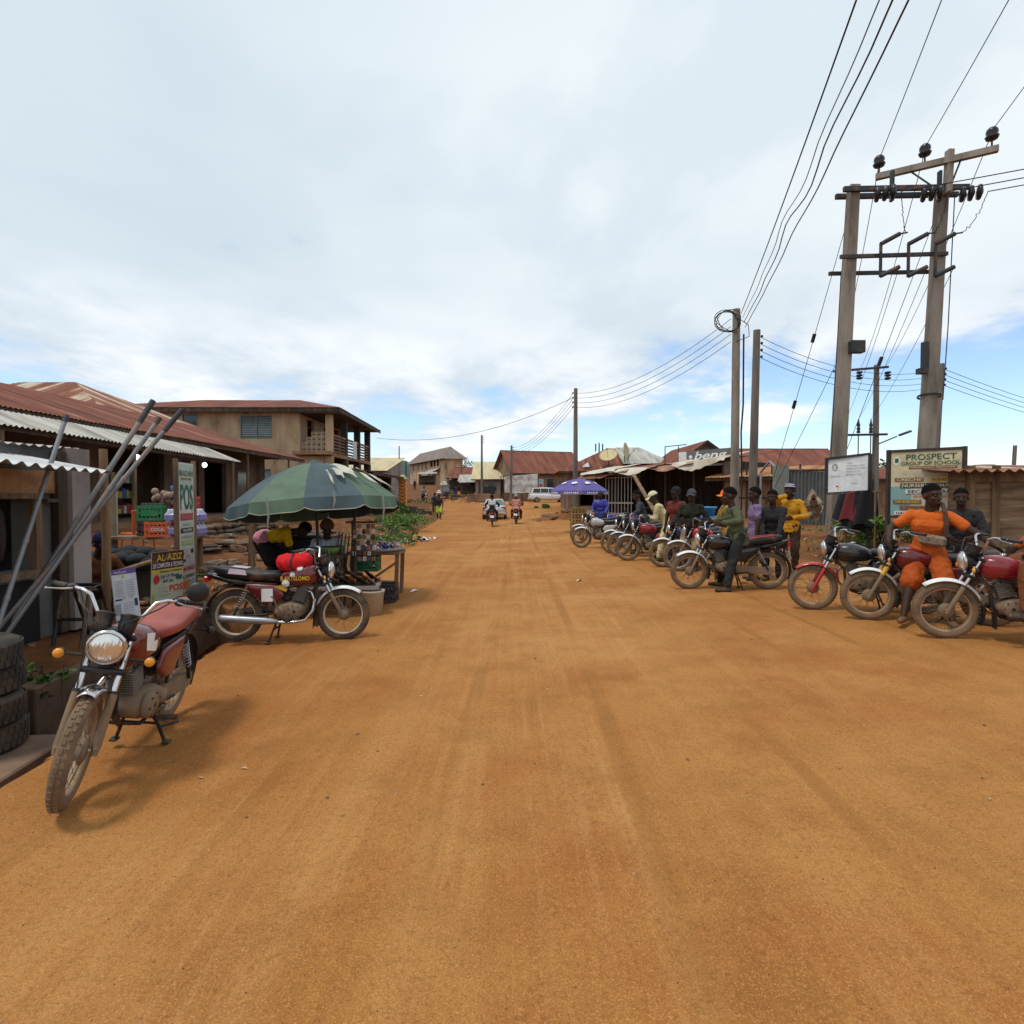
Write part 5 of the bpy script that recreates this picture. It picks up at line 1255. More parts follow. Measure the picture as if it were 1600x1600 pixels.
for i in range(3):
    nm = ('left', 'middle', 'right')[i]; a = INS[i]
    px, py = ((1467, 0), (1570, 0), (1640, 70))[i]; d = ray(px, py); q = V((0, 0, CAM_Z)) + d * ((a.z - CAM_Z) / d.z)
    e = a + (q - a) * 3.2; wire('bare high line climbing from the top crossarm out of frame, ' + nm + ' of three', e, a, .15, .010, 'high voltage lines')
    wire('bare high line dropping from the top crossarm to the smaller pole frame, ' + nm + ' of three', a, (18.4 + 1.35 * i, 32.8, 8.9), .5, .010, 'high voltage lines dropping')
    s = hpt(0, 9.4) + V(((.45, 1.62, 2.60)[i] + .45, -.5, -.2)); wire('taut line leaving the twin poles to the right, ' + ('upper', 'middle', 'lower')[i] + ' of three', s, (30, 5.5 - .6 * i, 10.3 - .25 * i), .3, .012, 'lines to the right of the twin poles')
    f_ = hpt(0, 7.6) + V(((.62, 1.32, 2.0)[i] + .42, -.38, -.2)); wire('thin dropper wire from the ' + nm + ' fuse to the transformer', f_, (18.9 + .7 * i, 32.7, 6.0), .25, .008, 'dropper wires')
    wire('short jumper wire looped from the ' + nm + ' strain insulator to its fuse', s, f_ + V((.15, 0, .85)), .2, .009, 'jumper wires', kink=.06)
for lab, a, b, ks in (('long stay wire slanting from the left twin pole to the ground', hpt(0, 9.2), V((7.9, 18.5, .5)), (.36, .56)), ('shorter stay wire with a small block slanting beside it', hpt(0, 5.5), V((8.2, 19.6, .5)), ()), ('stay wire rising from the right twin pole behind the notice board', hpt(1, 9.2), V((8.9, 16.9, .6)), (.45,))):
    wire(lab, a, b, .05, .008, 'stay wires')
    for k in ks:
        p = a.lerp(b, k); d = (b - a).normalized(); m = MB(); m.tube([p - d * .12, p + d * .12], .05, 8); tag(m.build('stay_insulator', porcelain), ('upper' if k < .4 else 'lower' if k > .5 else 'single') + ' dark block threaded on a stay wire', 'insulator', 'stay insulators')

# ------------------------------------------------------------------ parasols
def parasol(label, c, Rr, rise, top, n, mats, val, pole_to, tilt=(0, 0), group='parasols', off=0.0):
    root = thing('parasol', label, 'parasol', (c[0], c[1], ground(c[0], c[1])), 0, group)
    T = Matrix.Translation((0, 0, top - root.location.z)) @ Matrix.Rotation(tilt[0], 4, 'X') @ Matrix.Rotation(tilt[1], 4, 'Y')
    prof = lambda t: (Rr * t, -rise * (1 - math.cos(t * 1.25)) / (1 - math.cos(1.25)))
    for k in range(n):
        a0, a1 = off + 2 * math.pi * k / n, off + 2 * math.pi * (k + 1) / n
        m = MB(); m.T = T
        def f(u, v):
            r, z = prof(v); a = a0 + (a1 - a0) * u
            e = (1 - math.cos(math.pi / n)) * r; chord = math.cos(math.pi / n) / math.cos((u - .5) * 2 * math.pi / n)
            sag = .05 * Rr * math.sin(math.pi * u) * math.sin(math.pi * min(1, v * .9)) * .6
            return (r * chord * math.cos(a), r * chord * math.sin(a), z - sag + .006 * noise.noise(V((u * 5 + k, v * 6, 1))))
        m.grid(f, 10, 12, 0)
        o = m.build('panel', mats[k % len(mats)], root)
        m = MB(); m.T = T
        r1, z1 = prof(1)
        def g2(u, v):
            a = a0 + (a1 - a0) * u; chord = math.cos(math.pi / n) / math.cos((u - .5) * 2 * math.pi / n)
            dr = val * (.75 + .25 * min(1, 8 * u * (1 - u)))
            q = 1 + .02 * v + .015 * math.sin(u * 9 + k) * v
            return (r1 * chord * q * math.cos(a), r1 * chord * q * math.sin(a), z1 - .002 - dr * v)
        m.grid(g2, 12, 4, 0); m.tube([g2(i / 12, 1) for i in range(13)], .006, 4, 1, caps=False)
        m.build('valance', [mats[k % len(mats)], M('hem_cream', (.45, .42, .34), .8)], root)
    m = MB(); m.T = T
    for k in range(n):
        a = off + 2 * math.pi * k / n; m.tube([(prof(t)[0] * math.cos(a), prof(t)[0] * math.sin(a), prof(t)[1] - .015) for t in [i / 10 for i in range(11)]], .008, 5)
    m.build('ribs', steel, root)
    m = MB(); m.T = T; m.lathe([(.10, -.02), (.07, .03), (.02, .05), (0, .05)], (0, 0, 0), (0, 0, 1), 12); m.build('cap', mats[0], root)
    m = MB(); p = T @ V((0, 0, -.05)); m.tube([p, (pole_to[0] - c[0], pole_to[1] - c[1], 0)], .024, 10); m.build('pole', M('parasol_pole', (.06, .06, .065), .5, .4), root)
    return root, T
um_g = M('canvas_sage', (.098, .150, .098), .8, var=.16,  bump=.1, bscale=40); um_b = M('canvas_slate', (.062, .092, .102), .8, var=.16,  bump=.1, bscale=40)
uc = at(491, 724, 9.3)
U1, UT = parasol('large torn green and slate parasol over the roadside stall', (uc.x, uc.y), 1.31, .66, uc.z, 10, (um_b, um_g), .19, (uc.x + .08, uc.y), (R(-4), R(-5)), off=R(-79))
# torn strips of pale lining that hang off the right side
for k, (a, r0, r1, w) in enumerate(((-38, .62, 1.02, .30), (-50, .80, 1.05, .16), (-24, .72, 1.28, .07), (-8, .70, 1.30, .06), (-60, .85, 1.28, .04))):
    m = MB(); a = R(a)
    def f(u, v, a=a, r0=r0, r1=r1, w=w):
        r = r0 + (r1 - r0) * v; t = r / 1.36; z = -.62 * (1 - math.cos(t * 1.25)) / (1 - math.cos(1.25)) + .03
        p = V((r * math.cos(a) - math.sin(a) * w * (u - .5) * (1 - .7 * v), r * math.sin(a) + math.cos(a) * w * (u - .5) * (1 - .7 * v), z + .02 * math.sin(v * 8 + u * 4)))
        return UT @ p
    m.grid(f, 3, 8); m.build('torn_strip', M('lining_cream', (.50, .47, .38), .85), U1)
m = MB()
for a, l in ((-28, .5), (-62, .22), (-100, .5)):
    p = UT @ V((1.36 * math.cos(R(a)), 1.36 * math.sin(R(a)), -.62)); m.tube([p, p + V((.02, 0, -l * .5)), p + V((-.01, .01, -l))], [.012, .016, .004], 5)
m.build('hanging_strap', M('strap_grey', (.30, .30, .26), .85), U1)
purple = M('canvas_purple', (.105, .085, .28), .75, var=.1, dust=.08)
pc = at(905, 748, 25)
U2, UT2 = parasol('purple printed parasol with white lettering at the far end of the motorcycle row', (pc.x, pc.y), 1.25, .52, pc.z, 8, (purple,), .16, (pc.x, pc.y))
m = MB()
for k in range(8):
    a = math.pi * 2 * (k + .5) / 8; d = V((math.cos(a), math.sin(a), 0)); tn = V((-d.y, d.x, 0)); r = 1.25 * math.cos(math.pi / 8)
    for i in range(7):
        p = UT2 @ (d * (r + .03) + tn * (-.27 + .09 * i) + V((0, 0, -.62))); m.add([p + tn * x + V((0, 0, z)) + d * .01 for x, z in ((-.03, -.03), (.03, -.03), (.035, .02), (0, .04 + .02 * (i % 2)), (-.03, .025))], [(0, 1, 2, 3, 4)])
    t = .62; p0 = d * (r * t * 1.0) + V((0, 0, -.52 * (1 - math.cos(t * 1.25)) / (1 - math.cos(1.25)) + .03)); slope = V((d.x, d.y, -.55)).normalized()
    pts = [UT2 @ (p0 + tn * (.13 * math.cos(q) * (1 + .25 * math.cos(5 * q))) + slope * (.10 * math.sin(q) * (1 + .2 * math.sin(4 * q)))) for q in [6.283 * j / 18 for j in range(18)]]
    m.add(pts, [tuple(range(18))])
m.build('print', white_paint, U2)

# ------------------------------------------------------------------ near left: tyres, leaning pipes, banners
ty = MB(); ty.lathe([(.17, -.085), (.20, -.095), (.255, -.10), (.295, -.085), (.315, -.05), (.318, 0), (.315, .05), (.295, .085), (.255, .10), (.20, .095), (.17, .085), (.165, 0), (.17, -.085)], n=40)
for i in range(40):
    a = 6.283 * i / 40
    for zz in (-.05, 0, .05): ty.box((.315 * math.cos(a + zz), .315 * math.sin(a + zz), zz), (.010, .036, .044), Matrix.Rotation(a + zz, 3, 'Z'))
tyme = ty.mesh('car_tyre'); tyme.materials.append(M('old_tyre', (.035, .033, .031), .85, dust=.45, dscale=4, dustcol=(.13, .085, .05)))
b0 = V((-3.77, 3.74, -.13))
for i in range(4):
    o = bpy.data.objects.new('car_tyre', tyme); COL.objects.link(o); o.location = (b0.x - .04 + .02 * math.sin(i * 2.1), b0.y + .25 + .02 * math.cos(i * 3), b0.z + .10 + i * .192); o.rotation_euler = (R(1.5 * math.sin(i * 2)), R(1.5 * math.cos(i)), i)
    tag(o, ('bottom', 'second lowest', 'second highest', 'top')[i] + ' worn tyre of the stack at the left edge', 'tyre', 'stacked tyres')
for lab, p, q, r in (('pale galvanised pipe leaning alone, leftmost of the four', at(103, 652, 5.9), at(0, 968, 4.9), .021), ('dark galvanised pipe reaching highest of the leaning four', at(238, 628, 7.0), at(62, 905, 6.1), .027),
                     ('middle grey pipe of the three leaning close together', at(248, 655, 6.2), at(66, 912, 5.4), .022), ('rightmost grey pipe with a dark tip among the leaning pipes', at(283, 642, 6.6), at(140, 812, 6.0), .024)):
    d = (q - p).normalized(); e = q.copy()
    while e.z > ground(e.x, e.y, False) + .02 and (e - q).length < 3.2: e += d * .02
    m = MB(); m.tube([p, e], r, 10, 0); m.tube([p - d * .02, p + d * (.3 if lab[0] in 'dr' else .06)], r * 1.2, 10, 1)
    for k in (.3, .5, .7): c = p.lerp(e, k); m.tube([c, c + d * .05], r * 1.2, 8, 0)
    tag(m.build('metal_pipe', [M('dull_pipe', (.20, .20, .205), .5, .5, dust=.25, dscale=4), iron]), lab, 'pipe', 'leaning pipes')
# plank and slab bridging the drain by the tyres
pb = MB(); pb.box((0, 0, 0), (1.1, .32, .045), Matrix.Rotation(R(-8), 3, 'Z'), 0, .005); o = pb.build('plank', wood); c = gp(30, 1200); o.location = (c.x - .15, c.y - .1, c.z + .05); tag(o, 'bare plank bridging the drain by the tyre stack', 'plank')
cw = MB()
for i in range(12):
    y = 4.5 + i * .32; x = drain_x(y + .16) - .70; cw.box((x, y + .16, ground(x - .3, y) - .22), (.17, .325, .62 + .02 * math.sin(i * 5)), Matrix.Rotation(R(6.5), 3, 'Z'), 0, .012)
tag(cw.build('drain_wall', ramp3('drain_concrete', [(.2, (.05, .03, .02)), (.5, (.11, .065, .04)), (.8, (.18, .11, .065))], 1.5, (1, 1, 1), uv=False)), 'low dark concrete wall along the open roadside drain', 'wall')
sl2 = MB(); sl2.box((0, 0, 0), (.95, .80, .10), Matrix.Rotation(R(6), 3, 'Z'), 0, .012); o = sl2.build('drain_slab', W['brown']); o.location = (-3.72, 3.85, -.185); tag(o, 'slab over the drain carrying the tyre stack', 'slab')
# shop post and rail
pp = thing('timber_post', 'tall bare timber post with a rail standing before the dark shop', 'post', (at(165, 900, 7.4).x, 7.4, ground(-5.2, 7.4) - .1))
m = MB(); m.tube([(0, 0, 0), (.02, 0, 1.1), (.0, 0, 2.3)], [.055, .052, .048], 9); m.build('shaft', ramp3('tan_timber', [(.2, (.12, .06, .03)), (.5, (.24, .13, .065)), (.8, (.32, .19, .10))], 1, (6, 6, .8), uv=False), pp)
part_world('board', M('pale_board', (.36, .30, .22), .8, dust=.2), pp, lambda m: m.box(at(176, 800, 7.5), (.12, .03, .62), None, 0, .004))
ra, rb = at(166, 900, 7.38), at(276, 866, 8.3)
part_world('rail', wood, pp, lambda m: m.tube([ra, ra.lerp(rb, .5) + V((0, 0, .01)), rb], [.035, .03, .03], 7))

def printed(name, label, cat, c0, xd, yd, w, h, th, back, items, group=None, curl=0.0, frame=None):
    """printed sheet: c0 lower left corner, xd/yd unit directions; items = (kind, x0, y0, x1, y1, mat, text) as fractions of the sheet"""
    root = thing(name, label, cat, c0, 0, group); c0 = V(c0); xd = V(xd).normalized(); yd = V(yd).normalized(); n = xd.cross(yd)
    mats = [back]; m = MB(); m.loft([[c0 + xd * x + yd * y - n * t for t in (0, th) for x in ((0, w) if t == 0 else (w, 0))] for y in (0, h)], smooth=False)
    for k, it in enumerate(items):
        kind, x0, y0, x1, y1, mt = it[:6]; lift = .002 + .0006 * k
        if mt not in mats: mats.append(mt)
        mi = mats.index(mt)
        if kind == 'print': m.add([c0 + xd * (w * x) + yd * (h * y) + n * lift for x, y in ((x0, y0), (x1, y0), (x1, y1), (x0, y1))], [(0, 1, 2, 3)], mi)
        elif kind == 'roundel': m.add([c0 + xd * (w * (x0 + x1) / 2 + w * (x1 - x0) / 2 * math.cos(a)) + yd * (h * (y0 + y1) / 2 + h * (y1 - y0) / 2 * math.sin(a)) + n * lift for a in [6.283 * j / 24 for j in range(24)]], [tuple(range(24))], mi)
        else: m.text(it[6], c0 + xd * (w * x0) + yd * (h * y0), xd, yd, h * (y1 - y0), w * (x1 - x0), mi, bold=.018, lift=lift + .003)
    m.build('printed_sheet', mats, root, world=True)
    return root
ink = {k: M('ink_' + k, c, .6, var=.1, dust=.22, dscale=6, dustcol=(.40, .34, .22)) for k, c in dict(green=(.012, .11, .075), red=(.50, .03, .03), black=(.015, .015, .017), white=(.68, .67, .62), yellow=(.62, .42, .04), maroon=(.07, .012, .014), pink=(.55, .22, .28), grey=(.30, .30, .32), orange=(.55, .13, .03), teal=(.20, .36, .36), lime=(.36, .48, .05), navy=(.02, .03, .12), brown=(.20, .075, .03), cream=(.60, .52, .34), dkgreen=(.03, .09, .055), violet=(.12, .07, .25)).items()}
pa, pb_ = at(281, 948, 8.35), at(304, 940, 8.9); z0 = ground(pa.x, pa.y)
xd = V((pb_.x - pa.x, pb_.y - pa.y, 0)).normalized(); wB = .58
bn = printed('banner', 'tall narrow printed banner with big green POS letters on two stakes', 'banner', V((pa.x, pa.y, z0 + .03)), xd, (0, 0, 1), wB, 2.06, .01, M('vinyl_white', (.56, .57, .52), .45, dust=.12),
    [('print', .02, .80, .98, .99, M('vinyl_sage', (.36, .42, .34), .5)), ('text', .08, .905, .94, .945, ink['dkgreen'], 'IBADAN'), ('text', .15, .875, .86, .893, ink['red'], 'VENTURE'), ('text', .12, .66, .93, .845, ink['green'], 'POS'),
     ('print', .12, .585, .93, .635, ink['red']), ('text', .15, .595, .90, .625, ink['pink'], 'AVAILABLE HERE'), ('text', .25, .545, .80, .563, ink['grey'], 'DEPOSIT'), ('print', .12, .495, .92, .53, ink['black']), ('text', .22, .503, .82, .522, ink['white'], 'TRANSFER'),
     ('text', .12, .455, .92, .475, ink['grey'], 'WITHDRAWAL'), ('print', .18, .405, .88, .44, ink['lime']), ('text', .27, .413, .8, .432, ink['white'], 'AIRTIME'), ('print', 0, 0, 1, .38, M('vinyl_pale', (.47, .46, .40), .5)),
     ('print', .12, .335, .26, .36, ink['black']), ('print', .4, .31, .62, .33, ink['grey']), ('print', .7, .34, .9, .37, ink['black']), ('print', .2, .285, .38, .305, ink['black']), ('print', .05, .215, .97, .255, ink['pink']), ('text', .1, .222, .9, .245, ink['maroon'], 'PAY BILLS'), ('text', .1, .165, .92, .19, ink['black'], 'BILL PAYMENT'),
     ('print', .15, .09, .62, .15, ink['orange']), ('print', .68, .10, .9, .15, ink['teal']), ('print', 0, 0, 1, .07, M('vinyl_olive', (.22, .21, .10), .6)), ('text', .1, .02, .9, .05, ink['white'], 'WELCOME')])
part_world('stake', wood, bn, lambda m: [m.bar((pa.x + xd.x * t - .02, pa.y + xd.y * t + .02, z0 - .1), (pa.x + xd.x * t - .02, pa.y + xd.y * t + .02, z0 + 2.14), .055, .05) for t in (-.05, wB + .04)])
aa, ab = at(236, 956, 7.7), at(276, 944, 8.1); xd2 = V((ab.x - aa.x, ab.y - aa.y, 0)).normalized()
printed('banner', 'low maroon and cream banner with yellow heading and red POS', 'banner', V((aa.x, aa.y, ground(aa.x, aa.y) + .12)), xd2, (0.0, .06, 1), .52, .70, .012, M('vinyl_cream', (.46, .46, .33), .5, dust=.1),
    [('print', 0, .66, 1, 1, ink['maroon']), ('text', .14, .82, .95, .95, ink['yellow'], 'AL-AZIZ'), ('text', .03, .69, .97, .78, ink['white'], 'DE COMPUTER & TECHNO'), ('print', 0, .58, 1, .65, ink['yellow']), ('text', .25, .595, .95, .635, ink['black'], 'Business & Software'),
     ('text', .28, .48, .85, .555, ink['navy'], 'Let Ur Phone'), ('text', .34, .39, .68, .455, ink['navy'], 'Still Get'), ('roundel', .05, .38, .24, .56, ink['red']), ('text', .55, .20, .98, .33, ink['red'], 'POS'), ('text', .22, .27, .48, .31, ink['grey'], 'Deposit'), ('text', .22, .20, .5, .24, ink['grey'], 'Transfer'), ('text', .22, .13, .58, .17, ink['grey'], 'Withdrawal'), ('print', .04, .06, .12, .2, ink['lime']), ('print', .75, .42, .95, .5, ink['dkgreen'])])
ba, bb = at(183, 974, 6.9), at(219, 963, 7.2); xd3 = V((bb.x - ba.x, bb.y - ba.y, 0)).normalized(); yd3 = V((-.10, .14, 1)).normalized(); yd3 = (yd3 - xd3 * yd3.dot(xd3)).normalized()
printed('price_board', 'white printed board with purple header leaning on the rail', 'board', V((ba.x, ba.y, ground(ba.x, ba.y) + .05)), xd3, yd3, .33, .66, .012, M('board_white', (.60, .60, .62), .4),
    [('print', 0, .90, 1, 1, ink['violet']), ('print', .0, 0, 1, .06, ink['navy']), ('text', .1, .925, .6, .955, ink['white'], 'PRICE LIST'), ('roundel', .38, .83, .48, .88, ink['yellow']), ('roundel', .34, .44, .44, .48, ink['yellow']), ('roundel', .66, .45, .76, .49, ink['yellow']), ('print', .04, .42, .30, .45, ink['navy']), ('print', .8, .28, .92, .42, ink['navy']), ('print', .02, .16, .22, .36, ink['grey'])] + [('print', .1 + .45 * (i % 2), .5 + .045 * (i // 2), .4 + .45 * (i % 2), .51 + .045 * (i // 2), ink['grey']) for i in range(14)] + [('print', .32 + .22 * (i % 2), .12 + .045 * (i // 2), .5 + .22 * (i % 2), .13 + .045 * (i // 2), ink['grey']) for i in range(12)])

# crates and bench by the shop
tb = thing('wooden_bench', 'rough wooden bench under the drink crates', 'bench', (at(235, 858, 10.6).x, 10.6, ground(-6.7, 10.6)))
m = MB(); m.span(-.9, .95, -.28, .28, .55, .60); m.build('seat', wood, tb)
for x in (-.8, .8):
    for y in (-.2, .2): m = MB(); m.span(x - .04, x + .04, y - .04, y + .04, -.05, .55); m.build('leg', wood, tb)
crate_me = {}
def crate(label, c, col, size=(.42, .32, .27), rz=0.0, bottles=False, group='drink crates', word=None, name='crate'):
    root = thing(name, label, 'crate', c, rz, group); w, d, h = size
    m = MB(); mt = M('crate_' + '%.2f%.2f' % (col[0], col[2]), col, .5, var=.1, dust=.15)
    for s in (-1, 1):
        for z0_, z1_ in ((0, .05), (h * .42, h * .58), (h * .82, h)): m.span(-w / 2, w / 2, s * d / 2 - .012, s * d / 2 + .012, z0_, z1_); m.span(s * w / 2 - .012, s * w / 2 + .012, -d / 2 + .012, d / 2 - .012, z0_, z1_)
        for i in range(7): x = -w / 2 + .02 + (w - .04) * i / 6; m.span(x - .014, x + .014, s * d / 2 - .009, s * d / 2 + .009, .05, h * .82)
        for i in range(5): y = -d / 2 + .03 + (d - .06) * i / 4; m.span(s * w / 2 - .009, s * w / 2 + .009, y - .014, y + .014, .05, h * .82)
    m.span(-w / 2 + .012, w / 2 - .012, -d / 2 + .012, d / 2 - .012, .0, .015); m.build('shell', mt, root)
    m = MB(); m.span(-w * .34, w * .34, -d / 2 - .018, -d / 2 - .011, h * .30, h * .72); m.build('plaque', mt, root)
    if word: m = MB(); m.text(word, (-w * .25, -d / 2 - .018, h * .4), (1, 0, 0), (0, 0, 1), h * .22, w * .5, bold=.02); m.build('lettering', ink['white'] if word != 'NBL' else ink['black'], root)
    if bottles:
        for i in range(5):
            for j in range(3):
                m = MB(); m.lathe([(0, .02), (.03, .02), (.032, .16), (.024, .21), (.012, .26), (.012, .31), (.014, .32), (0, .32)], (-w / 2 + .06 + i * (w - .12) / 4, -d / 2 + .07 + j * (d - .14) / 2, 0), n=10); m.build('bottle', M('bottle_glass', (.10, .13, .10), .08, spec=.8), root)
    return root
zb = tb.location.z + .60; bx = tb.location.x
crate('orange crate on the bench below the dark crate', (bx + .28, 10.45, zb), (.62, .12, .04), rz=.3, word='COCA')
crate('dark brown crate between the orange and the green crate', (bx + .02, 10.66, zb + .01), (.06, .035, .03), rz=.25)
crate('green crate full of empty glass bottles on the shop bench', (bx + .02, 10.66, zb + .285), (.02, .19, .07), rz=.25, bottles=True)
crate('lower red crate standing behind the green crate', (bx + .32, 11.2, zb + .18), (.50, .03, .03), rz=.2)
crate('upper red crate stacked behind the bottle crate', (bx + .32, 11.2, zb + .455), (.50, .03, .03), rz=.2)
crate('green crate under the two red ones', (bx + .36, 11.22, zb - .1), (.02, .19, .07), rz=.2)
for i in range(2):
    m = MB()
    for j in range(4):
        for k in range(3): m.lathe([(.05, 0), (.065, .02), (.065, .17), (.03, .22), (.025, .25), (0, .25)], (-.24 + j * .155, -.1 + k * .11, 0), n=10)
    m.box((0, 0, .10), (.63, .33, .15), None, 1, .03)
    o = m.build('bottle_pack', [M('shrink_film', (.40, .42, .52), .2, spec=.6), M('shrink_lilac', (.22, .20, .42), .3)]); o.location = (bx + .72, 10.5, zb + .0 + i * .25); o.rotation_euler = (0, 0, .1 * i)
    tag(o, ('lower', 'upper')[i] + ' lilac shrink wrapped bottle pack beside the green crate', 'bottle pack', 'shrink wrapped packs')
m = MB(); [m.ell((rnd.gauss(0, .13), rnd.gauss(0, .1), .1 + rnd.random() * .22), (.06, .06, .07), None, 0, 8, 6) for _ in range(26)]
o = m.build('snack_bag', M('snack_brown', (.28, .17, .12), .5)); o.location = (bx + .14, 10.9, zb + .5); tag(o, 'lumpy brown bag of snacks behind the bottle crate', 'bag')
m = MB(); m.lathe([(0, 0), (.2, 0), (.22, .16), (.21, .19), (0, .2)], n=18); o = m.build('basin', M('basin_blue', (.12, .13, .30), .4)); o.location = (bx + .28, 11.2, zb + .74); tag(o, 'blue lidded basin on top of the red crates', 'basin')
ch = thing('plastic_chair', 'orange plastic chair deep in the shop shade', 'chair', (bx - .75, 11.4, ground(bx - .75, 11.4)), 2.6)
for nm, fn in (('seat', lambda m: m.box((0, 0, .43), (.44, .44, .04), None, 0, .015)), ('backrest', lambda m: [m.box((-.2, y, .65), (.03, .06, .42), None, 0, .01) for y in (-.17, -.06, .06, .17)] + [m.box((-.2, 0, .86), (.03, .42, .07), None, 0, .01)])):
    m = MB(); fn(m); m.build(nm, M('chair_orange', (.50, .10, .03), .5), ch)
for x in (-.19, .19):
    for y in (-.19, .19): m = MB(); m.tube([(x, y, .42), (x * 1.15, y * 1.15, 0)], .02, 6); m.build('leg', M('chair_orange', (.50, .10, .03)), ch)
hd_ = thing('handcart', 'black tubular frame resting in the shade by the kiosk', 'frame', (at(112, 935, 6.2).x, 6.2, ground(-4.75, 6.2)))
m = MB()
for x in (-.14, .16): m.tube([(x, -.1, 0), (x, .05, .62), (x, .2, .64), (x, .45, 0)], .02, 7)
for z, y in ((.62, .05), (.3, -.03), (.64, .2)): m.tube([(-.14, y, z), (.16, y, z)], .02, 7)
m.build('frame', blackm, hd_)
bk = MB(); 
for i in range(40): a = rnd.random() * 6.28; r = .5 * rnd.random() ** .5; bk.ell((r * math.cos(a) * 1.1, r * math.sin(a) * .7, .05 + .22 * (1 - r) * rnd.random() + .05), (.16, .14, .09), Matrix.Rotation(rnd.random() * 3, 3, 'Z'), 0, 9, 6)
o = bk.build('cloth_bundle', M('bundle_black', (.022, .022, .025), .9)); p = at(205, 880, 8.6); o.location = (p.x, p.y, p.z - .1); tag(o, 'black cloth bundle heaped on the rail behind the timber post', 'bundle')
m = MB(); m.span(-.55, .5, -.25, .25, 0, .60); o = m.build('counter_box', W['dark']); o.location = (p.x, p.y + .05, ground(p.x, p.y)); tag(o, 'dark stained counter box under the black bundle', 'counter')

# rubble terraces and broken blocks below the porch
stone_me = []
def rock_mesh(seed):
    m = MB(); 
    def f(u, v):
        p = V((math.sin(math.pi * v) * math.cos(6.2832 * u), math.sin(math.pi * v) * math.sin(6.2832 * u), math.cos(math.pi * v)))
        q = p * (1 + .35 * noise.noise(p * 1.4 + V((seed, 0, 0))) + .15 * noise.noise(p * 3.5 + V((0, seed, 0))))
        return (max(-.8, min(.8, q.x)), max(-.8, min(.8, q.y)), max(-.5, min(.65, q.z)))
    m.grid(f, 14, 9, smooth=False); return m.mesh('rock')
rk = [rock_mesh(s * 3.7) for s in range(6)]
rkm = [ramp3('rubble_brown', [(.2, (.10, .05, .028)), (.5, (.22, .12, .065)), (.8, (.33, .20, .12))], 2, (1, 1, 1), uv=False), ramp3('rubble_grey', [(.2, (.10, .075, .055)), (.5, (.19, .145, .11)), (.8, (.28, .22, .17))], 2, (1, 1, 1), uv=False)]
for q in rk: q.materials.append(rkm[0])
def rocks(n, fn, smin, smax, lab, grp):
    for i in range(n):
        x, y = fn(); s = smin + (smax - smin) * rnd.random() ** 2
        o = bpy.data.objects.new('rock', rnd.choice(rk)); COL.objects.link(o); o.location = (x, y, ground(x, y) + s * .18); o.scale = (s * rnd.uniform(.8, 1.5), s * rnd.uniform(.7, 1.1), s * rnd.uniform(.45, .8)); o.rotation_euler = (rnd.uniform(-.2, .2), rnd.uniform(-.2, .2), rnd.random() * 6)
        o.material_slots[0].link = 'OBJECT'; o.material_slots[0].material = rkm[i % 2]
        tag(o, lab, 'rock', grp)
rocks(70, lambda: (rnd.uniform(-8.2, -4.8), rnd.uniform(10.0, 16.5)), .06, .24, 'rough brown rubble stone on the slope below the shop porch', 'rubble stones below the porch')
rocks(46, lambda: (drain_x(y1 := rnd.uniform(5.0, 12.0)) - .9 - abs(rnd.gauss(0, .9)), y1), .03, .12, 'small stone littering the dark soil before the shops', 'small stones before the shops')
rocks(26, lambda: (road_left(y0 := rnd.uniform(14, 38)) - rnd.uniform(.1, 2.0), y0), .06, .22, 'rough stone on the weedy left verge', 'stones on the left verge')
rocks(22, lambda: (rnd.gauss(3.2, 1.1), rnd.gauss(36.6, .9)), .08, .3, 'dark stone in the mound beyond the purple parasol', 'stones of the mound')
rocks(24, lambda: (rnd.uniform(6.6, 10.5), rnd.uniform(10, 18)), .05, .16, 'small rough stone on the bank by the notice boards', 'stones on the right bank')
rs = ramp3('terrace_stone', [(.2, (.05, .032, .022)), (.5, (.12, .075, .048)), (.8, (.20, .13, .08))], 1.6, (1, 1, 1), uv=False, bump=.7, bscale=9)
for (x, y, l, h, rz, lab) in ((-7.9, 16.8, 3.6, .40, 82, 'upper broken stone terrace edge below the shop porch'), (-6.6, 13.2, 2.4, .28, 70, 'lower broken stone terrace edge on the slope'), (-6.3, 17.5, 2.2, .4, 60, 'short stone terrace edge behind the parasol')):
    m = MB()
    for r_ in range(3):
        t = 0
        while t < l: w_ = rnd.uniform(.2, .6); m.box((t + w_ / 2 - l / 2, rnd.uniform(-.07, .07), r_ * h / 3 + h / 6 - .08 + rnd.uniform(-.02, .02)), (w_ * .97, .34, h / 3 * rnd.uniform(.8, 1.1)), Matrix.Rotation(rnd.uniform(-.2, .2), 3, 'Z') @ Matrix.Rotation(rnd.uniform(-.12, .12), 3, 'Y'), 0, .05); t += w_
    o = m.build('stone_terrace', rs); o.location = (x, y, ground(x, y)); o.rotation_euler = (0, 0, R(rz)); tag(o, lab, 'terrace')
# timber trestles left of the stall
tr = thing('timber_trestle', 'tall rough timber trestle behind the bending woman', 'trestle', (at(400, 880, 11.2).x, 11.2, ground(-5, 11.2)))
m = MB(); m.bar((-.1, 0, -.1), (-.05, 0, 1.05), .1, .1); m.build('leg', wood, tr); m = MB(); m.bar((.55, .1, -.1), (.55, .1, 1.0), .09, .09); m.build('leg', wood, tr)
m = MB(); m.bar((-.3, .02, 1.0), (.85, .12, .98), .12, .08); m.bar((-.05, .04, .55), (.6, .1, .9), .06, .06); m.build('beam', wood, tr)
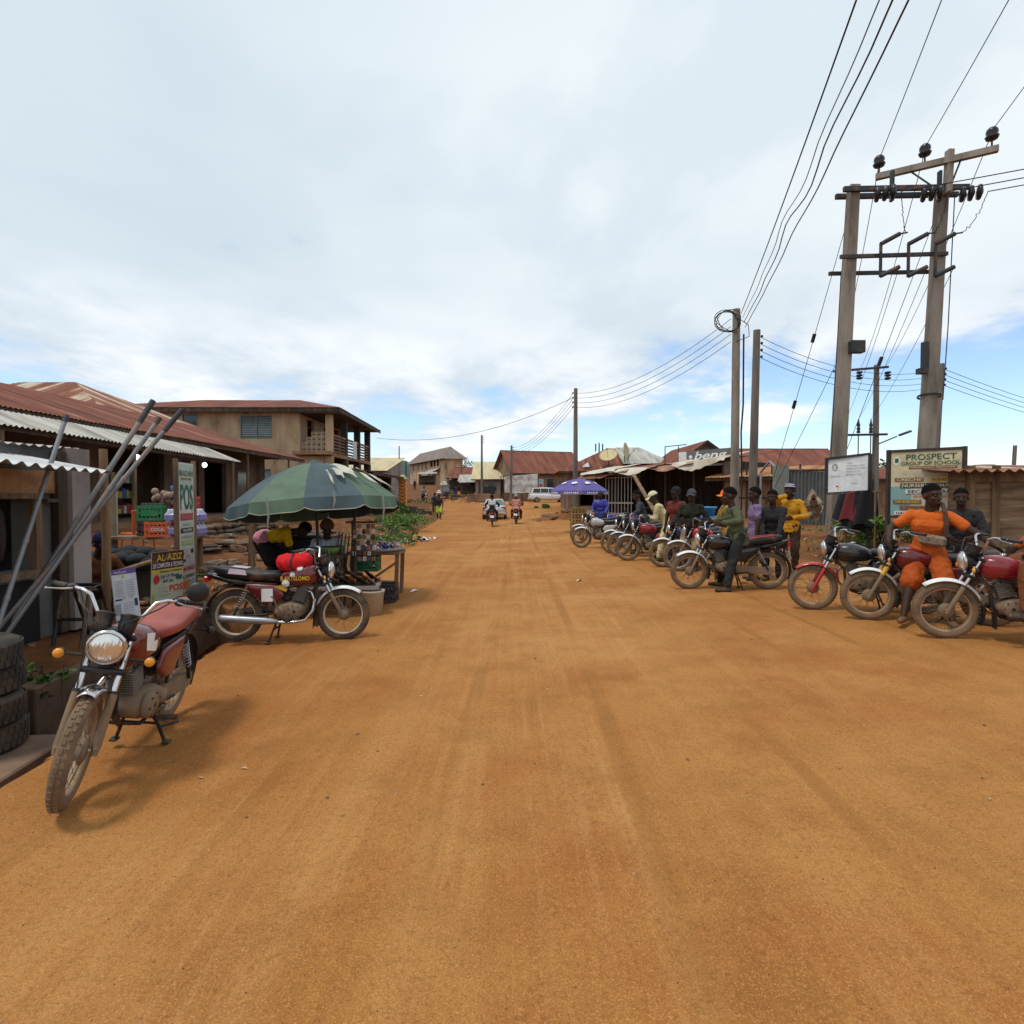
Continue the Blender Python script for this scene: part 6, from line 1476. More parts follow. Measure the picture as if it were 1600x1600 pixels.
# ------------------------------------------------------------------ the stall under the green parasol
sx_, sy_ = uc.x, uc.y
tz = ground(-3, 8.6)
t1 = thing('display_bench', 'low plank bench covered with dark sandals and belts', 'bench', (at(534, 905, 8.4).x, 8.4, ground(-2.4, 8.4)), R(8))
m = MB(); m.span(-1.15, .55, -.34, .34, .40, .45); m.build('top', ramp3('grey_planks', [(.2, (.12, .09, .075)), (.5, (.24, .19, .165)), (.8, (.34, .28, .25))], 1, (1, 8, 8), uv=False), t1)
for x in (-1.0, .4):
    for y in (-.25, .25): m = MB(); m.span(x - .035, x + .035, y - .035, y + .035, -.03, .40); m.build('leg', wood, t1)
leather = M('leather_brown', (.10, .045, .02), .6); leather_t = M('leather_tan', (.30, .14, .05), .6); leather_k = M('leather_black', (.015, .013, .012), .6)
m = MB(); m.span(-.95, .5, -.30, .32, 0, .012); o = m.build('cloth', M('cloth_black', (.02, .018, .018), .9)); o.location = t1.location + V((0, 0, .452)); o.rotation_euler = (0, 0, R(8)); tag(o, 'black cloth laid over the display bench', 'cloth')
for i in range(16):
    m = MB(); m.box((0, 0, .012), (.26, .085, .022), None, 0, .01); m.tube([(.05, -.04, .02), (.07, 0, .06), (.05, .04, .02)], .008, 5, 0)
    o = m.build('sandal', (leather, leather_t, leather_k)[i % 3]); u = i % 8; o.location = t1.location + V((-.15 + u * .085, -.18 + .34 * (i // 8), .50 + .02 * (i % 3))); o.rotation_euler = (R(8), R(38), R(60 + rnd.uniform(-14, 14)))
    tag(o, ('brown', 'tan', 'black')[i % 3] + ' leather sandal propped in rows on the bench', 'sandal', 'sandals on the bench')
m = MB(); m.grid(lambda u, v: (.34 * u - .17 + .05 * math.sin(v * 5), .2 * v - .1 + .04 * math.sin(u * 7), .035 + .05 * noise.noise(V((u * 5, v * 5, 4))) + .06 * math.sin(math.pi * u) * math.sin(math.pi * v)), 16, 12)
o = m.build('cloth', M('cloth_orange', (.70, .25, .03), .85)); o.location = t1.location + V((-.42, -.16, .47)); tag(o, 'crumpled orange cloth on the display bench', 'cloth')
for i, (dx, dz, w_, lab) in enumerate(((.0, 0, .5, 'large dark belt heap in the middle of the bench'), (-.55, 0, .4, 'dark heap of bags behind the orange cloth'))):
    m = MB(); [m.tube([(rnd.uniform(-w_ / 2, w_ / 2), rnd.uniform(-.15, .15), .02 + .12 * rnd.random()) for _ in range(4)], .018, 5, rnd.randrange(2), flat=.4) for _ in range(26)]
    o = m.build('belt_heap', [leather_k, leather]); o.location = t1.location + V((dx, .12, .46)); tag(o, lab, 'belts')
# upright rack with leather goods, snack table with hanging packets
t2 = thing('snack_table', 'timber table heaped with sweets and packets at the right of the stall', 'table', (at(588, 880, 9.9).x, 9.9, ground(-2.35, 9.9)))
m = MB(); m.span(-.42, .45, -.3, .3, .74, .79); m.build('top', wood, t2)
for x in (-.36, .38):
    for y in (-.24, .24): m = MB(); m.bar((x, y, -.03), (x + .03, y, .74), .06, .06); m.build('leg', wood, t2)
m = MB(); m.bar((-.36, -.24, .1), (.38, -.24, .6), .05, .04); m.bar((-.36, -.26, .3), (.4, -.26, .28), .05, .04); m.build('brace', wood, t2)
cols = [M('sweet_' + k, c, .4) for k, c in dict(red=(.5, .03, .04), blue=(.03, .06, .4), white=(.65, .65, .63), gold=(.5, .3, .06), pink=(.55, .2, .25), dark=(.05, .04, .05)).items()]
tr_ = thing('tray', 'round tray rim under the heap of colourful sweets', 'tray', t2.location + V((.05, 0, .80))); m = MB(); m.lathe([(0, 0), (.4, 0), (.44, .05), (.43, .05), (.39, .012), (0, .012)], n=24); m.build('dish', M('tray_enamel', (.3, .3, .3), .4), tr_)
m = MB()
for i in range(150): a = rnd.random() * 6.28; r = .38 * rnd.random() ** .5; m.box((r * math.cos(a), r * math.sin(a), .03 + .1 * rnd.random() * (1 - r)), (.06, .035, .025), Matrix.Rotation(rnd.random() * 3, 3, V((rnd.random(), rnd.random(), 1))), rnd.randrange(6), .006)
o = m.build('sweets', cols); o.location = t2.location + V((.05, 0, .812)); tag(o, 'heap of wrapped sweets in red, blue and white on the tray', 'sweets', kind='stuff')
crate('green bottle crate wedged under the sweets table top', t2.location + V((-.12, -.2, .47)), (.015, .15, .07), (.42, .3, .25), word='NBL', group='stall crates')
crate('black plastic crate on the ground beyond the white bucket', V((at(602, 912, 9.3).x, 9.3, ground(-2.0, 9.3))), (.03, .03, .032), (.36, .3, .3), group='stall crates')
hk = thing('hanging_rack', 'dark pole hung with strips of small snack packets', 'rack', (at(553, 900, 9.0).x, 9.0, ground(-2.4, 9.0)))
m = MB(); m.tube([(0, 0, 0), (0, 0, 1.35)], .035, 8); m.bar((-.12, 0, 1.32), (.34, .02, 1.32), .03, .03); m.build('pole', wood_d, hk)
for s in range(5):
    m = MB(); x = .02 + s * .075
    for k in range(7): m.box((x + .008 * math.sin(k + s), -.03 - .02 * (s % 2), 1.26 - k * .085), (.062, .022, .072), Matrix.Rotation(.3 * math.sin(k * 3 + s), 3, 'Z'), (k + s) % 3, .008)
    m.build('packet_strip', [cols[5], M('packet_brown', (.26, .10, .05), .35), M('packet_pale', (.48, .42, .38), .35)], hk)
m = MB(); [m.tube([(.05 + i * .05, -.05, 1.0 - .02 * i), (.02 + i * .06, -.09, .55), (.05 + i * .05, -.06, .35)], .025, 5, i % 2, flat=.35) for i in range(-4, 2)]
o = m.build('leather_straps', [leather, leather_k]); o.location = hk.location + V((-.05, -.02, .1)); tag(o, 'bunch of brown leather straps hanging by the dark pole', 'straps')
bu = thing('bucket', 'dusty white plastic bucket standing before the stall', 'bucket', (at(582, 944, 8.25).x, 8.25, ground(-2.0, 8.25)))
m = MB(); m.lathe([(0, .0), (.135, 0), (.165, .33), (.175, .335), (.175, .36), (.16, .36), (.13, .012), (0, .012)], n=26); m.build('shell', M('bucket_white', (.46, .42, .34), .5, dust=.3), bu)
m = MB(); m.tube([(.17 * math.cos(a), -.172 * math.sin(a) * .4 - .02, .33 - .17 * math.sin(a)) for a in [math.pi * i / 12 for i in range(13)]], .005, 5); m.build('handle', steel, bu)
dk = thing('cooler_box', 'black box counter standing upright under the parasol', 'box', (at(470, 850, 10.3).x, 10.3, ground(-3.7, 10.3)), R(4))
m = MB(); m.box((0, 0, .5), (.8, .5, 1.0), None, 0, .03); m.build('body', M('box_black', (.014, .013, .013), .7, dust=.15), dk); m = MB(); m.box((0, 0, 1.02), (.84, .54, .05), None, 0, .01); m.build('lid', black, dk)
p2 = MB(); q = at(556, 900, 9.25); p2.tube([(q.x, q.y, ground(q.x, q.y)), (q.x - .02, q.y, 1.62)], .022, 8); tag(p2.build('prop_pole', blackm), 'second thin dark pole propping the parasol rim', 'pole')
cd = MB(); cd.grid(lambda u, v: (.45 * u - .22, .18 * v * (1 if u < .5 else .8), .26 * (1 - v) - .1 * abs(u - .5)), 6, 4); o = cd.build('cardboard', M('cardboard', (.30, .19, .11), .9)); o.location = at(522, 812, 9.55); o.rotation_euler = (R(60), 0, R(10)); tag(o, 'folded brown cardboard sheet under the parasol rim', 'cardboard')
gb = MB(); gb.lathe([(0, 0), (.13, 0), (.2, .12), (.19, .12), (.12, .012), (0, .012)], n=20); o = gb.build('bowl', M('bowl_green', (.10, .16, .04), .5)); o.location = (at(519, 862, 9.0).x, 9.0, at(519, 866, 9.0).z); tag(o, 'olive green bowl held at the vendor lap', 'bowl')
st_ = thing('stool', 'low wooden stool under the green bowl', 'stool', (at(519, 880, 9.0).x, 9.0, ground(-2.8, 9.0)))
hgt = o.location.z - st_.location.z
m = MB(); m.span(-.2, .2, -.16, .16, hgt - .05, hgt); m.build('seat', wood_d, st_)
for x in (-.16, .16):
    for y in (-.12, .12): m = MB(); m.span(x - .02, x + .02, y - .02, y + .02, 0, hgt - .05); m.build('leg', wood_d, st_)

# ------------------------------------------------------------------ right hand notice boards
ca, cb_ = at(1391, 812, 10.9), at(1503, 800, 10.1); xd = V((cb_.x - ca.x, cb_.y - ca.y, 0)); wS = xd.length; xd.normalize(); zb_ = 1.28
tp = at(1391, 707, 10.9).z
hS = tp - zb_
c0 = V((ca.x, ca.y, zb_))
scr = M('sign_cream', (.55, .48, .30), .5, dust=.12)
sgn = printed('school_sign', 'cream and teal school signboard on a dark frame', 'signboard', c0, xd, (0, 0, 1), wS, hS, .03, scr,
    [('print', 0, 0, 1, .46, ink['teal']), ('print', .30, .0, 1, .50, M('sign_pale', (.50, .47, .36), .5)), ('roundel', .03, .79, .14, .93, ink['white']), ('print', .055, .83, .11, .90, ink['green']), ('text', .22, .865, .92, .955, ink['dkgreen'], 'PROSPECT'), ('text', .15, .785, .97, .845, ink['dkgreen'], 'GROUP OF SCHOOL'),
     ('print', .26, .725, .93, .768, ink['brown']), ('text', .29, .733, .9, .760, ink['cream'], 'Government Approved'), ('text', .18, .68, .86, .703, ink['grey'], 'Along the main market road, off the junction'), ('text', .18, .645, .86, .668, ink['grey'], 'beside the town hall, P.M.B. enquiries'), ('text', .35, .61, .84, .632, ink['grey'], 'moral and academic excellence'),
     ('print', .06, .535, .48, .595, ink['brown']), ('text', .09, .545, .45, .585, ink['cream'], 'CRECHE'), ('print', .56, .535, .97, .59, ink['yellow']), ('text', .60, .545, .94, .58, ink['brown'], 'KINDER'), ('print', .14, .435, .97, .51, ink['black']), ('text', .17, .447, .94, .50, ink['cream'], 'NURSERY/PRIMARY'), ('print', .22, .345, .97, .415, ink['white']), ('text', .25, .355, .94, .405, ink['black'], 'SECONDARY'), ('text', .34, .29, .8, .32, ink['red'], 'Motto: Hard Work'),
     ('print', .04, .19, .45, .25, ink['brown']), ('text', .07, .20, .42, .24, ink['yellow'], 'FOR MORE INFO'), ('print', .14, .10, .5, .16, ink['brown']), ('print', .06, .015, .3, .075, ink['white']), ('text', .09, .022, .27, .066, ink['black'], 'HALL')])
def fr_(m):
    y = V((0, .02, 0))
    for t in (-.03, wS + .03): m.bar(c0 + xd * t + V((0, .02, -1.05)), c0 + xd * t + V((0, .02, hS + .05)), .07, .06)
    m.bar(c0 + xd * -.03 + V((0, .02, hS + .02)), c0 + xd * (wS + .03) + V((0, .02, hS + .02)), .06, .05); m.bar(c0 + xd * -.03 + V((0, .02, -.02)), c0 + xd * (wS + .03) + V((0, .02, -.02)), .06, .05)
part_world('frame', M('sign_frame', (.045, .03, .025), .7), sgn, fr_)
na, nb = at(1292, 770, 12.7), at(1357, 764, 12.0); xd = V((nb.x - na.x, nb.y - na.y, 0)); wN = xd.length; xd.normalize(); hN = at(1292, 717, 12.7).z - na.z
c0n = V((na.x, na.y, na.z)); yn = V((0, 0, 1))
nbd = printed('notice_board', 'white notice board in a dark frame fixed before the left twin pole', 'notice board', c0n, (xd + V((0, 0, .03))), yn, wN, hN, .03, M('board_grey_white', (.72, .73, .74), .8, dust=.06),
    [('roundel', .12, .62, .27, .84, ink['grey']), ('print', .16, .66, .22, .78, ink['white']), ('text', .08, .45, .34, .49, ink['grey'], 'community'), ('print', .22, .16, .30, .20, ink['red']), ('print', .27, .08, .29, .2, ink['yellow']), ('text', .48, .82, .62, .85, ink['grey'], 'Notice'), ('text', .48, .73, .90, .77, ink['grey'], 'Rural access project'), ('text', .48, .65, .92, .69, ink['grey'], 'Drainage and road works'), ('text', .48, .57, .82, .61, ink['grey'], 'State programme'), ('text', .52, .48, .84, .52, ink['grey'], 'in partnership'), ('roundel', .48, .475, .505, .52, ink['black']), ('text', .6, .24, .75, .27, ink['grey'], 'contact')])
part_world('frame', iron, nbd, lambda m: (m.bar(c0n - V((.02, 0, .02)), c0n + xd * wN + V((.02, 0, .03)), .05, .05), m.bar(c0n + V((-.02, 0, hN)), c0n + xd * wN + V((.02, 0, hN + .06)), .05, .05), m.bar(c0n + V((-.02, 0, -.02)), c0n + V((-.02, 0, hN + .02)), .05, .05), m.bar(c0n + xd * (wN + .02), c0n + xd * (wN + .02) + V((0, 0, hN + .06)), .05, .05), m.bar(c0n + xd * (wN + .02) + V((0, .03, -1.15)), c0n + xd * (wN + .02) + V((0, .03, .0)), .06, .05)))
# clothes drying on a rail
rl = thing('clothes_rail', 'crude rail on two sticks holding dark clothes', 'rail', (at(1340, 830, 12.2).x, 12.2, ground(7.3, 12.2)))
p0, p1 = at(1322, 772, 12.3), at(1368, 768, 11.9)
part_world('bar', wood, rl, lambda m: m.tube([p0 - V((.1, 0, 0)), p1 + V((.1, 0, 0))], .02, 6))
for q in (p0, p1): part_world('stick', wood, rl, lambda m: m.tube([V((q.x, q.y, ground(q.x, q.y) - .1)), q], .025, 6))
for i, (t, col, l, lab) in enumerate(((.06, (.02, .022, .03), .55, 'black shirt hanging at the left of the clothes rail'), (.38, (.012, .013, .022), .80, 'long navy coat in the middle of the clothes rail'), (.7, (.016, .016, .018), .72, 'black coat at the right of the clothes rail'), (.25, (.16, .025, .03), .6, 'dark red garment between the black clothes on the rail'))):
    c = p0.lerp(p1, t)
    def cf(u, v, c=c, l=l, i=i):
        a = 6.2832 * u; w_ = (.20 + .10 * v) * (1 + .18 * math.sin(a * 4 + i * 2 + v * 2)); return (c.x + w_ * math.cos(a) * .95, c.y - .06 * (i == 3) + w_ * .4 * math.sin(a), c.z + .03 - l * v - .05 * abs(math.cos(a)) * (1 - v) + .04 * math.sin(a * 3 + i) * v)
    m = MB(); m.grid(cf, 28, 8); m.grid(lambda u, v: (c.x + v * .19 * math.cos(6.2832 * u), c.y - .06 * (i == 3) + v * .07 * math.sin(6.2832 * u), c.z + .045 - .06 * v * abs(math.cos(6.2832 * u))), 20, 2)
    tag(m.build('garment', M('garment_%d' % i, col, .9)), lab, 'garment', 'clothes on the rail')
# picture cloth hung by one corner
k0 = at(1268, 763, 14.2)
pcn = thing('picture_banner', 'old cream picture banner hanging aslant by one corner left of the pole', 'banner', k0)
m = MB(); a = V((0, 0, 0)); P = [V((.02, 0, 0)), V((-.28, .03, -.52)), V((.14, -.02, -.86)), V((.33, 0, -.40))]
m.grid(lambda u, v: P[0].lerp(P[1], u).lerp(P[3].lerp(P[2], u), v) + V((0, .05 * noise.noise(V((u * 3, v * 3, 0))), 0)), 12, 12); m.build('sheet', ramp3('faded_print', [(.3, (.16, .12, .06)), (.45, (.42, .36, .22)), (.6, (.50, .45, .32)), (.75, (.30, .16, .09))], 3.4, (1, 1, 1), uv=False, rough=.7), pcn)
m = MB()
for cx, cz, rx, rz_ in ((.02, -.22, .06, .07), (.03, -.36, .10, .12), (-.08, -.50, .12, .08), (.14, -.5, .09, .11), (.08, -.66, .1, .06)): m.add([(cx + rx * math.cos(a), -.06, cz + rz_ * math.sin(a)) for a in [6.283 * j / 16 for j in range(16)]], [tuple(range(16))], 0)
m.build('print', M('print_brown', (.13, .055, .03), .8), pcn)
# blue plastic containers stacked by the stall
for i in range(2):
    m = MB(); m.lathe([(0, 0), (.16, 0), (.2, .24), (.24, .26), (.24, .30), (.19, .30), (.15, .02), (0, .02)], n=18, ell=(1.15, .8)); o = m.build('plastic_basin', M('basin_sky', (.04, .24, .50), .4)); c = at(1106, 832 - i * 20, 13.6); o.location = (c.x, c.y, .88 + i * .22); tag(o, ('lower', 'upper')[i] + ' sky blue plastic container stacked behind the parked bikes', 'basin', 'blue containers')
bx_ = thing('stand', 'small wooden stand under the blue containers', 'stand', (at(1106, 845, 13.6).x, 13.6, ground(4.6, 13.6)))
m = MB(); m.span(-.3, .3, -.22, .22, .72, .77); m.build('top', wood_d, bx_)
for x in (-.25, .25):
    for y in (-.18, .18): m = MB(); m.span(x - .03, x + .03, y - .03, y + .03, -.05, .72); m.build('leg', wood_d, bx_)
# goods under the purple parasol
cg = thing('wicker_stand', 'tall yellow cage stand beside the purple parasol pole', 'stand', (at(903, 830, 24.4).x, 24.4, ground(2.8, 24.4)))
m = MB()
for i in range(5):
    for j in (0, 1): m.bar((-.3 + i * .15, -.2 + .4 * j, 0), (-.3 + i * .15, -.2 + .4 * j, 1.1), .03, .03)
for k in range(5): m.span(-.32, .32, -.22, -.18, .1 + k * .24, .14 + k * .24); m.span(-.32, .32, .18, .22, .1 + k * .24, .14 + k * .24)
m.build('frame', M('bamboo', (.36, .24, .08), .7), cg)
m = MB()
for k in range(4):
    for i in range(4): m.ell((-.22 + i * .15, 0, .22 + k * .24), (.07, .15, .09), None, 0, 8, 6)
m.build('bread_loaves', M('bread_tan', (.36, .20, .07), .7), cg)
tbp = thing('trader_table', 'low table of small goods behind the parasol at the row end', 'table', (4.6, 22.5, ground(4.6, 22.5)))
m = MB(); m.span(-.9, .9, -.4, .4, .6, .65); m.build('top', wood, tbp)
for x in (-.8, .8):
    for y in (-.3, .3): m = MB(); m.span(x - .04, x + .04, y - .04, y + .04, 0, .6); m.build('leg', wood, tbp)
m = MB(); [m.box((rnd.uniform(-.8, .8), rnd.uniform(-.3, .3), .72), (.14, .12, .14), Matrix.Rotation(rnd.random(), 3, 'Z'), rnd.randrange(6), .02) for _ in range(26)]; o = m.build('small_goods', cols); o.location = tbp.location; tag(o, 'assorted small packets spread on the trader table', 'goods', kind='stuff')
gt = MB(); gt.grid(lambda u, v: (-1.1 + 2.0 * u, .5 * v, .35 + .65 * u - .3 * v + .06 * noise.noise(V((u * 6, v * 4, 7)))), 20, 8); o = gt.build('tarp_cover', M('tarp_grey', (.17, .17, .165), .8)); o.location = (4.6, 19.2, ground(4.6, 19.2)); tag(o, 'grey tarpaulin draped over a heap behind the row of motorcycles', 'tarpaulin')
hb_ = MB(); [hb_.box((rnd.uniform(-.7, .8), .3 + rnd.uniform(-.1, .2), .2 + .1 * rnd.random()), (.5, .4, .5), Matrix.Rotation(rnd.random(), 3, 'Z'), 0, .05) for _ in range(7)]; o = hb_.build('sack_heap', M('sack', (.16, .11, .07), .95)); o.location = (4.6, 19.35, ground(4.6, 19.2)); tag(o, 'heap of brown sacks under the grey tarpaulin', 'sacks')

# ------------------------------------------------------------------ plants
leaf = [M('leaf_a', (.07, .16, .03), .7, var=.35, scale=9), M('leaf_b', (.125, .22, .04), .7, var=.3, scale=9), M('leaf_c', (.045, .105, .025), .7, var=.3, scale=9)]
def bush(label, x, y, r, h, n, group=None, sz=.09, pale=False):
    root = thing('bush', label, 'bush', (x, y, ground(x, y)), 0, group)
    m = MB(); m2 = MB()
    for _ in range(max(4, n // 60)):
        a = rnd.random() * 6.28; rr = r * .7 * rnd.random(); m2.tube([(rr * .3 * math.cos(a), rr * .3 * math.sin(a), -.05), (rr * math.cos(a), rr * math.sin(a), h * rnd.uniform(.5, .95))], [.014, .005], 5)
    cl = [(rnd.random() * 6.28, r * rnd.random() ** .6, rnd.uniform(.15, 1)) for _ in range(max(5, n // 45))]
    for _ in range(n):
        a, rr, t = rnd.choice(cl); zz = h * t * (1 - .5 * (rr / r) ** 2); s = sz * rnd.uniform(.5, 1.2)
        c = V((rr * math.cos(a) + rnd.gauss(0, r * .13), rr * math.sin(a) + rnd.gauss(0, r * .13), max(.01, zz + rnd.gauss(0, h * .10))))
        d = V((rnd.gauss(0, 1), rnd.gauss(0, 1), rnd.gauss(.3, .6))).normalized(); e = d.cross(V((rnd.gauss(0, 1), rnd.gauss(0, 1), rnd.gauss(0, 1)))).normalized(); nn = d.cross(e)
        m.add([c - d * s, c + e * s * .42 + nn * s * .1, c + d * s, c - e * s * .42 + nn * s * .1], [(0, 1, 2, 3)], (rnd.choice((0, 1, 1)) if pale else rnd.randrange(3)))
    m.build('leaves', leaf, root); m2.build('stems', wood_d, root)
for i, (px, py, r, h, n, pale, lab) in enumerate(((632, 822, 1.1, .75, 2300, True, 'large bright green bush on the left verge'), (618, 800, .9, .6, 700, True, 'green bush beside the torn parasol edge'), (598, 818, .7, .5, 450, False, 'low shrub left of the bright bush'), (612, 832, .6, .4, 420, False, 'low weeds below the bright bush'), (606, 852, .9, .45, 700, False, 'dark weeds at the road edge behind the sweets table'), (640, 842, .5, .3, 260, True, 'small tuft at the road edge'), (575, 805, .6, .5, 300, False, 'shrub half hidden behind the torn parasol'),
                                                  (1352, 846, .75, .75, 800, True, 'green bush below the clothes rail'), (1385, 850, .6, .7, 550, True, 'green bush at the foot of the school sign'), (850, 794, .8, .45, 350, False, 'low shrub beside the mound right of the road'), (700, 772, 1.6, .8, 350, False, 'weedy shrub on the far bend'), (52, 1088, .2, .26, 420, False, 'small weed growing from the drain by the tyres'), (290, 905, .3, .2, 160, False, 'small weed behind the banner'))):
    p = gp(px, py); bush(lab, p.x, p.y, r, h, n, 'roadside bushes', .035 if p.y < 6 else (.065 if p.y < 40 else .14), pale)
gm = MB()
for _ in range(5200):
    k = rnd.random()
    if k < .35: y = rnd.uniform(13, 30); x = road_left(y) - abs(rnd.gauss(.5, .9))
    elif k < .6: y = rnd.uniform(45, 75); x = road_left(y) - rnd.uniform(1, 4) + .3
    elif k < .75: y = rnd.uniform(11, 17); x = road_right(y) + rnd.uniform(.5, 3)
    else: y = rnd.uniform(30, 48); x = road_left(y) - abs(rnd.gauss(.8, 1.4))
    if noise.noise(V((x * .9, y * .5, 3))) < .05: continue
    s = rnd.uniform(.05, .16); a = rnd.random() * 6.28; z = ground(x, y) - .01; w_ = .012 * (1 + y / 20)
    gm.add([(x - w_ * math.cos(a), y - w_ * math.sin(a), z), (x + w_ * math.cos(a), y + w_ * math.sin(a), z), (x + s * .6 * math.sin(a), y + s * .6 * math.cos(a), z + s)], [(0, 1, 2)], rnd.randrange(3))
tag(gm.build('grass', leaf), 'patchy green grass along the verges', 'grass', kind='stuff')
def palm(label, x, y, h, s):
    root = thing('palm_tree', label, 'palm tree', (x, y, ground(x, y)), 0)
    m = MB(); m.tube([(0, 0, -.2), (.1, 0, h * .5), (0, 0, h)], [.22, .17, .13], 9); m.build('trunk', wood_d, root)
    m = MB()
    for k in range(19):
        a = k * 2.4; el = .9 - 1.3 * (k / 19); L_ = s * rnd.uniform(.85, 1.1); pts = []
        for i in range(9):
            t = i / 8; r = L_ * t * math.cos(el) ; z = h + L_ * (math.sin(el) * t - .75 * t * t * (1 if el > -.2 else .6)); pts.append(V((r * math.cos(a), r * math.sin(a), z)))
        m.tube(pts, [.03 * (1 - t / 9) + .006 for t in range(9)], 4)
        sd = V((-math.sin(a), math.cos(a), 0))
        for i in range(1, 9):
            for q in (0, .5):
                p = pts[i - 1].lerp(pts[i], q); ln = s * .30 * (1 - abs(i / 8 - .45))
                for sg in (-1, 1):
                    e = p + sd * (sg * ln) + V((0, 0, -ln * .5)) + (pts[i] - pts[i - 1]) * .7; w_ = (pts[i] - pts[i - 1]) * .22
                    m.add([p - w_, p + w_, e], [(0, 1, 2)], 0)
    m.build('crown', M('palm_green', (.03, .06, .02), .6, var=.3), root)
pq = at(1262, 715, 60); palm('palm tree with drooping fronds behind the metal fence', pq.x, 60, pq.z - ground(pq.x, 60), 2.0)
def tree(label, x, y, h, r, n, sz):
    root = thing('tree', label, 'tree', (x, y, ground(x, y)), 0, 'distant trees')
    m = MB(); m.tube([(0, 0, -.2), (.1, 0, h * .5), (0, 0, h * .8)], [.25, .18, .08], 8)
    for k in range(5): a = k * 1.3; m.tube([(.05, 0, h * .45), (r * .6 * math.cos(a), r * .6 * math.sin(a), h * .75)], [.08, .03], 6)
    m.build('trunk', wood_d, root); m = MB()
    cl = [(V((rnd.gauss(0, r * .45), rnd.gauss(0, r * .45), h * .72 + rnd.gauss(0, h * .13)))) for _ in range(16)]
    for _ in range(n):
        c = rnd.choice(cl) + V((rnd.gauss(0, r * .2), rnd.gauss(0, r * .2), rnd.gauss(0, r * .15))); s = sz * rnd.uniform(.6, 1.2); d = V((rnd.gauss(0, 1), rnd.gauss(0, 1), rnd.gauss(0, 1))).normalized(); e = d.cross(V((0, .3, 1))).normalized()
        m.add([c - d * s, c + e * s * .5, c + d * s, c - e * s * .5], [(0, 1, 2, 3)], rnd.randrange(3))
    m.build('crown', leaf, root)
for px, d, h, r, lab in ((1222, 85, 5.5, 3.0, 'rounded tree top showing over the red roofs'), (725, 170, 7.0, 3.5, 'small tree beyond the distant storey house'), (1390, 62, 4.6, 2.2, 'dark tree crown between the twin poles'), (1182, 75, 6, 2.0, 'tree crown above the red roof right of the poles'), (1330, 70, 4.0, 2.6, 'low tree behind the notice board')):
    p = at(px, 760, d); tree(lab, p.x, d, h, r, 500, .28)

# dumped waste paper at the verge beyond the sweets table
wq_ = gp(648, 846); m = MB()
for _ in range(34):
    x, y = wq_.x + rnd.gauss(0, .38), wq_.y + rnd.gauss(0, .45); z = ground(x, y); s_ = rnd.uniform(.06, .2); a = rnd.random() * 6.28; c, q_ = math.cos(a) * s_, math.sin(a) * s_
    m.add([(x - c, y - q_, z), (x + q_ * .6, y - c * .6, z + s_ * .5), (x + c, y + q_, z + .03), (x - q_ * .6, y + c * .6, z + s_ * .6)], [(0, 1, 2), (0, 2, 3)], rnd.choice((0, 0, 1, 2)))
tag(m.build('waste_heap', [M('scrap_white', (.7, .7, .7)), M('scrap_brown', (.2, .1, .05)), M('scrap_dark', (.03, .03, .035))]), 'heap of white and dark waste at the left road edge', 'waste', kind='stuff')
# ------------------------------------------------------------------ people: one remeshed body each, clothes and hair as children
skin = M('skin_dark', (.050, .024, .015), .55, var=.12, spec=.25); skin_b = M('skin_brown', (.085, .042, .026), .5, var=.12, spec=.45)
hair_m = M('hair_black', (.008, .007, .006), 1.0, spec=.08, bump=.5, bscale=120)
eye_w = M('eye_white', (.13, .11, .095), .5, var=.02); eye_d = M('eye_dark', (.01, .008, .007), .15, var=.02)
def capsule(m, a, b, ra, rb, n=12):
    a, b = V(a), V(b); m.tube([a, b], [ra, rb], n); m.ell(a, (ra,) * 3, None, 0, n, 8); m.ell(b, (rb,) * 3, None, 0, n, 8)
def ik(a, t, l1, l2, hint):
    d = t - a; L_ = min(max(d.length, abs(l1 - l2) + .01), (l1 + l2) * .999); u = d.normalized()
    x = (l1 * l1 - l2 * l2 + L_ * L_) / (2 * L_); h = math.sqrt(max(0, l1 * l1 - x * x))
    p = hint - u * hint.dot(u); p.normalize()
    return a + u * x + p * h, a + u * L_
def remeshed(m, name, vox, mats, parent, smooth=4, fold=0.0, seed=0, fac=.5):
    me = m.mesh('tmp'); ob = bpy.data.objects.new('tmp', me); COL.objects.link(ob)
    md = ob.modifiers.new('r', 'REMESH'); md.mode = 'VOXEL'; md.voxel_size = vox
    if smooth: s = ob.modifiers.new('s', 'SMOOTH'); s.iterations = smooth; s.factor = fac
    dg = bpy.context.evaluated_depsgraph_get(); dg.update()
    out = bpy.data.meshes.new_from_object(ob.evaluated_get(dg)); out.name = name
    bpy.data.objects.remove(ob); bpy.data.meshes.remove(me)
    out.materials.clear()
    for q in mats: out.materials.append(q)
    if fold:
        nrm = [v.normal.copy() for v in out.vertices]
        for v, nn in zip(out.vertices, nrm):
            p = v.co + V((seed, 0, 0)); f = 1 - abs(noise.noise(V((p.x * 9, p.y * 9, p.z * 6)))) * 2
            v.co += nn * (fold * (f - .3) + fold * .4 * noise.noise(p * 26))
    out.polygons.foreach_set('use_smooth', [True] * len(out.polygons))
    o = bpy.data.objects.new(name, out); COL.objects.link(o); o.parent = parent
    return o
HS = 1.13
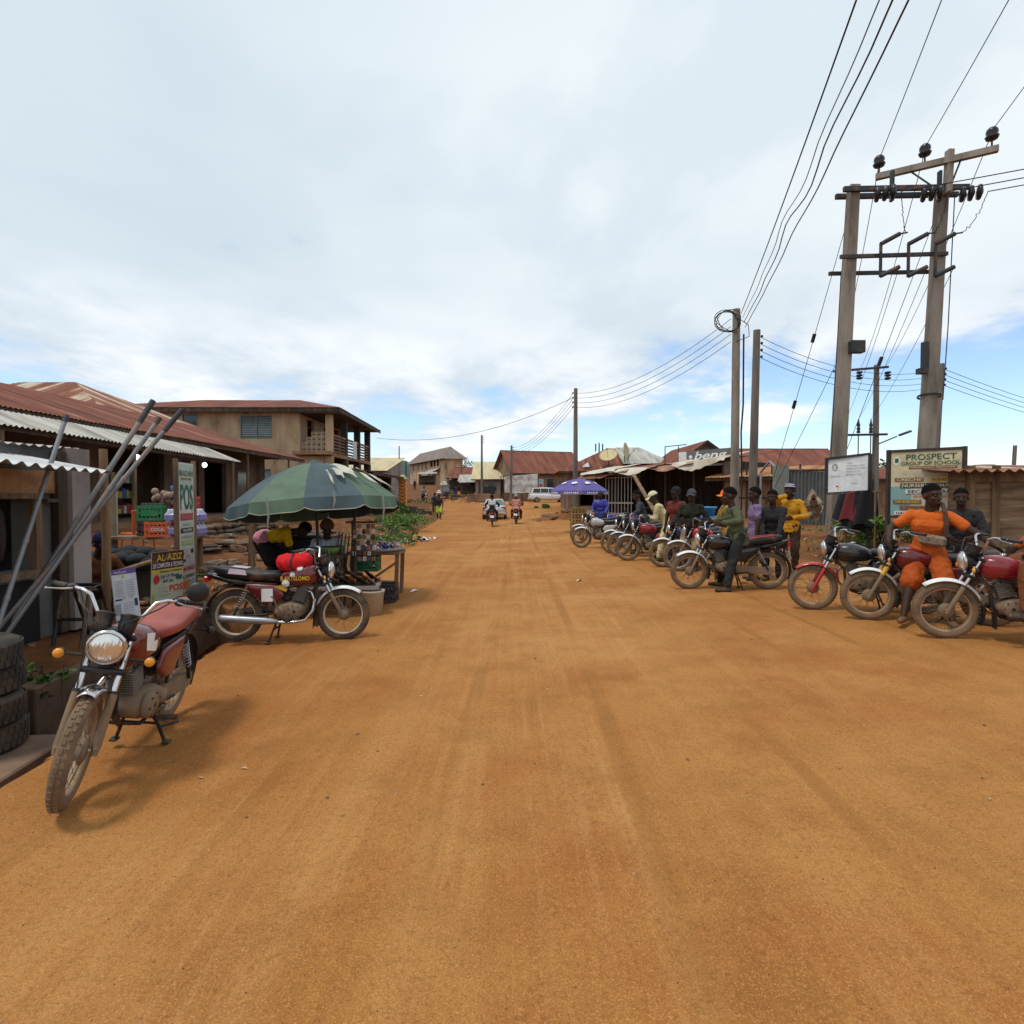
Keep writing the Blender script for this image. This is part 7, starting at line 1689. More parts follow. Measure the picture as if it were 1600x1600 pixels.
def person(label, loc, rz, pel=(0, 0, .93), lean=0, roll=0, twist=0, hands=None, feet=None, head=(0, 0), top=None, sleeve='short', bottom=None, leg='long', hat=None, hatm=None, shoes=black, sz=1.0, vox=.012,
           sk=None, eyes=False, group=None, hair=True, knee_out=.35, toes=(1, 0), wrap=None, elbow=(-.5, .8, -.5), belt=None, scarf=None):
    root = thing('person', label, 'person', loc, rz, group); root.scale = (sz, sz, sz); sk = sk or skin
    P = V(pel); td = (Matrix.Rotation(R(roll), 3, 'X') @ Matrix.Rotation(R(lean), 3, 'Y')) @ V((0, 0, 1))
    lf = Matrix.Rotation(R(twist), 3, 'Z') @ V((0, 1, 0)); lf = (lf - td * lf.dot(td)).normalized(); fw = lf.cross(td)
    nb = P + td * .50; hipL = V((0, 1, 0))
    sh = {s: nb - td * .055 + lf * (s * .185) for s in (1, -1)}; hp_ = {s: P + hipL * (s * .092) - V((0, 0, .02)) for s in (1, -1)}
    nd = (td * .6 + V((0, 0, 1)) * .4).normalized() if lean < 60 else (td + V((0, 0, .15))).normalized()
    hc = nb + nd * .195 + fw * .025
    HM = Matrix.Rotation(R(head[0]), 4, 'Z') @ Matrix.Rotation(R(head[1]), 4, 'Y'); HM = Matrix.Translation(hc) @ HM @ Matrix.Scale(HS, 4)
    feet = feet or ((.02, .11, .08), (.02, -.11, .08)); hands = hands or ((.06, .27, .82), (.06, -.27, .82))
    arms = {}; legs = {}
    for s, hnd, ft in ((1, hands[0], feet[0]), (-1, hands[1], feet[1])):
        e, w_ = ik(sh[s], V(hnd), .29, .255, fw * elbow[0] + lf * (s * elbow[1]) + V((0, 0, elbow[2]))); arms[s] = (sh[s], e, w_)
        k, a = ik(hp_[s], V(ft), .43, .42, V((1, s * knee_out, .25))); legs[s] = (hp_[s], k, a)
    m = MB()
    def torso(m, g):
        capsule(m, P + hipL * .075, P - hipL * .075, .105 + g, .105 + g); capsule(m, P + td * .15 + lf * .045 + fw * .01, P + td * .15 - lf * .045 + fw * .01, .096 + g, .096 + g)
        capsule(m, P + td * .32 + lf * .075 + fw * .015, P + td * .32 - lf * .075 + fw * .015, .108 + g, .108 + g); capsule(m, sh[1] - lf * .05 - td * .015, sh[-1] + lf * .05 - td * .015, .068 + g, .068 + g)
        for q in (.08, .24, .40): capsule(m, P + td * q + lf * (.05 + .05 * q), P + td * q - lf * (.05 + .05 * q), .096 + g, .096 + g)
    torso(m, 0)
    capsule(m, nb - td * .05, hc - nd * .07, .066, .058)
    for s in (1, -1):
        a, e, w_ = arms[s]; capsule(m, a, e, .056, .044); capsule(m, e, w_, .043, .029)
        d = (w_ - e).normalized(); pl = w_ + d * .075
        pd = lf * s; pd = (pd - d * pd.dot(d)).normalized(); sd = d.cross(pd).normalized()      # pd: back of the hand, sd: across the palm
        for q in (-.022, 0, .022): capsule(m, w_ + d * .01 + sd * q * .6, pl + sd * q, .019, .016, 8)
        for i, (q, l) in enumerate(((-.033, .062), (-.011, .078), (.011, .074), (.033, .056))):
            b = pl + sd * q + d * .008; c1 = b + d * l * .5 - pd * .012; c2 = c1 + d * l * .3 - pd * l * .38; capsule(m, b, c1, .0095, .0088, 7); capsule(m, c1, c2, .0088, .0075, 7)
        fs = 1 if sd.z > 0 else -1
        b = w_ + d * .025 + sd * (.026 * fs); c1 = b + d * .035 + sd * (.030 * fs); c2 = c1 + d * .032 - pd * .01; capsule(m, b, c1, .012, .0105, 7); capsule(m, c1, c2, .0105, .009, 7)
        h_, k, a2 = legs[s]; capsule(m, h_, k, .088, .060); capsule(m, k, k.lerp(a2, .35), .058, .057); capsule(m, k.lerp(a2, .35), a2, .056, .037)
        fd = V((toes[0], toes[1] + s * .18, 0)).normalized(); capsule(m, a2 - V((0, 0, .035)) - fd * .03, a2 + fd * .13 - V((0, 0, .05)), .038, .028)
    def hp2(p): return HM @ V(p)
    R3 = HM.to_3x3().normalized() * 1.0; R3 = HM.to_3x3()
    m.ell(hp2((-.005, 0, .03)), (.098, .077, .102), R3, 0, 18, 12); m.ell(hp2((.032, 0, -.045)), (.064, .059, .082), R3, 0, 14, 10); m.ell(hp2((.046, 0, -.098)), (.036, .034, .026), R3, 0, 10, 8)
    capsule(m, hp2((.090, 0, .012)), hp2((.108, 0, -.032)), .011, .017, 9); m.ell(hp2((.098, 0, -.04)), (.014, .023, .012), R3, 0, 10, 6)
    for s in (1, -1):
        capsule(m, hp2((.086, s * .015, .03)), hp2((.074, s * .05, .028)), .013, .012, 8); m.ell(hp2((-.004, s * .080, -.012)), (.020, .010, .032), R3, 0, 10, 8); m.ell(hp2((.062, s * .038, -.03)), (.026, .024, .022), R3, 0, 10, 8)
    m.ell(hp2((.090, 0, -.070)), (.013, .027, .008), R3, 0, 10, 6); m.ell(hp2((.088, 0, -.083)), (.013, .023, .009), R3, 0, 10, 6)
    remeshed(m, 'body', vox, [sk], root, 2, fac=.4)
    if top:
        m = MB(); torso(m, .013)
        for s in (1, -1):
            a, e, w_ = arms[s]
            if sleeve == 'long': capsule(m, a, e, .068, .055); capsule(m, e, e.lerp(w_, .92), .055, .042)
            elif sleeve == 'short': capsule(m, a, a.lerp(e, .62), .066, .064)
        hr = .134 if (leg == 'long' and lean < 20 and pel[2] > .8) else .120
        for q in ((.05, .12) if lean < 50 else (-.04,)): capsule(m, P + hipL * .07 - td * q, P - hipL * .07 - td * q, hr, hr)
        so = remeshed(m, 'shirt', vox * 1.1, [top], root, 4, .010 if vox < .01 else .015, seed=len(label) * 7 % 50)
        for v in so.data.vertices:       # straight hem
            k = (v.co - P).dot(td) + (.135 if lean < 50 else .03)
            if k < 0: v.co -= td * k
    if bottom:
        m = MB(); capsule(m, P + hipL * .07 - V((0, 0, .02)), P - hipL * .07 - V((0, 0, .02)), .118, .118)
        for s in (1, -1):
            h_, k, a2 = legs[s]
            if leg == 'long': capsule(m, h_, k, .108, .080); capsule(m, k, a2 + (k - a2) * .10, .080, .062)
            else: capsule(m, h_, h_.lerp(k, .95), .115, .115)
        if leg == 'skirt':
            mid = (legs[1][1] + legs[-1][1]) / 2; capsule(m, P - V((0, 0, .05)), mid, .15, .17)
        remeshed(m, {'long': 'trousers', 'short': 'shorts', 'skirt': 'skirt'}[leg], vox * 1.1, [bottom], root, 4, .012 if vox < .01 else .016, seed=len(label) * 5 % 31)
    if wrap:
        m = MB(); capsule(m, P + hipL * .09 + td * .02, P - hipL * .09 + td * .02, .145, .145); remeshed(m, 'wrapper', vox * 1.2, [wrap], root, 3, .012)
    if shoes:
        for s in (1, -1):
            a2 = legs[s][2]; fd = V((toes[0], toes[1] + s * .18, 0)).normalized(); m = MB(); capsule(m, a2 - V((0, 0, .048)) - fd * .04, a2 + fd * .15 - V((0, 0, .054)), .045, .036, 10)
            m.v = [(x, y, max(z, a2.z - .085)) for x, y, z in m.v]; m.build('shoe', shoes, root)
    def dome(m, r, z0, tilt, n=22, k=9, x0=-.005, mi=lambda i: 0):
        for i in range(k):
            a0, a1 = math.pi * .5 * i / k, math.pi * .5 * (i + 1) / k
            ring = lambda a: [hp2(V((x0, 0, z0)) + Matrix.Rotation(tilt, 3, 'Y') @ V((r[0] * math.cos(a) * math.cos(t), r[1] * math.cos(a) * math.sin(t), r[2] * math.sin(a)))) for t in [6.2832 * j / n for j in range(n)]]
            r0, r1 = ring(a0), ring(a1); m.add(r0 + r1, [(j, (j + 1) % n, (j + 1) % n + n, j + n) for j in range(n)], mi(i), True)
    if hair and hat is None:
        m = MB(); dome(m, (.104, .083, .098), .036, R(-22)); m.build('hair', hair_m, root)
    if hat == 'cap':
        m = MB(); dome(m, (.108, .088, .098), .042, R(4))
        m.grid(lambda u, v: hp2((.07 + .115 * v * (1 - .5 * (2 * u - 1) ** 2), (u - .5) * .17 * (1 - .15 * v), .046 - .03 * v - .05 * (2 * u - 1) ** 2 * .5)), 10, 5); m.build('cap', hatm, root)
        m = MB(); dome(m, (.101, .081, .07), .015, R(-25)); m.build('hair', hair_m, root)
    if hat == 'beanie':
        m = MB(); dome(m, (.110, .090, .115), .022, R(-8), mi=lambda i: (0, 1, 0, 1, 0, 0, 0, 0, 0)[i] if isinstance(hatm, tuple) else 0); m.build('beanie', list(hatm) if isinstance(hatm, tuple) else [hatm], root)
    if hat == 'wrap':
        m = MB(); dome(m, (.115, .10, .125), .01, R(-15)); m.build('head_wrap', hatm, root)
    if hat == 'load': pass
    if eyes:
        for s in (1, -1):
            m = MB(); m.ell(hp2((.081, s * .033, .006)), (.0115, .0125, .0065), R3, 0, 10, 7); m.ell(hp2((.0895, s * .033, .006)), (.0045, .0062, .006), R3, 1, 8, 6); m.build('eye', [eye_w, eye_d], root)
    if scarf:
        m = MB(); capsule(m, sh[1] + td * .06 + fw * .03, P - lf * .13 + td * .06 + fw * .12, .018, .018); m.bar(sh[1] + td * .07 + fw * .02, P - lf * .10 + td * .10 + fw * .14, .035, .012); m2 = MB()
        m2.bar(sh[1] + td * .075 + fw * .055 - lf * .06, P - lf * .10 + td * .08 + fw * .155, .035, .012); m2.build('bag_strap', scarf[0], root)
    root['_hc'] = 0
    return root, dict(P=P, nb=nb, td=td, fw=fw, lf=lf, hc=hc, arms=arms, legs=legs, HM=HM)
def C(n, c, r=.85, **k): return M('cloth_' + n, c, r, bump=.25, bscale=70, spec=.12, **k)
def on_bike(key, x=0, y=0):
    root, tk, st, c, h = BIKES[key]; return V((c.x + math.cos(h) * x - math.sin(h) * y, c.y + math.sin(h) * x + math.cos(h) * y, c.z)), h
GP = 'men gathered at the motorcycle row'
# man in orange, turned towards the viewer on bike B
lc, hB = on_bike('B', .02)
olive = C('olive', (.075, .085, .045)); orange = C('tee_orange', (.56, .115, .02), var=.08); orange_s = C('orange_short', (.42, .085, .018), var=.1)
face = math.atan2(-.80, -.60)
_, om = person('man in orange T-shirt and orange shorts with a patterned waist bag, seated on a motorcycle', lc, face, (0, 0, .90), 4, roll=-3, head=(46, 4), hands=((.12, .68, .97), (.28, -.38, 1.02)), feet=((.38, .27, .10), (.42, -.22, .09)), top=orange, bottom=orange_s, leg='short', shoes=M('sandal_tan', (.16, .08, .045), .8), vox=.008, sz=.96, eyes=True, group=GP, knee_out=.45, elbow=(-.2, .8, -.4))
wb = thing('waist_bag', 'small brown and cream patterned waist bag with a strap across the orange shirt', 'bag', lc, face)
bagm = M('bag_pattern', (.09, .05, .035), .7, col2=(.30, .22, .16), scale=38)
m = MB(); m.box((.165, .05, 1.0), (.07, .27, .13), Matrix.Rotation(R(-8), 3, 'X'), 0, .03); m.build('pouch', bagm, wb)
m = MB(); pts = [V((.15, .16, 1.05)), V((.150, .18, 1.18)), V((.125, .165, 1.33)), V((.05, .135, 1.435)), V((-.05, .10, 1.42)), V((-.14, .05, 1.25))]
for a, b in zip(pts, pts[1:]): m.bar(a, b, .045, .012, up=(1, .3, .4))
m.build('strap', M('strap_brown', (.07, .03, .018), .7), wb)
# dark man behind
q = at(1503, 800, 8.25); dark = C('black', (.010, .010, .011))
person('man in a black jacket standing between the plank shack and the orange shirted man', (q.x, q.y, ground(q.x, q.y) - .02), math.atan2(-.7, -.7), (0, 0, .93), 8, head=(8, 4), hands=((.30, .15, 1.0), (.32, -.10, 1.0)), top=dark, sleeve='long', bottom=C('charcoal', (.02, .02, .022)), sz=.93, group=GP, vox=.01, eyes=True)
# rider mostly outside the picture on bike A
lc, hA = on_bike('A', 0)
person('seated rider in rust brown trousers cut off by the right edge', lc, hA, (-.36, 0, .93), -6, hands=((-.05, .25, .98), (-.05, -.25, .98)), feet=((.02, .29, .38), (.02, -.29, .38)), top=C('rust_shirt', (.34, .09, .03)), sleeve='long', bottom=C('rust_trousers', (.20, .075, .035)), group=GP)
# olive rider
lc, h = on_bike('D', 0)
person('man in an olive shirt gripping the handlebar of the red and black motorcycle', lc, h, (-.16, 0, .875), 12, head=(-10, 5), hands=((.17, .36, 1.11), (.17, -.36, 1.11)), feet=((.10, .34, .08), (.08, -.34, .08)), top=olive, sleeve='long', bottom=C('dark_trousers', (.028, .028, .026)), vox=.01, group=GP)
def stand(label, px, d, faceang, top, bottom, ground_off=0, **k):
    q = at(px, 800, d); return person(label, (q.x, q.y, ground(q.x, q.y) + ground_off), faceang, top=top, bottom=bottom, group=GP, **k)
LEFTF = math.pi - .15
stand('man in a blue patterned shirt close behind the olive rider', 1181, 10.5, LEFTF, M('cloth_pattern', (.05, .06, .20), .85, col2=(.30, .17, .25), scale=28), C('ochre_trousers', (.30, .19, .05)), sz=.96)
stand('man with a bright orange cap and a black and yellow jacket', 1136, 11.2, LEFTF + .1, M('cloth_blackyellow', (.015, .015, .015), .85, col2=(.52, .34, .05), scale=5), C('grey_trousers', (.05, .05, .055)), hat='cap', hatm=C('cap_orange', (.75, .17, .02)), sz=.94, sleeve='long', hands=((.3, .2, 1.1), (.32, -.12, 1.1)))
stand('man in a black sweater leaning behind the red and black motorcycle', 1209, 10.35, math.atan2(-.8, -.6), dark, C('black_trousers', (.016, .016, .018)), lean=8, sz=.93, sleeve='long', hands=((.30, .14, .86), (.32, -.12, .9)), eyes=True, vox=.01, head=(-5, 8))
stand('man in a mustard yellow jacket and striped beanie holding a hand to his mouth', 1234, 11.3, math.atan2(-.75, -.66), C('mustard', (.50, .235, .02), var=.1), C('brown_trousers', (.06, .035, .022)), hat='beanie', hatm=(C('beanie_navy', (.012, .014, .04)), C('beanie_white', (.5, .5, .5))), sleeve='long', hands=((.22, .12, 1.08), (.17, -.02, 1.50)), vox=.01)
stand('man in dark camouflage top and beige shorts wearing a grey cap', 1081, 12.0, math.atan2(-.85, -.5), M('cloth_camo', (.008, .009, .010), .9, col2=(.045, .045, .032), scale=9, spec=.1), C('beige_shorts', (.36, .28, .17)), leg='short', hat='cap', hatm=C('cap_grey', (.07, .065, .075)), sleeve='long', hands=((.2, .22, 1.02), (.24, -.2, 1.0)), vox=.01, sz=.96)
stand('man in a dark red shirt and black cap behind the camouflage top', 1057, 13.0, math.atan2(-.6, -.8), C('darkred', (.14, .03, .022)), C('navy_trousers', (.02, .022, .04)), hat='cap', hatm=C('cap_black', (.02, .02, .022)), vox=.012)
lc, h = on_bike('G', 0); cream = M('cloth_cream_print', (.50, .43, .20), .85, col2=(.64, .57, .32), scale=22, bump=.2)
_, cmn = person('man in a cream print outfit and cream cap slumped over the maroon tank', lc, h, (-.30, 0, .92), 30, head=(5, 22), hands=((.10, -.06, 1.02), (.12, .10, 1.03)), feet=((-.10, .30, .08), (-.06, -.30, .08)), top=cream, sleeve='long', bottom=cream, hat='cap', hatm=C('cap_cream', (.62, .58, .38)), vox=.011, group=GP)
lc, h = on_bike('I', 0)
person('rider in a dark grey shirt half hidden in the tight cluster of motorcycles', lc, h, (-.25, 0, .91), 18, head=(20, 10), hands=((.14, .34, 1.03), (.14, -.34, 1.03)), feet=((-.05, .29, .08), (-.05, -.29, .08)), top=C('dark_grey', (.045, .045, .05)), sleeve='long', bottom=dark, vox=.016, group=GP)
q = at(938, 800, 21)
person('trader in a shiny blue hooded jacket under the purple parasol', (q.x, q.y, ground(q.x, q.y)), math.atan2(-.9, -.3), top=M('cloth_royal', (.025, .03, .26), .4), sleeve='long', bottom=dark, hat='beanie', hatm=M('cloth_teal_hood', (.02, .045, .05), .8), vox=.016, group='traders', hands=((.25, .2, .95), (.25, -.2, .95)))
# left: bending woman, stall holder, man by the post
wq = gp(408, 905); wq = V((at(410, 860, 9.9).x, 9.9, 0)); wq.z = ground(wq.x, wq.y)
person('woman in a yellow top and pink wrapper bending down beside the stall', wq, .15, (0, 0, .84), 78, head=(0, 62), hands=((.58, .12, .42), (.55, -.12, .40)), feet=((-.02, .12, .08), (.06, -.12, .08)), top=C('yellow', (.72, .43, .02), var=.08), sleeve='short', bottom=C('black_skirt', (.016, .014, .016)), leg='skirt', wrap=M('cloth_pink', (.52, .15, .22), .85, col2=(.65, .30, .34), scale=9), vox=.011, group='people on the left', elbow=(-.3, .5, .2))
sq = V((at(512, 850, 9.5).x, 9.5, 0)); sq.z = ground(sq.x, sq.y)
person('stall holder in a pale blue and white dress seated under the green parasol', sq, math.atan2(-.9, .25), (0, 0, .56), 14, head=(0, 25), hands=((.36, .14, .62), (.36, -.12, .62)), feet=((.42, .16, .08), (.42, -.14, .08)), top=M('cloth_paleblue', (.30, .34, .46), .85, col2=(.52, .52, .55), scale=16), bottom=C('white_skirt', (.42, .42, .46)), leg='skirt', vox=.011, group='people on the left', hat='wrap', hatm=C('wrap_brown', (.10, .05, .03)))
stl = thing('stool', 'wooden stool beneath the stall holder', 'stool', sq, 0); m = MB(); m.span(-.2, .2, -.18, .18, .38, .43); m.build('seat', wood_d, stl)
for x in (-.15, .15):
    for y in (-.13, .13): m = MB(); m.span(x - .02, x + .02, y - .02, y + .02, -.02, .38); m.build('leg', wood_d, stl)
bq = V((at(140, 900, 7.75).x, 7.75, 0)); bq.z = ground(bq.x, bq.y)
person('man in a brown shirt and blue black cap hunched low behind the timber post', bq, -.5, (0, 0, .34), 28, head=(10, 15), hands=((.40, .18, .36), (.42, -.14, .36)), feet=((.50, .16, .08), (.48, -.16, .08)), top=C('brown', (.14, .055, .025)), sleeve='long', bottom=C('brown_t', (.10, .045, .022)), hat='cap', hatm=C('cap_navy', (.012, .016, .05)), vox=.011, group='people on the left', knee_out=.6)
sb_ = MB(); sb_.box((0, 0, .10), (.4, .36, .20), None, 0, .02); o = sb_.build('block_seat', W['dark']); o.location = bq; tag(o, 'low block under the hunched man in brown', 'block')
# walkers on the far road
GW = 'people walking up the road'
p = gp(686, 811)
_, wk = person('walker in a black top and lime shorts carrying a white bundle on the head', p, -1.4, hands=((.05, .26, .85), (.02, -.10, 1.62)), feet=((.14, .10, .08), (-.10, -.10, .09)), top=dark, bottom=C('lime', (.45, .52, .06)), leg='short', vox=.022, group=GW, sz=1.0)
hb2 = thing('head_bundle', 'white bundle balanced on the head of the walker', 'bundle', (p.x, p.y, p.z)); m = MB(); m.ell((-.0, .0, 1.88), (.20, .20, .10), None, 0, 12, 8); m.ell((.02, 0, 2.0), (.13, .14, .09), None, 0, 12, 8); m.build('cloth', C('white', (.60, .60, .60)), hb2)
p = gp(679, 802); person('walker in dark clothes just behind the one carrying a bundle', p, -1.3, top=C('dkblue', (.03, .035, .06)), bottom=dark, vox=.024, group=GW, sz=.9)
p = gp(648, 766); person('distant walker in black near the top of the bend', p, -1.5, top=dark, bottom=dark, feet=((.18, .1, .08), (-.15, -.1, .1)), vox=.035, group=GW)
p = gp(713, 778); person('distant woman in a purple dress at the right verge of the bend', p, 2.5, top=C('purple_dress', (.08, .04, .16)), bottom=C('purple_dress2', (.06, .035, .13)), leg='skirt', vox=.03, group=GW)
# moving motorcycles
def moving(label, px, py, head_, tank, rider, **k):
    c = gp(px, py); c += V((math.cos(head_), math.sin(head_), 0)) * (WB / 2); c.z = ground(c.x, c.y)
    r_, tk, st = motorcycle(label, c, head_, tank=tank, stand=False, plate=True, group='motorcycles riding away', fender=P_BLK)
    return c
c = moving('dark motorcycle riding away on the left of the silver car', 769, 823, math.pi / 2 + .03, P_BLK, None)
seatp = dict(pel=(-.24, 0, .92), lean=8, hands=((.17, .36, 1.11), (.17, -.36, 1.11)), feet=((.02, .27, .37), (.02, -.27, .37)), sleeve='long', vox=.02)
person('rider in a black jacket with a white upper back riding away', c, math.pi / 2 + .03, top=C('jacket_black', (.018, .018, .022)), bottom=dark, group='riders on the road', **seatp)
wj = thing('white_vest', 'white yoke draped over the shoulders of the rider in black', 'vest', c, math.pi / 2 + .03); m = MB(); capsule(m, (-.20, .13, 1.33), (-.20, -.13, 1.33), .10, .10); capsule(m, (-.20, .1, 1.22), (-.20, -.1, 1.22), .125, .125); remeshed(m, 'cloth', .02, [C('vest_white', (.5, .5, .5))], wj, 3, .008)
c = moving('dark motorcycle riding away on the right of the silver car with two people', 806, 819, math.pi / 2 - .05, P_BLK, None)
seatp['pel'] = (-.42, 0, .93); seatp['hands'] = ((-.05, .2, 1.05), (-.05, -.2, 1.05))
person('pillion passenger in a salmon shirt and grey head wrap', c, math.pi / 2 - .05, top=C('salmon', (.55, .25, .19)), bottom=C('maroon_t', (.10, .03, .035)), hat='wrap', hatm=C('wrap_grey', (.30, .27, .28)), group='riders on the road', **seatp)
seatp['pel'] = (-.10, 0, .93); seatp['hands'] = ((.17, .36, 1.11), (.17, -.36, 1.11))
person('rider in front of the salmon shirted passenger', c, math.pi / 2 - .05, top=C('redblack', (.18, .03, .04)), bottom=dark, group='riders on the road', **seatp)
fq = gp(663, 784); r_, a_, b_ = motorcycle('small distant motorcycle coming down the bend', fq, -1.1, tank=P_BLK, stand=False, group='motorcycles far off')
person('distant rider in black and white on the bend', fq, -1.1, (-.2, 0, .92), 8, hands=((.17, .36, 1.11), (.17, -.36, 1.11)), feet=((.02, .27, .37), (.02, -.27, .37)), top=C('bw', (.25, .25, .26)), bottom=dark, sleeve='long', vox=.03, group='riders on the road')

# ------------------------------------------------------------------ details tied to particular motorcycles
def stuck(bike, name, mats, fn, tl=None):
    m = MB(); fn(m); o = m.build(name, mats, bike)
    if tl: o['label'] = tl
    return o
b1 = BIKES['L1'][0]
for sd in (1, -1): stuck(b1, 'sticker', white_paint, lambda m: m.add([(x, sd * y, z) for x, y, z in ((.24, .146, .76), (.13, .156, .73), (.11, .156, .80), (.16, .153, .80), (.15, .149, .85), (.23, .135, .865))], [(0, 1, 2, 3, 4, 5)] if sd < 0 else [(5, 4, 3, 2, 1, 0)]), 'white torn sticker on the tank')
b2 = BIKES['L2'][0]
bd = MB()
capsule(bd, (-.05, 0, .93), (.17, 0, .95), .10, .095); capsule(bd, (.0, .06, .93), (.15, .05, .93), .08, .08); capsule(bd, (.0, -.06, .92), (.12, -.07, .93), .085, .08)
bt = thing('cloth_bundle', 'bright red cloth bundle strapped on the tank with a black cord', 'bundle', BIKES['L2'][3], b2.rotation_euler[2])
remeshed(bd, 'cloth', .012, [C('scarlet', (.62, .02, .025), var=.1)], bt, 4, .014, 3)
m = MB(); m.tube([(.06, .17 * math.cos(a), .90 + .155 * math.sin(a)) for a in [math.pi * i / 14 - .3 for i in range(18)]], .010, 6); m.build('cord', black, bt)
stuck(b2, 'lettering', ink['yellow'], lambda m: m.text('B.AKTELOMO', (-.055, -.1535, .735), (1, 0, 0), (0, 0, 1), .05, .33, bold=.02, lift=.003))
stuck(b2, 'white_sticker', [white_paint, P_YEL], lambda m: (m.lathe([(.045, 0), (.045, .003), (0, .004)], (.0, -.150, .70), (0, -1, 0), 14), m.lathe([(.035, 0), (.035, .003), (0, .004)], (.16, -.132, .872), (0, -.8, .6), 14), m.lathe([(.03, 0), (.03, .003), (0, .004)], (.08, -.152, .80), (0, -1, .3), 12, 0)))
stuck(b2, 'yellow_flash', P_YEL, lambda m: m.add([(-.14, -.142, .665), (.0, -.141, .60), (.02, -.139, .635), (-.06, -.142, .68)], [(0, 1, 2, 3)]))
stuck(b2, 'paper_label', white_paint, lambda m: m.add([(-.28, -.1425, .49), (-.15, -.1425, .49), (-.15, -.1425, .64), (-.28, -.1425, .64)], [(0, 1, 2, 3)]))
stuck(b2, 'seat_sticker', [M('sticker_pinkwhite', (.55, .42, .46), .5), ink['red']], lambda m: (m.add([(-.66, -.143, .82), (-.44, -.153, .80), (-.46, -.143, .858), (-.64, -.132, .880)], [(0, 1, 2, 3)]), m.add([(-.65, -.085, .8935), (-.46, -.095, .872), (-.46, .06, .873), (-.65, .05, .8945)], [(0, 1, 2, 3)], 0)))
stuck(BIKES['B'][0], 'fork_sleeve', P_YEL, lambda m: [m.tube([FA + V((0, s * .088, 0)) + RAKE * .30, FA + V((0, s * .088, 0)) + RAKE * .46], .028, 10) for s in (1, -1)])
BIKES['D'][2].material_slots[0].material = vinyl
stuck(BIKES['D'][0], 'seat_piping', [ink['red'], white_paint], lambda m: [m.tube([(-.12, s * .118, .835), (-.3, s * .140, .835), (-.5, s * .142, .868), (-.76, s * .105, .892)], .008, 5, 0) for s in (1, -1)])
stuck(BIKES['A'][0], 'tag_plate', [white_paint, ink['red']], lambda m: (m.box((.40, .06, .72), (.01, .06, .13), None, 0, .003), m.box((.406, .06, .74), (.004, .04, .05), None, 1)))

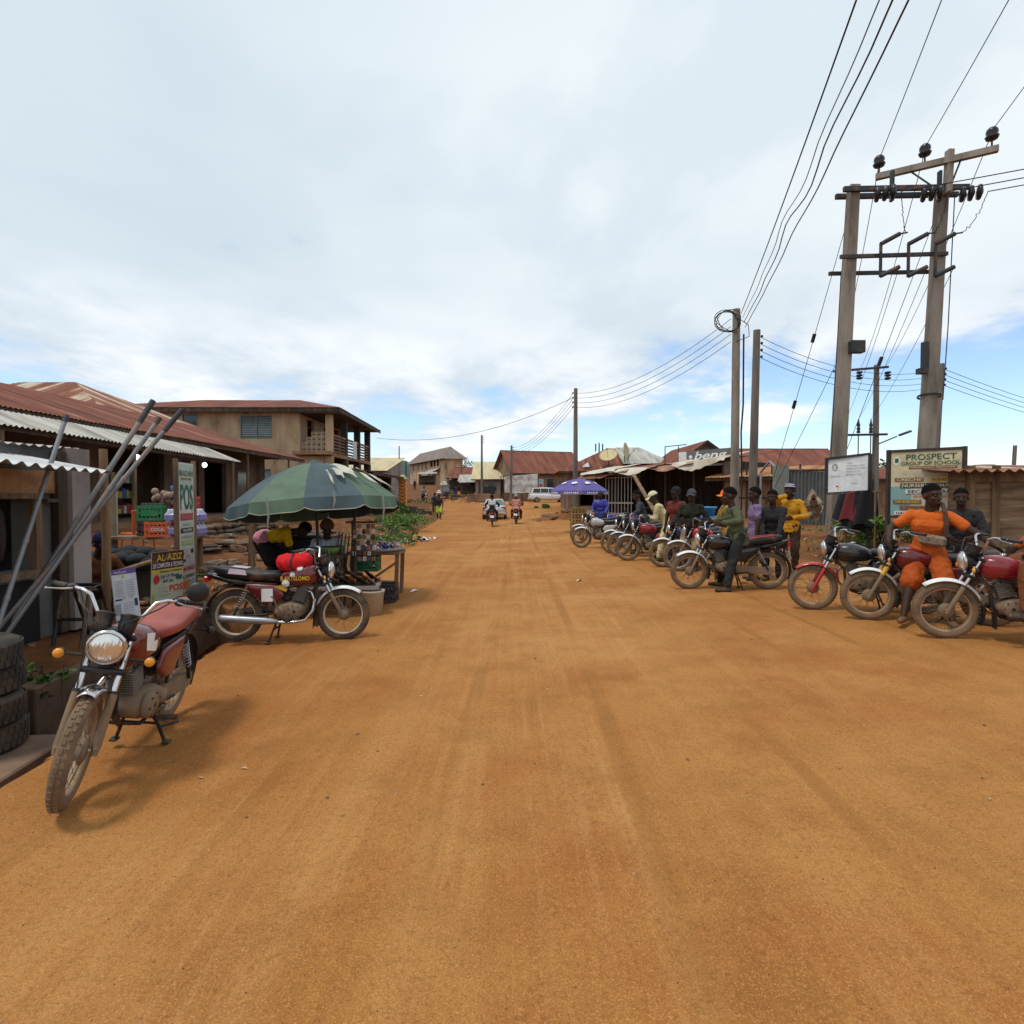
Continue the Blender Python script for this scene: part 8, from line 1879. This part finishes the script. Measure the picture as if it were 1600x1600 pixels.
# ------------------------------------------------------------------ cars
car_silver = M('car_silver', (.46, .47, .48), .28, .5, var=.05, dust=.22, dscale=1.5, coat=.5); car_white = M('car_white', (.66, .67, .68), .28, .0, var=.04, dust=.18, dscale=1.5, coat=.5); cglass = M('car_glass', (.10, .13, .15), .08, spec=.7); cglass_d = M('car_glass_dark', (.012, .013, .015), .08, spec=.6)
def car(label, loc, rz, paint_, glass_, L_, Wd, H, lower, roof_, bonnet, cat='car', name='parked_car'):
    """profiles are (x, z) seen from the side, front at +x; lower = belt line outline, roof_ = greenhouse outline"""
    root = thing(name, label, cat, loc, rz)
    def ring(x, z0, z1, w, n=16, e=4): return [V((x, w * math.copysign(abs(math.cos(t)) ** (2 / e), math.cos(t)), (z0 + z1) / 2 + (z1 - z0) / 2 * math.copysign(abs(math.sin(t)) ** (2 / e), math.sin(t)))) for t in [6.2832 * (k + .5) / n for k in range(n)]]
    m = MB(); m.loft([ring(x, z0, z1, w, 24) for x, z0, z1, w in lower], 0); m.build('body', paint_, root)
    m = MB(); m.loft([[V((x, y, z)) for y, z in ((w, zb_), (w * .86, zt * .985), (w * .7, zt), (-w * .7, zt), (-w * .86, zt * .985), (-w, zb_))] for x, zb_, zt, w in roof_], 0, smooth=False); m.build('cabin', paint_, root)
    xr0, xr1, xf1, xf0 = roof_[0], roof_[1], roof_[-2], roof_[-1]
    def gl(name, pts, out):
        m = MB(); o_ = V(out) * .012; m.add([V(p) + o_ for p in pts], [tuple(range(len(pts)))]); m.build(name, glass_, root)
    for nm, A_, B_, o_ in (('rear_window', xr0, xr1, (-1, 0, .6)), ('windscreen', xf0, xf1, (1, 0, .6))):
        a = .12; lo_ = V((A_[0], 0, A_[1])).lerp(V((B_[0], 0, B_[2])), a); hi = V((A_[0], 0, A_[1])).lerp(V((B_[0], 0, B_[2])), .86)
        gl(nm, [(lo_.x, -A_[3] * .86, lo_.z), (lo_.x, A_[3] * .86, lo_.z), (hi.x, B_[3] * .74, hi.z), (hi.x, -B_[3] * .74, hi.z)], o_)
    for s in (1, -1):
        zt = xr1[2]; zb_ = xr0[1]; n_ = 3 if cat == 'minivan' else 2; xa, xb = lerp(xr0[0], xr1[0], .55) + .1, lerp(xf0[0], xf1[0], .5) - .12
        for i in range(n_):
            x0, x1 = lerp(xa, xb, i / n_) + .03, lerp(xa, xb, (i + 1) / n_) - .03; w0, w1 = xr1[3] * .985, xr1[3] * .875; zl, zh = zb_ + .09, zt - .09
            gl('side_window', [(x0, s * (w0 + .004), zl), (x1, s * (w0 + .004), zl), (x1 - (.12 if i == n_ - 1 else 0), s * (w1 + .004), zh), (x0 + (.12 if i == 0 else 0), s * (w1 + .004), zh)], (0, s, .1))
    for x in (-L_ * .5 + L_ * .19, L_ * .5 - L_ * .19):
        for s in (1, -1):
            w_ = MB(); w_.lathe([(.20, -.1), (.29, -.1), (.315, -.07), (.315, .07), (.29, .1), (.2, .1)], (x, s * (Wd / 2 - .10), .315), (0, 1, 0), 24); t_ = w_.build('wheel', rubber, root)
            w_ = MB(); w_.lathe([(0, .07), (.08, .095), (.2, .088), (.215, .1), (.2, .05)], (x, s * (Wd / 2 - .10), .315), (0, s, 0), 18); w_.build('rim', alu, t_)
    for s in (1, -1):
        m = MB(); m.box((-L_ / 2 + .06, s * (Wd / 2 - .22), .80), (.10, .34, .17), None, 0, .03); m.build('tail_light', redlens, root)
        m = MB(); m.box((L_ / 2 - .10, s * (Wd / 2 - .25), .68), (.12, .34, .14), None, 0, .03); m.build('headlight', lens, root)
        m = MB(); m.box((xf0[0] - .25, s * (Wd / 2 + .08), xr0[1] + .06), (.10, .18, .13), None, 0, .03); m.build('wing_mirror', paint_, root)
    m = MB(); m.box((-L_ / 2 + .0, 0, .42), (.14, Wd * .94, .22), None, 0, .05); m.build('rear_bumper', M('bumper_dusty', (.40, .33, .27), .5, dust=.3), root)
    m = MB(); m.box((-L_ / 2 - .005, 0, .70), (.02, .48, .13), None, 0, .004); m.build('number_plate', white_paint, root)
    return root
sp_ = gp(781, 812); sp_.y += 2.2; sp_.x -= .42
car('silver saloon car driving away between the two motorcycles', (sp_.x, sp_.y, ground(sp_.x, sp_.y)), math.pi / 2 + .02, car_silver, cglass, 4.4, 1.72, 1.42,
    [(-2.2, .42, .80, .62), (-2.15, .30, .92, .80), (-1.9, .24, .98, .85), (-.9, .22, .96, .86), (.6, .22, .94, .86), (1.3, .24, .90, .85), (1.9, .27, .80, .82), (2.15, .34, .68, .72), (2.2, .40, .6, .6)],
    [(-1.72, .95, .96, .76), (-1.05, .95, 1.40, .72), (.15, .95, 1.42, .72), (1.05, .93, .95, .76)], 1, name='saloon_car')
mv = gp(856, 785)
car('white minivan parked side on before the rust red gable house', (mv.x + .1, mv.y + .5, ground(mv.x, mv.y + .5)), .06, car_white, cglass_d, 4.6, 1.76, 1.72,
    [(-2.3, .42, .86, .66), (-2.24, .30, 1.0, .82), (-1.8, .24, 1.06, .87), (0, .22, 1.04, .88), (1.2, .24, 1.0, .87), (1.85, .28, .90, .84), (2.2, .34, .74, .74), (2.3, .42, .62, .6)],
    [(-2.18, 1.02, 1.03, .80), (-1.9, 1.02, 1.66, .74), (-.2, 1.02, 1.72, .75), (.5, 1.02, 1.66, .75), (1.45, 1.0, 1.01, .80)], 1, cat='minivan', name='minivan')
# tricycle loaded with white sacks on the bend
tq = gp(695, 779); tri = thing('motor_tricycle', 'dark motor tricycle with pale sacks on its roof coming round the bend', 'tricycle', tq, -1.25)
m = MB(); m.loft([[V((x, y * w, z0 + (z1 - z0) * t)) for y, t in ((1, 0), (1, .9), (.85, 1), (-.85, 1), (-1, .9), (-1, 0))] for x, w, z0, z1 in ((-1.2, .62, .35, .95), (-.9, .65, .30, 1.0), (.2, .62, .30, .7), (.9, .35, .4, .95), (1.15, .22, .5, .9))], 0, smooth=False); m.build('body', M('tricycle_dark', (.05, .03, .025), .5, dust=.3), tri)
m = MB(); m.box((-.25, 0, 1.72), (1.9, 1.25, .08), None, 0, .03); m.build('roof', M('tricycle_roof', (.30, .22, .10), .7), tri)
for x, y in ((-1.1, .58), (-1.1, -.58), (.65, .45), (.65, -.45)): m = MB(); m.tube([(x, y, .9), (x * .9, y, 1.7)], .025, 6); m.build('roof_post', iron, tri)
for x, y in ((-.8, .6), (-.8, -.6), (.95, 0)): m = MB(); m.lathe([(.1, -.05), (.24, -.05), (.25, 0), (.24, .05), (.1, .05)], (x, y, .25), (0, 1, 0), 16); m.build('wheel', rubber, tri)
m = MB(); m.add([(.82, -.45, .98), (.82, .45, .98), (.62, .45, 1.66), (.62, -.45, 1.66)], [(0, 1, 2, 3)]); m.build('windscreen', cglass, tri)
for i, (x, y, z) in enumerate(((-.6, -.25, 1.9), (-.6, .28, 1.9), (.1, 0, 1.9), (-.35, 0, 2.17))):
    m = MB(); m.ell((0, 0, 0), (.36, .25, .15), None, 0, 14, 9); o = m.build('sack', C('sack_white', (.50, .49, .46))); hv = Matrix.Rotation(-1.25, 3, 'Z') @ V((x, y, 0)); o.location = tq + hv + V((0, 0, z)); o.rotation_euler = (0, 0, -1.25 + .2 * i); tag(o, 'pale sack roped on the tricycle roof', 'sack', 'sacks on the tricycle')
for ob in scene.objects:
    for k in ('_tank', '_seat', '_hc'):
        if k in ob.keys(): del ob[k]
# ------------------------------------------------------------------ camera, sun, sky
cam = bpy.data.cameras.new('camera'); co = bpy.data.objects.new('camera', cam); COL.objects.link(co)
co.location = (0, 0, CAM_Z); co.rotation_euler = (R(90) - PITCH, 0, 0)
cam.sensor_width = 36; cam.lens = 36 * F / 1600; cam.clip_start = .05; cam.clip_end = 6000
scene.camera = co

SUN_DIR = V((-.33, -.20, .92)).normalized()      # towards the sun
sl = bpy.data.lights.new('sun', 'SUN'); sl.energy = SUN_E; sl.angle = R(12); sl.color = (1, .95, .87)
so = bpy.data.objects.new('sun', sl); COL.objects.link(so)
so.rotation_euler = SUN_DIR.to_track_quat('Z', 'Y').to_euler()
elev = math.asin(SUN_DIR.z); rot = math.atan2(SUN_DIR.x, SUN_DIR.y)

w = bpy.data.worlds.new('World'); scene.world = w; w.use_nodes = True
nt = w.node_tree; N = nt.nodes; L = nt.links
bg = N['Background']; bg.inputs['Strength'].default_value = 1.0
sky = N.new('ShaderNodeTexSky'); sky.sky_type = 'NISHITA'; sky.sun_disc = False
sky.sun_elevation = elev; sky.sun_rotation = rot; sky.air_density = 1.0; sky.dust_density = .5; sky.ozone_density = 1.2
tc = N.new('ShaderNodeTexCoord')
sx = N.new('ShaderNodeSeparateXYZ'); L.new(tc.outputs['Generated'], sx.inputs[0])
def math_(op, a, b=None, c=None):
    n = N.new('ShaderNodeMath'); n.operation = op
    for i, q in enumerate((a, b, c)):
        if q is None: continue
        if isinstance(q, (int, float)): n.inputs[i].default_value = q
        else: L.new(q, n.inputs[i])
    return n.outputs[0]
def rng_(v, a, b, c, d, smooth=True):
    r = N.new('ShaderNodeMapRange'); r.interpolation_type = 'SMOOTHSTEP' if smooth else 'LINEAR'
    L.new(v, r.inputs[0])
    for i, x in zip((1, 2, 3, 4), (a, b, c, d)): r.inputs[i].default_value = x
    return r.outputs[0]
def mixc(f, a, b):
    x = N.new('ShaderNodeMix'); x.data_type = 'RGBA'
    if isinstance(f, float): x.inputs[0].default_value = f
    else: L.new(f, x.inputs[0])
    for k, q in ((6, a), (7, b)):
        if isinstance(q, tuple): x.inputs[k].default_value = (*q, 1)
        else: L.new(q, x.inputs[k])
    return x.outputs[2]
zc = math_('MAXIMUM', sx.outputs[2], 0.0)
den = math_('ADD', zc, .16)
cx = math_('DIVIDE', sx.outputs[0], den); cy = math_('DIVIDE', sx.outputs[1], den)
cv = N.new('ShaderNodeCombineXYZ'); L.new(cx, cv.inputs[0]); L.new(cy, cv.inputs[1])
def cn(scale, det, ro, off, sc=(1, 1, 1), dist=0.0):
    mp = N.new('ShaderNodeMapping'); mp.inputs['Location'].default_value = off; mp.inputs['Scale'].default_value = sc
    L.new(cv.outputs[0], mp.inputs[0])
    n = N.new('ShaderNodeTexNoise'); n.inputs['Scale'].default_value = scale; n.inputs['Detail'].default_value = det; n.inputs['Roughness'].default_value = ro
    n.inputs['Distortion'].default_value = dist
    L.new(mp.outputs[0], n.inputs['Vector']); return n.outputs['Fac']
n_big = cn(.55, 4, .5, (3.1, 1.7, 0)); n_mid = cn(1.35, 9, .55, (7.3, 2.2, 0), (1, .8, 1), .2); n_fine = cn(3.2, 8, .60, (1.1, 9.4, 0), (1, .8, 1), .25)
# cover: a nearly closed bright deck overhead and to the left, broken low down and to the right
azx = sx.outputs[0]
low = rng_(sx.outputs[2], .30, .06, 0., 1.)           # 1 near the horizon
right = rng_(azx, .02, .55, 0., 1.)
brk = math_('ADD', math_('MULTIPLY', low, .185), math_('MULTIPLY', math_('MULTIPLY', right, rng_(sx.outputs[2], .40, .22, 0., 1.)), .10))
dens = math_('ADD', math_('ADD', math_('MULTIPLY', n_mid, .62), math_('MULTIPLY', n_fine, .22)), math_('MULTIPLY', n_big, .25))
cov = math_('SUBTRACT', math_('ADD', dens, .22), brk)
fac = rng_(cov, .53, .655, 0., 1.)
thick = rng_(math_('ADD', math_('MULTIPLY', n_fine, .45), math_('MULTIPLY', n_mid, .55)), .36, .66, 0., 1.)
skyc = N.new('ShaderNodeMix'); skyc.data_type = 'RGBA'; skyc.blend_type = 'MULTIPLY'; skyc.inputs[0].default_value = 1.0
L.new(sky.outputs[0], skyc.inputs[6]); skyc.inputs[7].default_value = (SKY_S * .95, SKY_S * 1.0, SKY_S * 1.08, 1)
deck = mixc(rng_(n_big, .35, .65, 0., 1.), (.56, .645, .71), (.71, .77, .80))
lowc = mixc(thick, (.56, .64, .72), (.88, .90, .92))
cloud = mixc(rng_(sx.outputs[2], .34, .15, 0., 1.), deck, lowc)
# the deck has soft grey folds of its own
cloud = mixc(math_('MULTIPLY', rng_(n_mid, .56, .38, 0., 1.), .5), cloud, (.50, .59, .67))
final = mixc(fac, skyc.outputs[2], cloud)
L.new(final, bg.inputs['Color'])
bg.inputs['Strength'].default_value = WORLD_S

vs = scene.view_settings; vs.view_transform = 'Standard'; vs.look = 'None'; vs.exposure = EXPO; vs.gamma = 1.0
scene.display_settings.display_device = 'sRGB'
scene.cycles.use_denoising = True
scene.cycles.max_bounces = 6; scene.cycles.diffuse_bounces = 3; scene.cycles.glossy_bounces = 3; scene.cycles.transmission_bounces = 4
scene.cycles.sample_clamp_indirect = 6
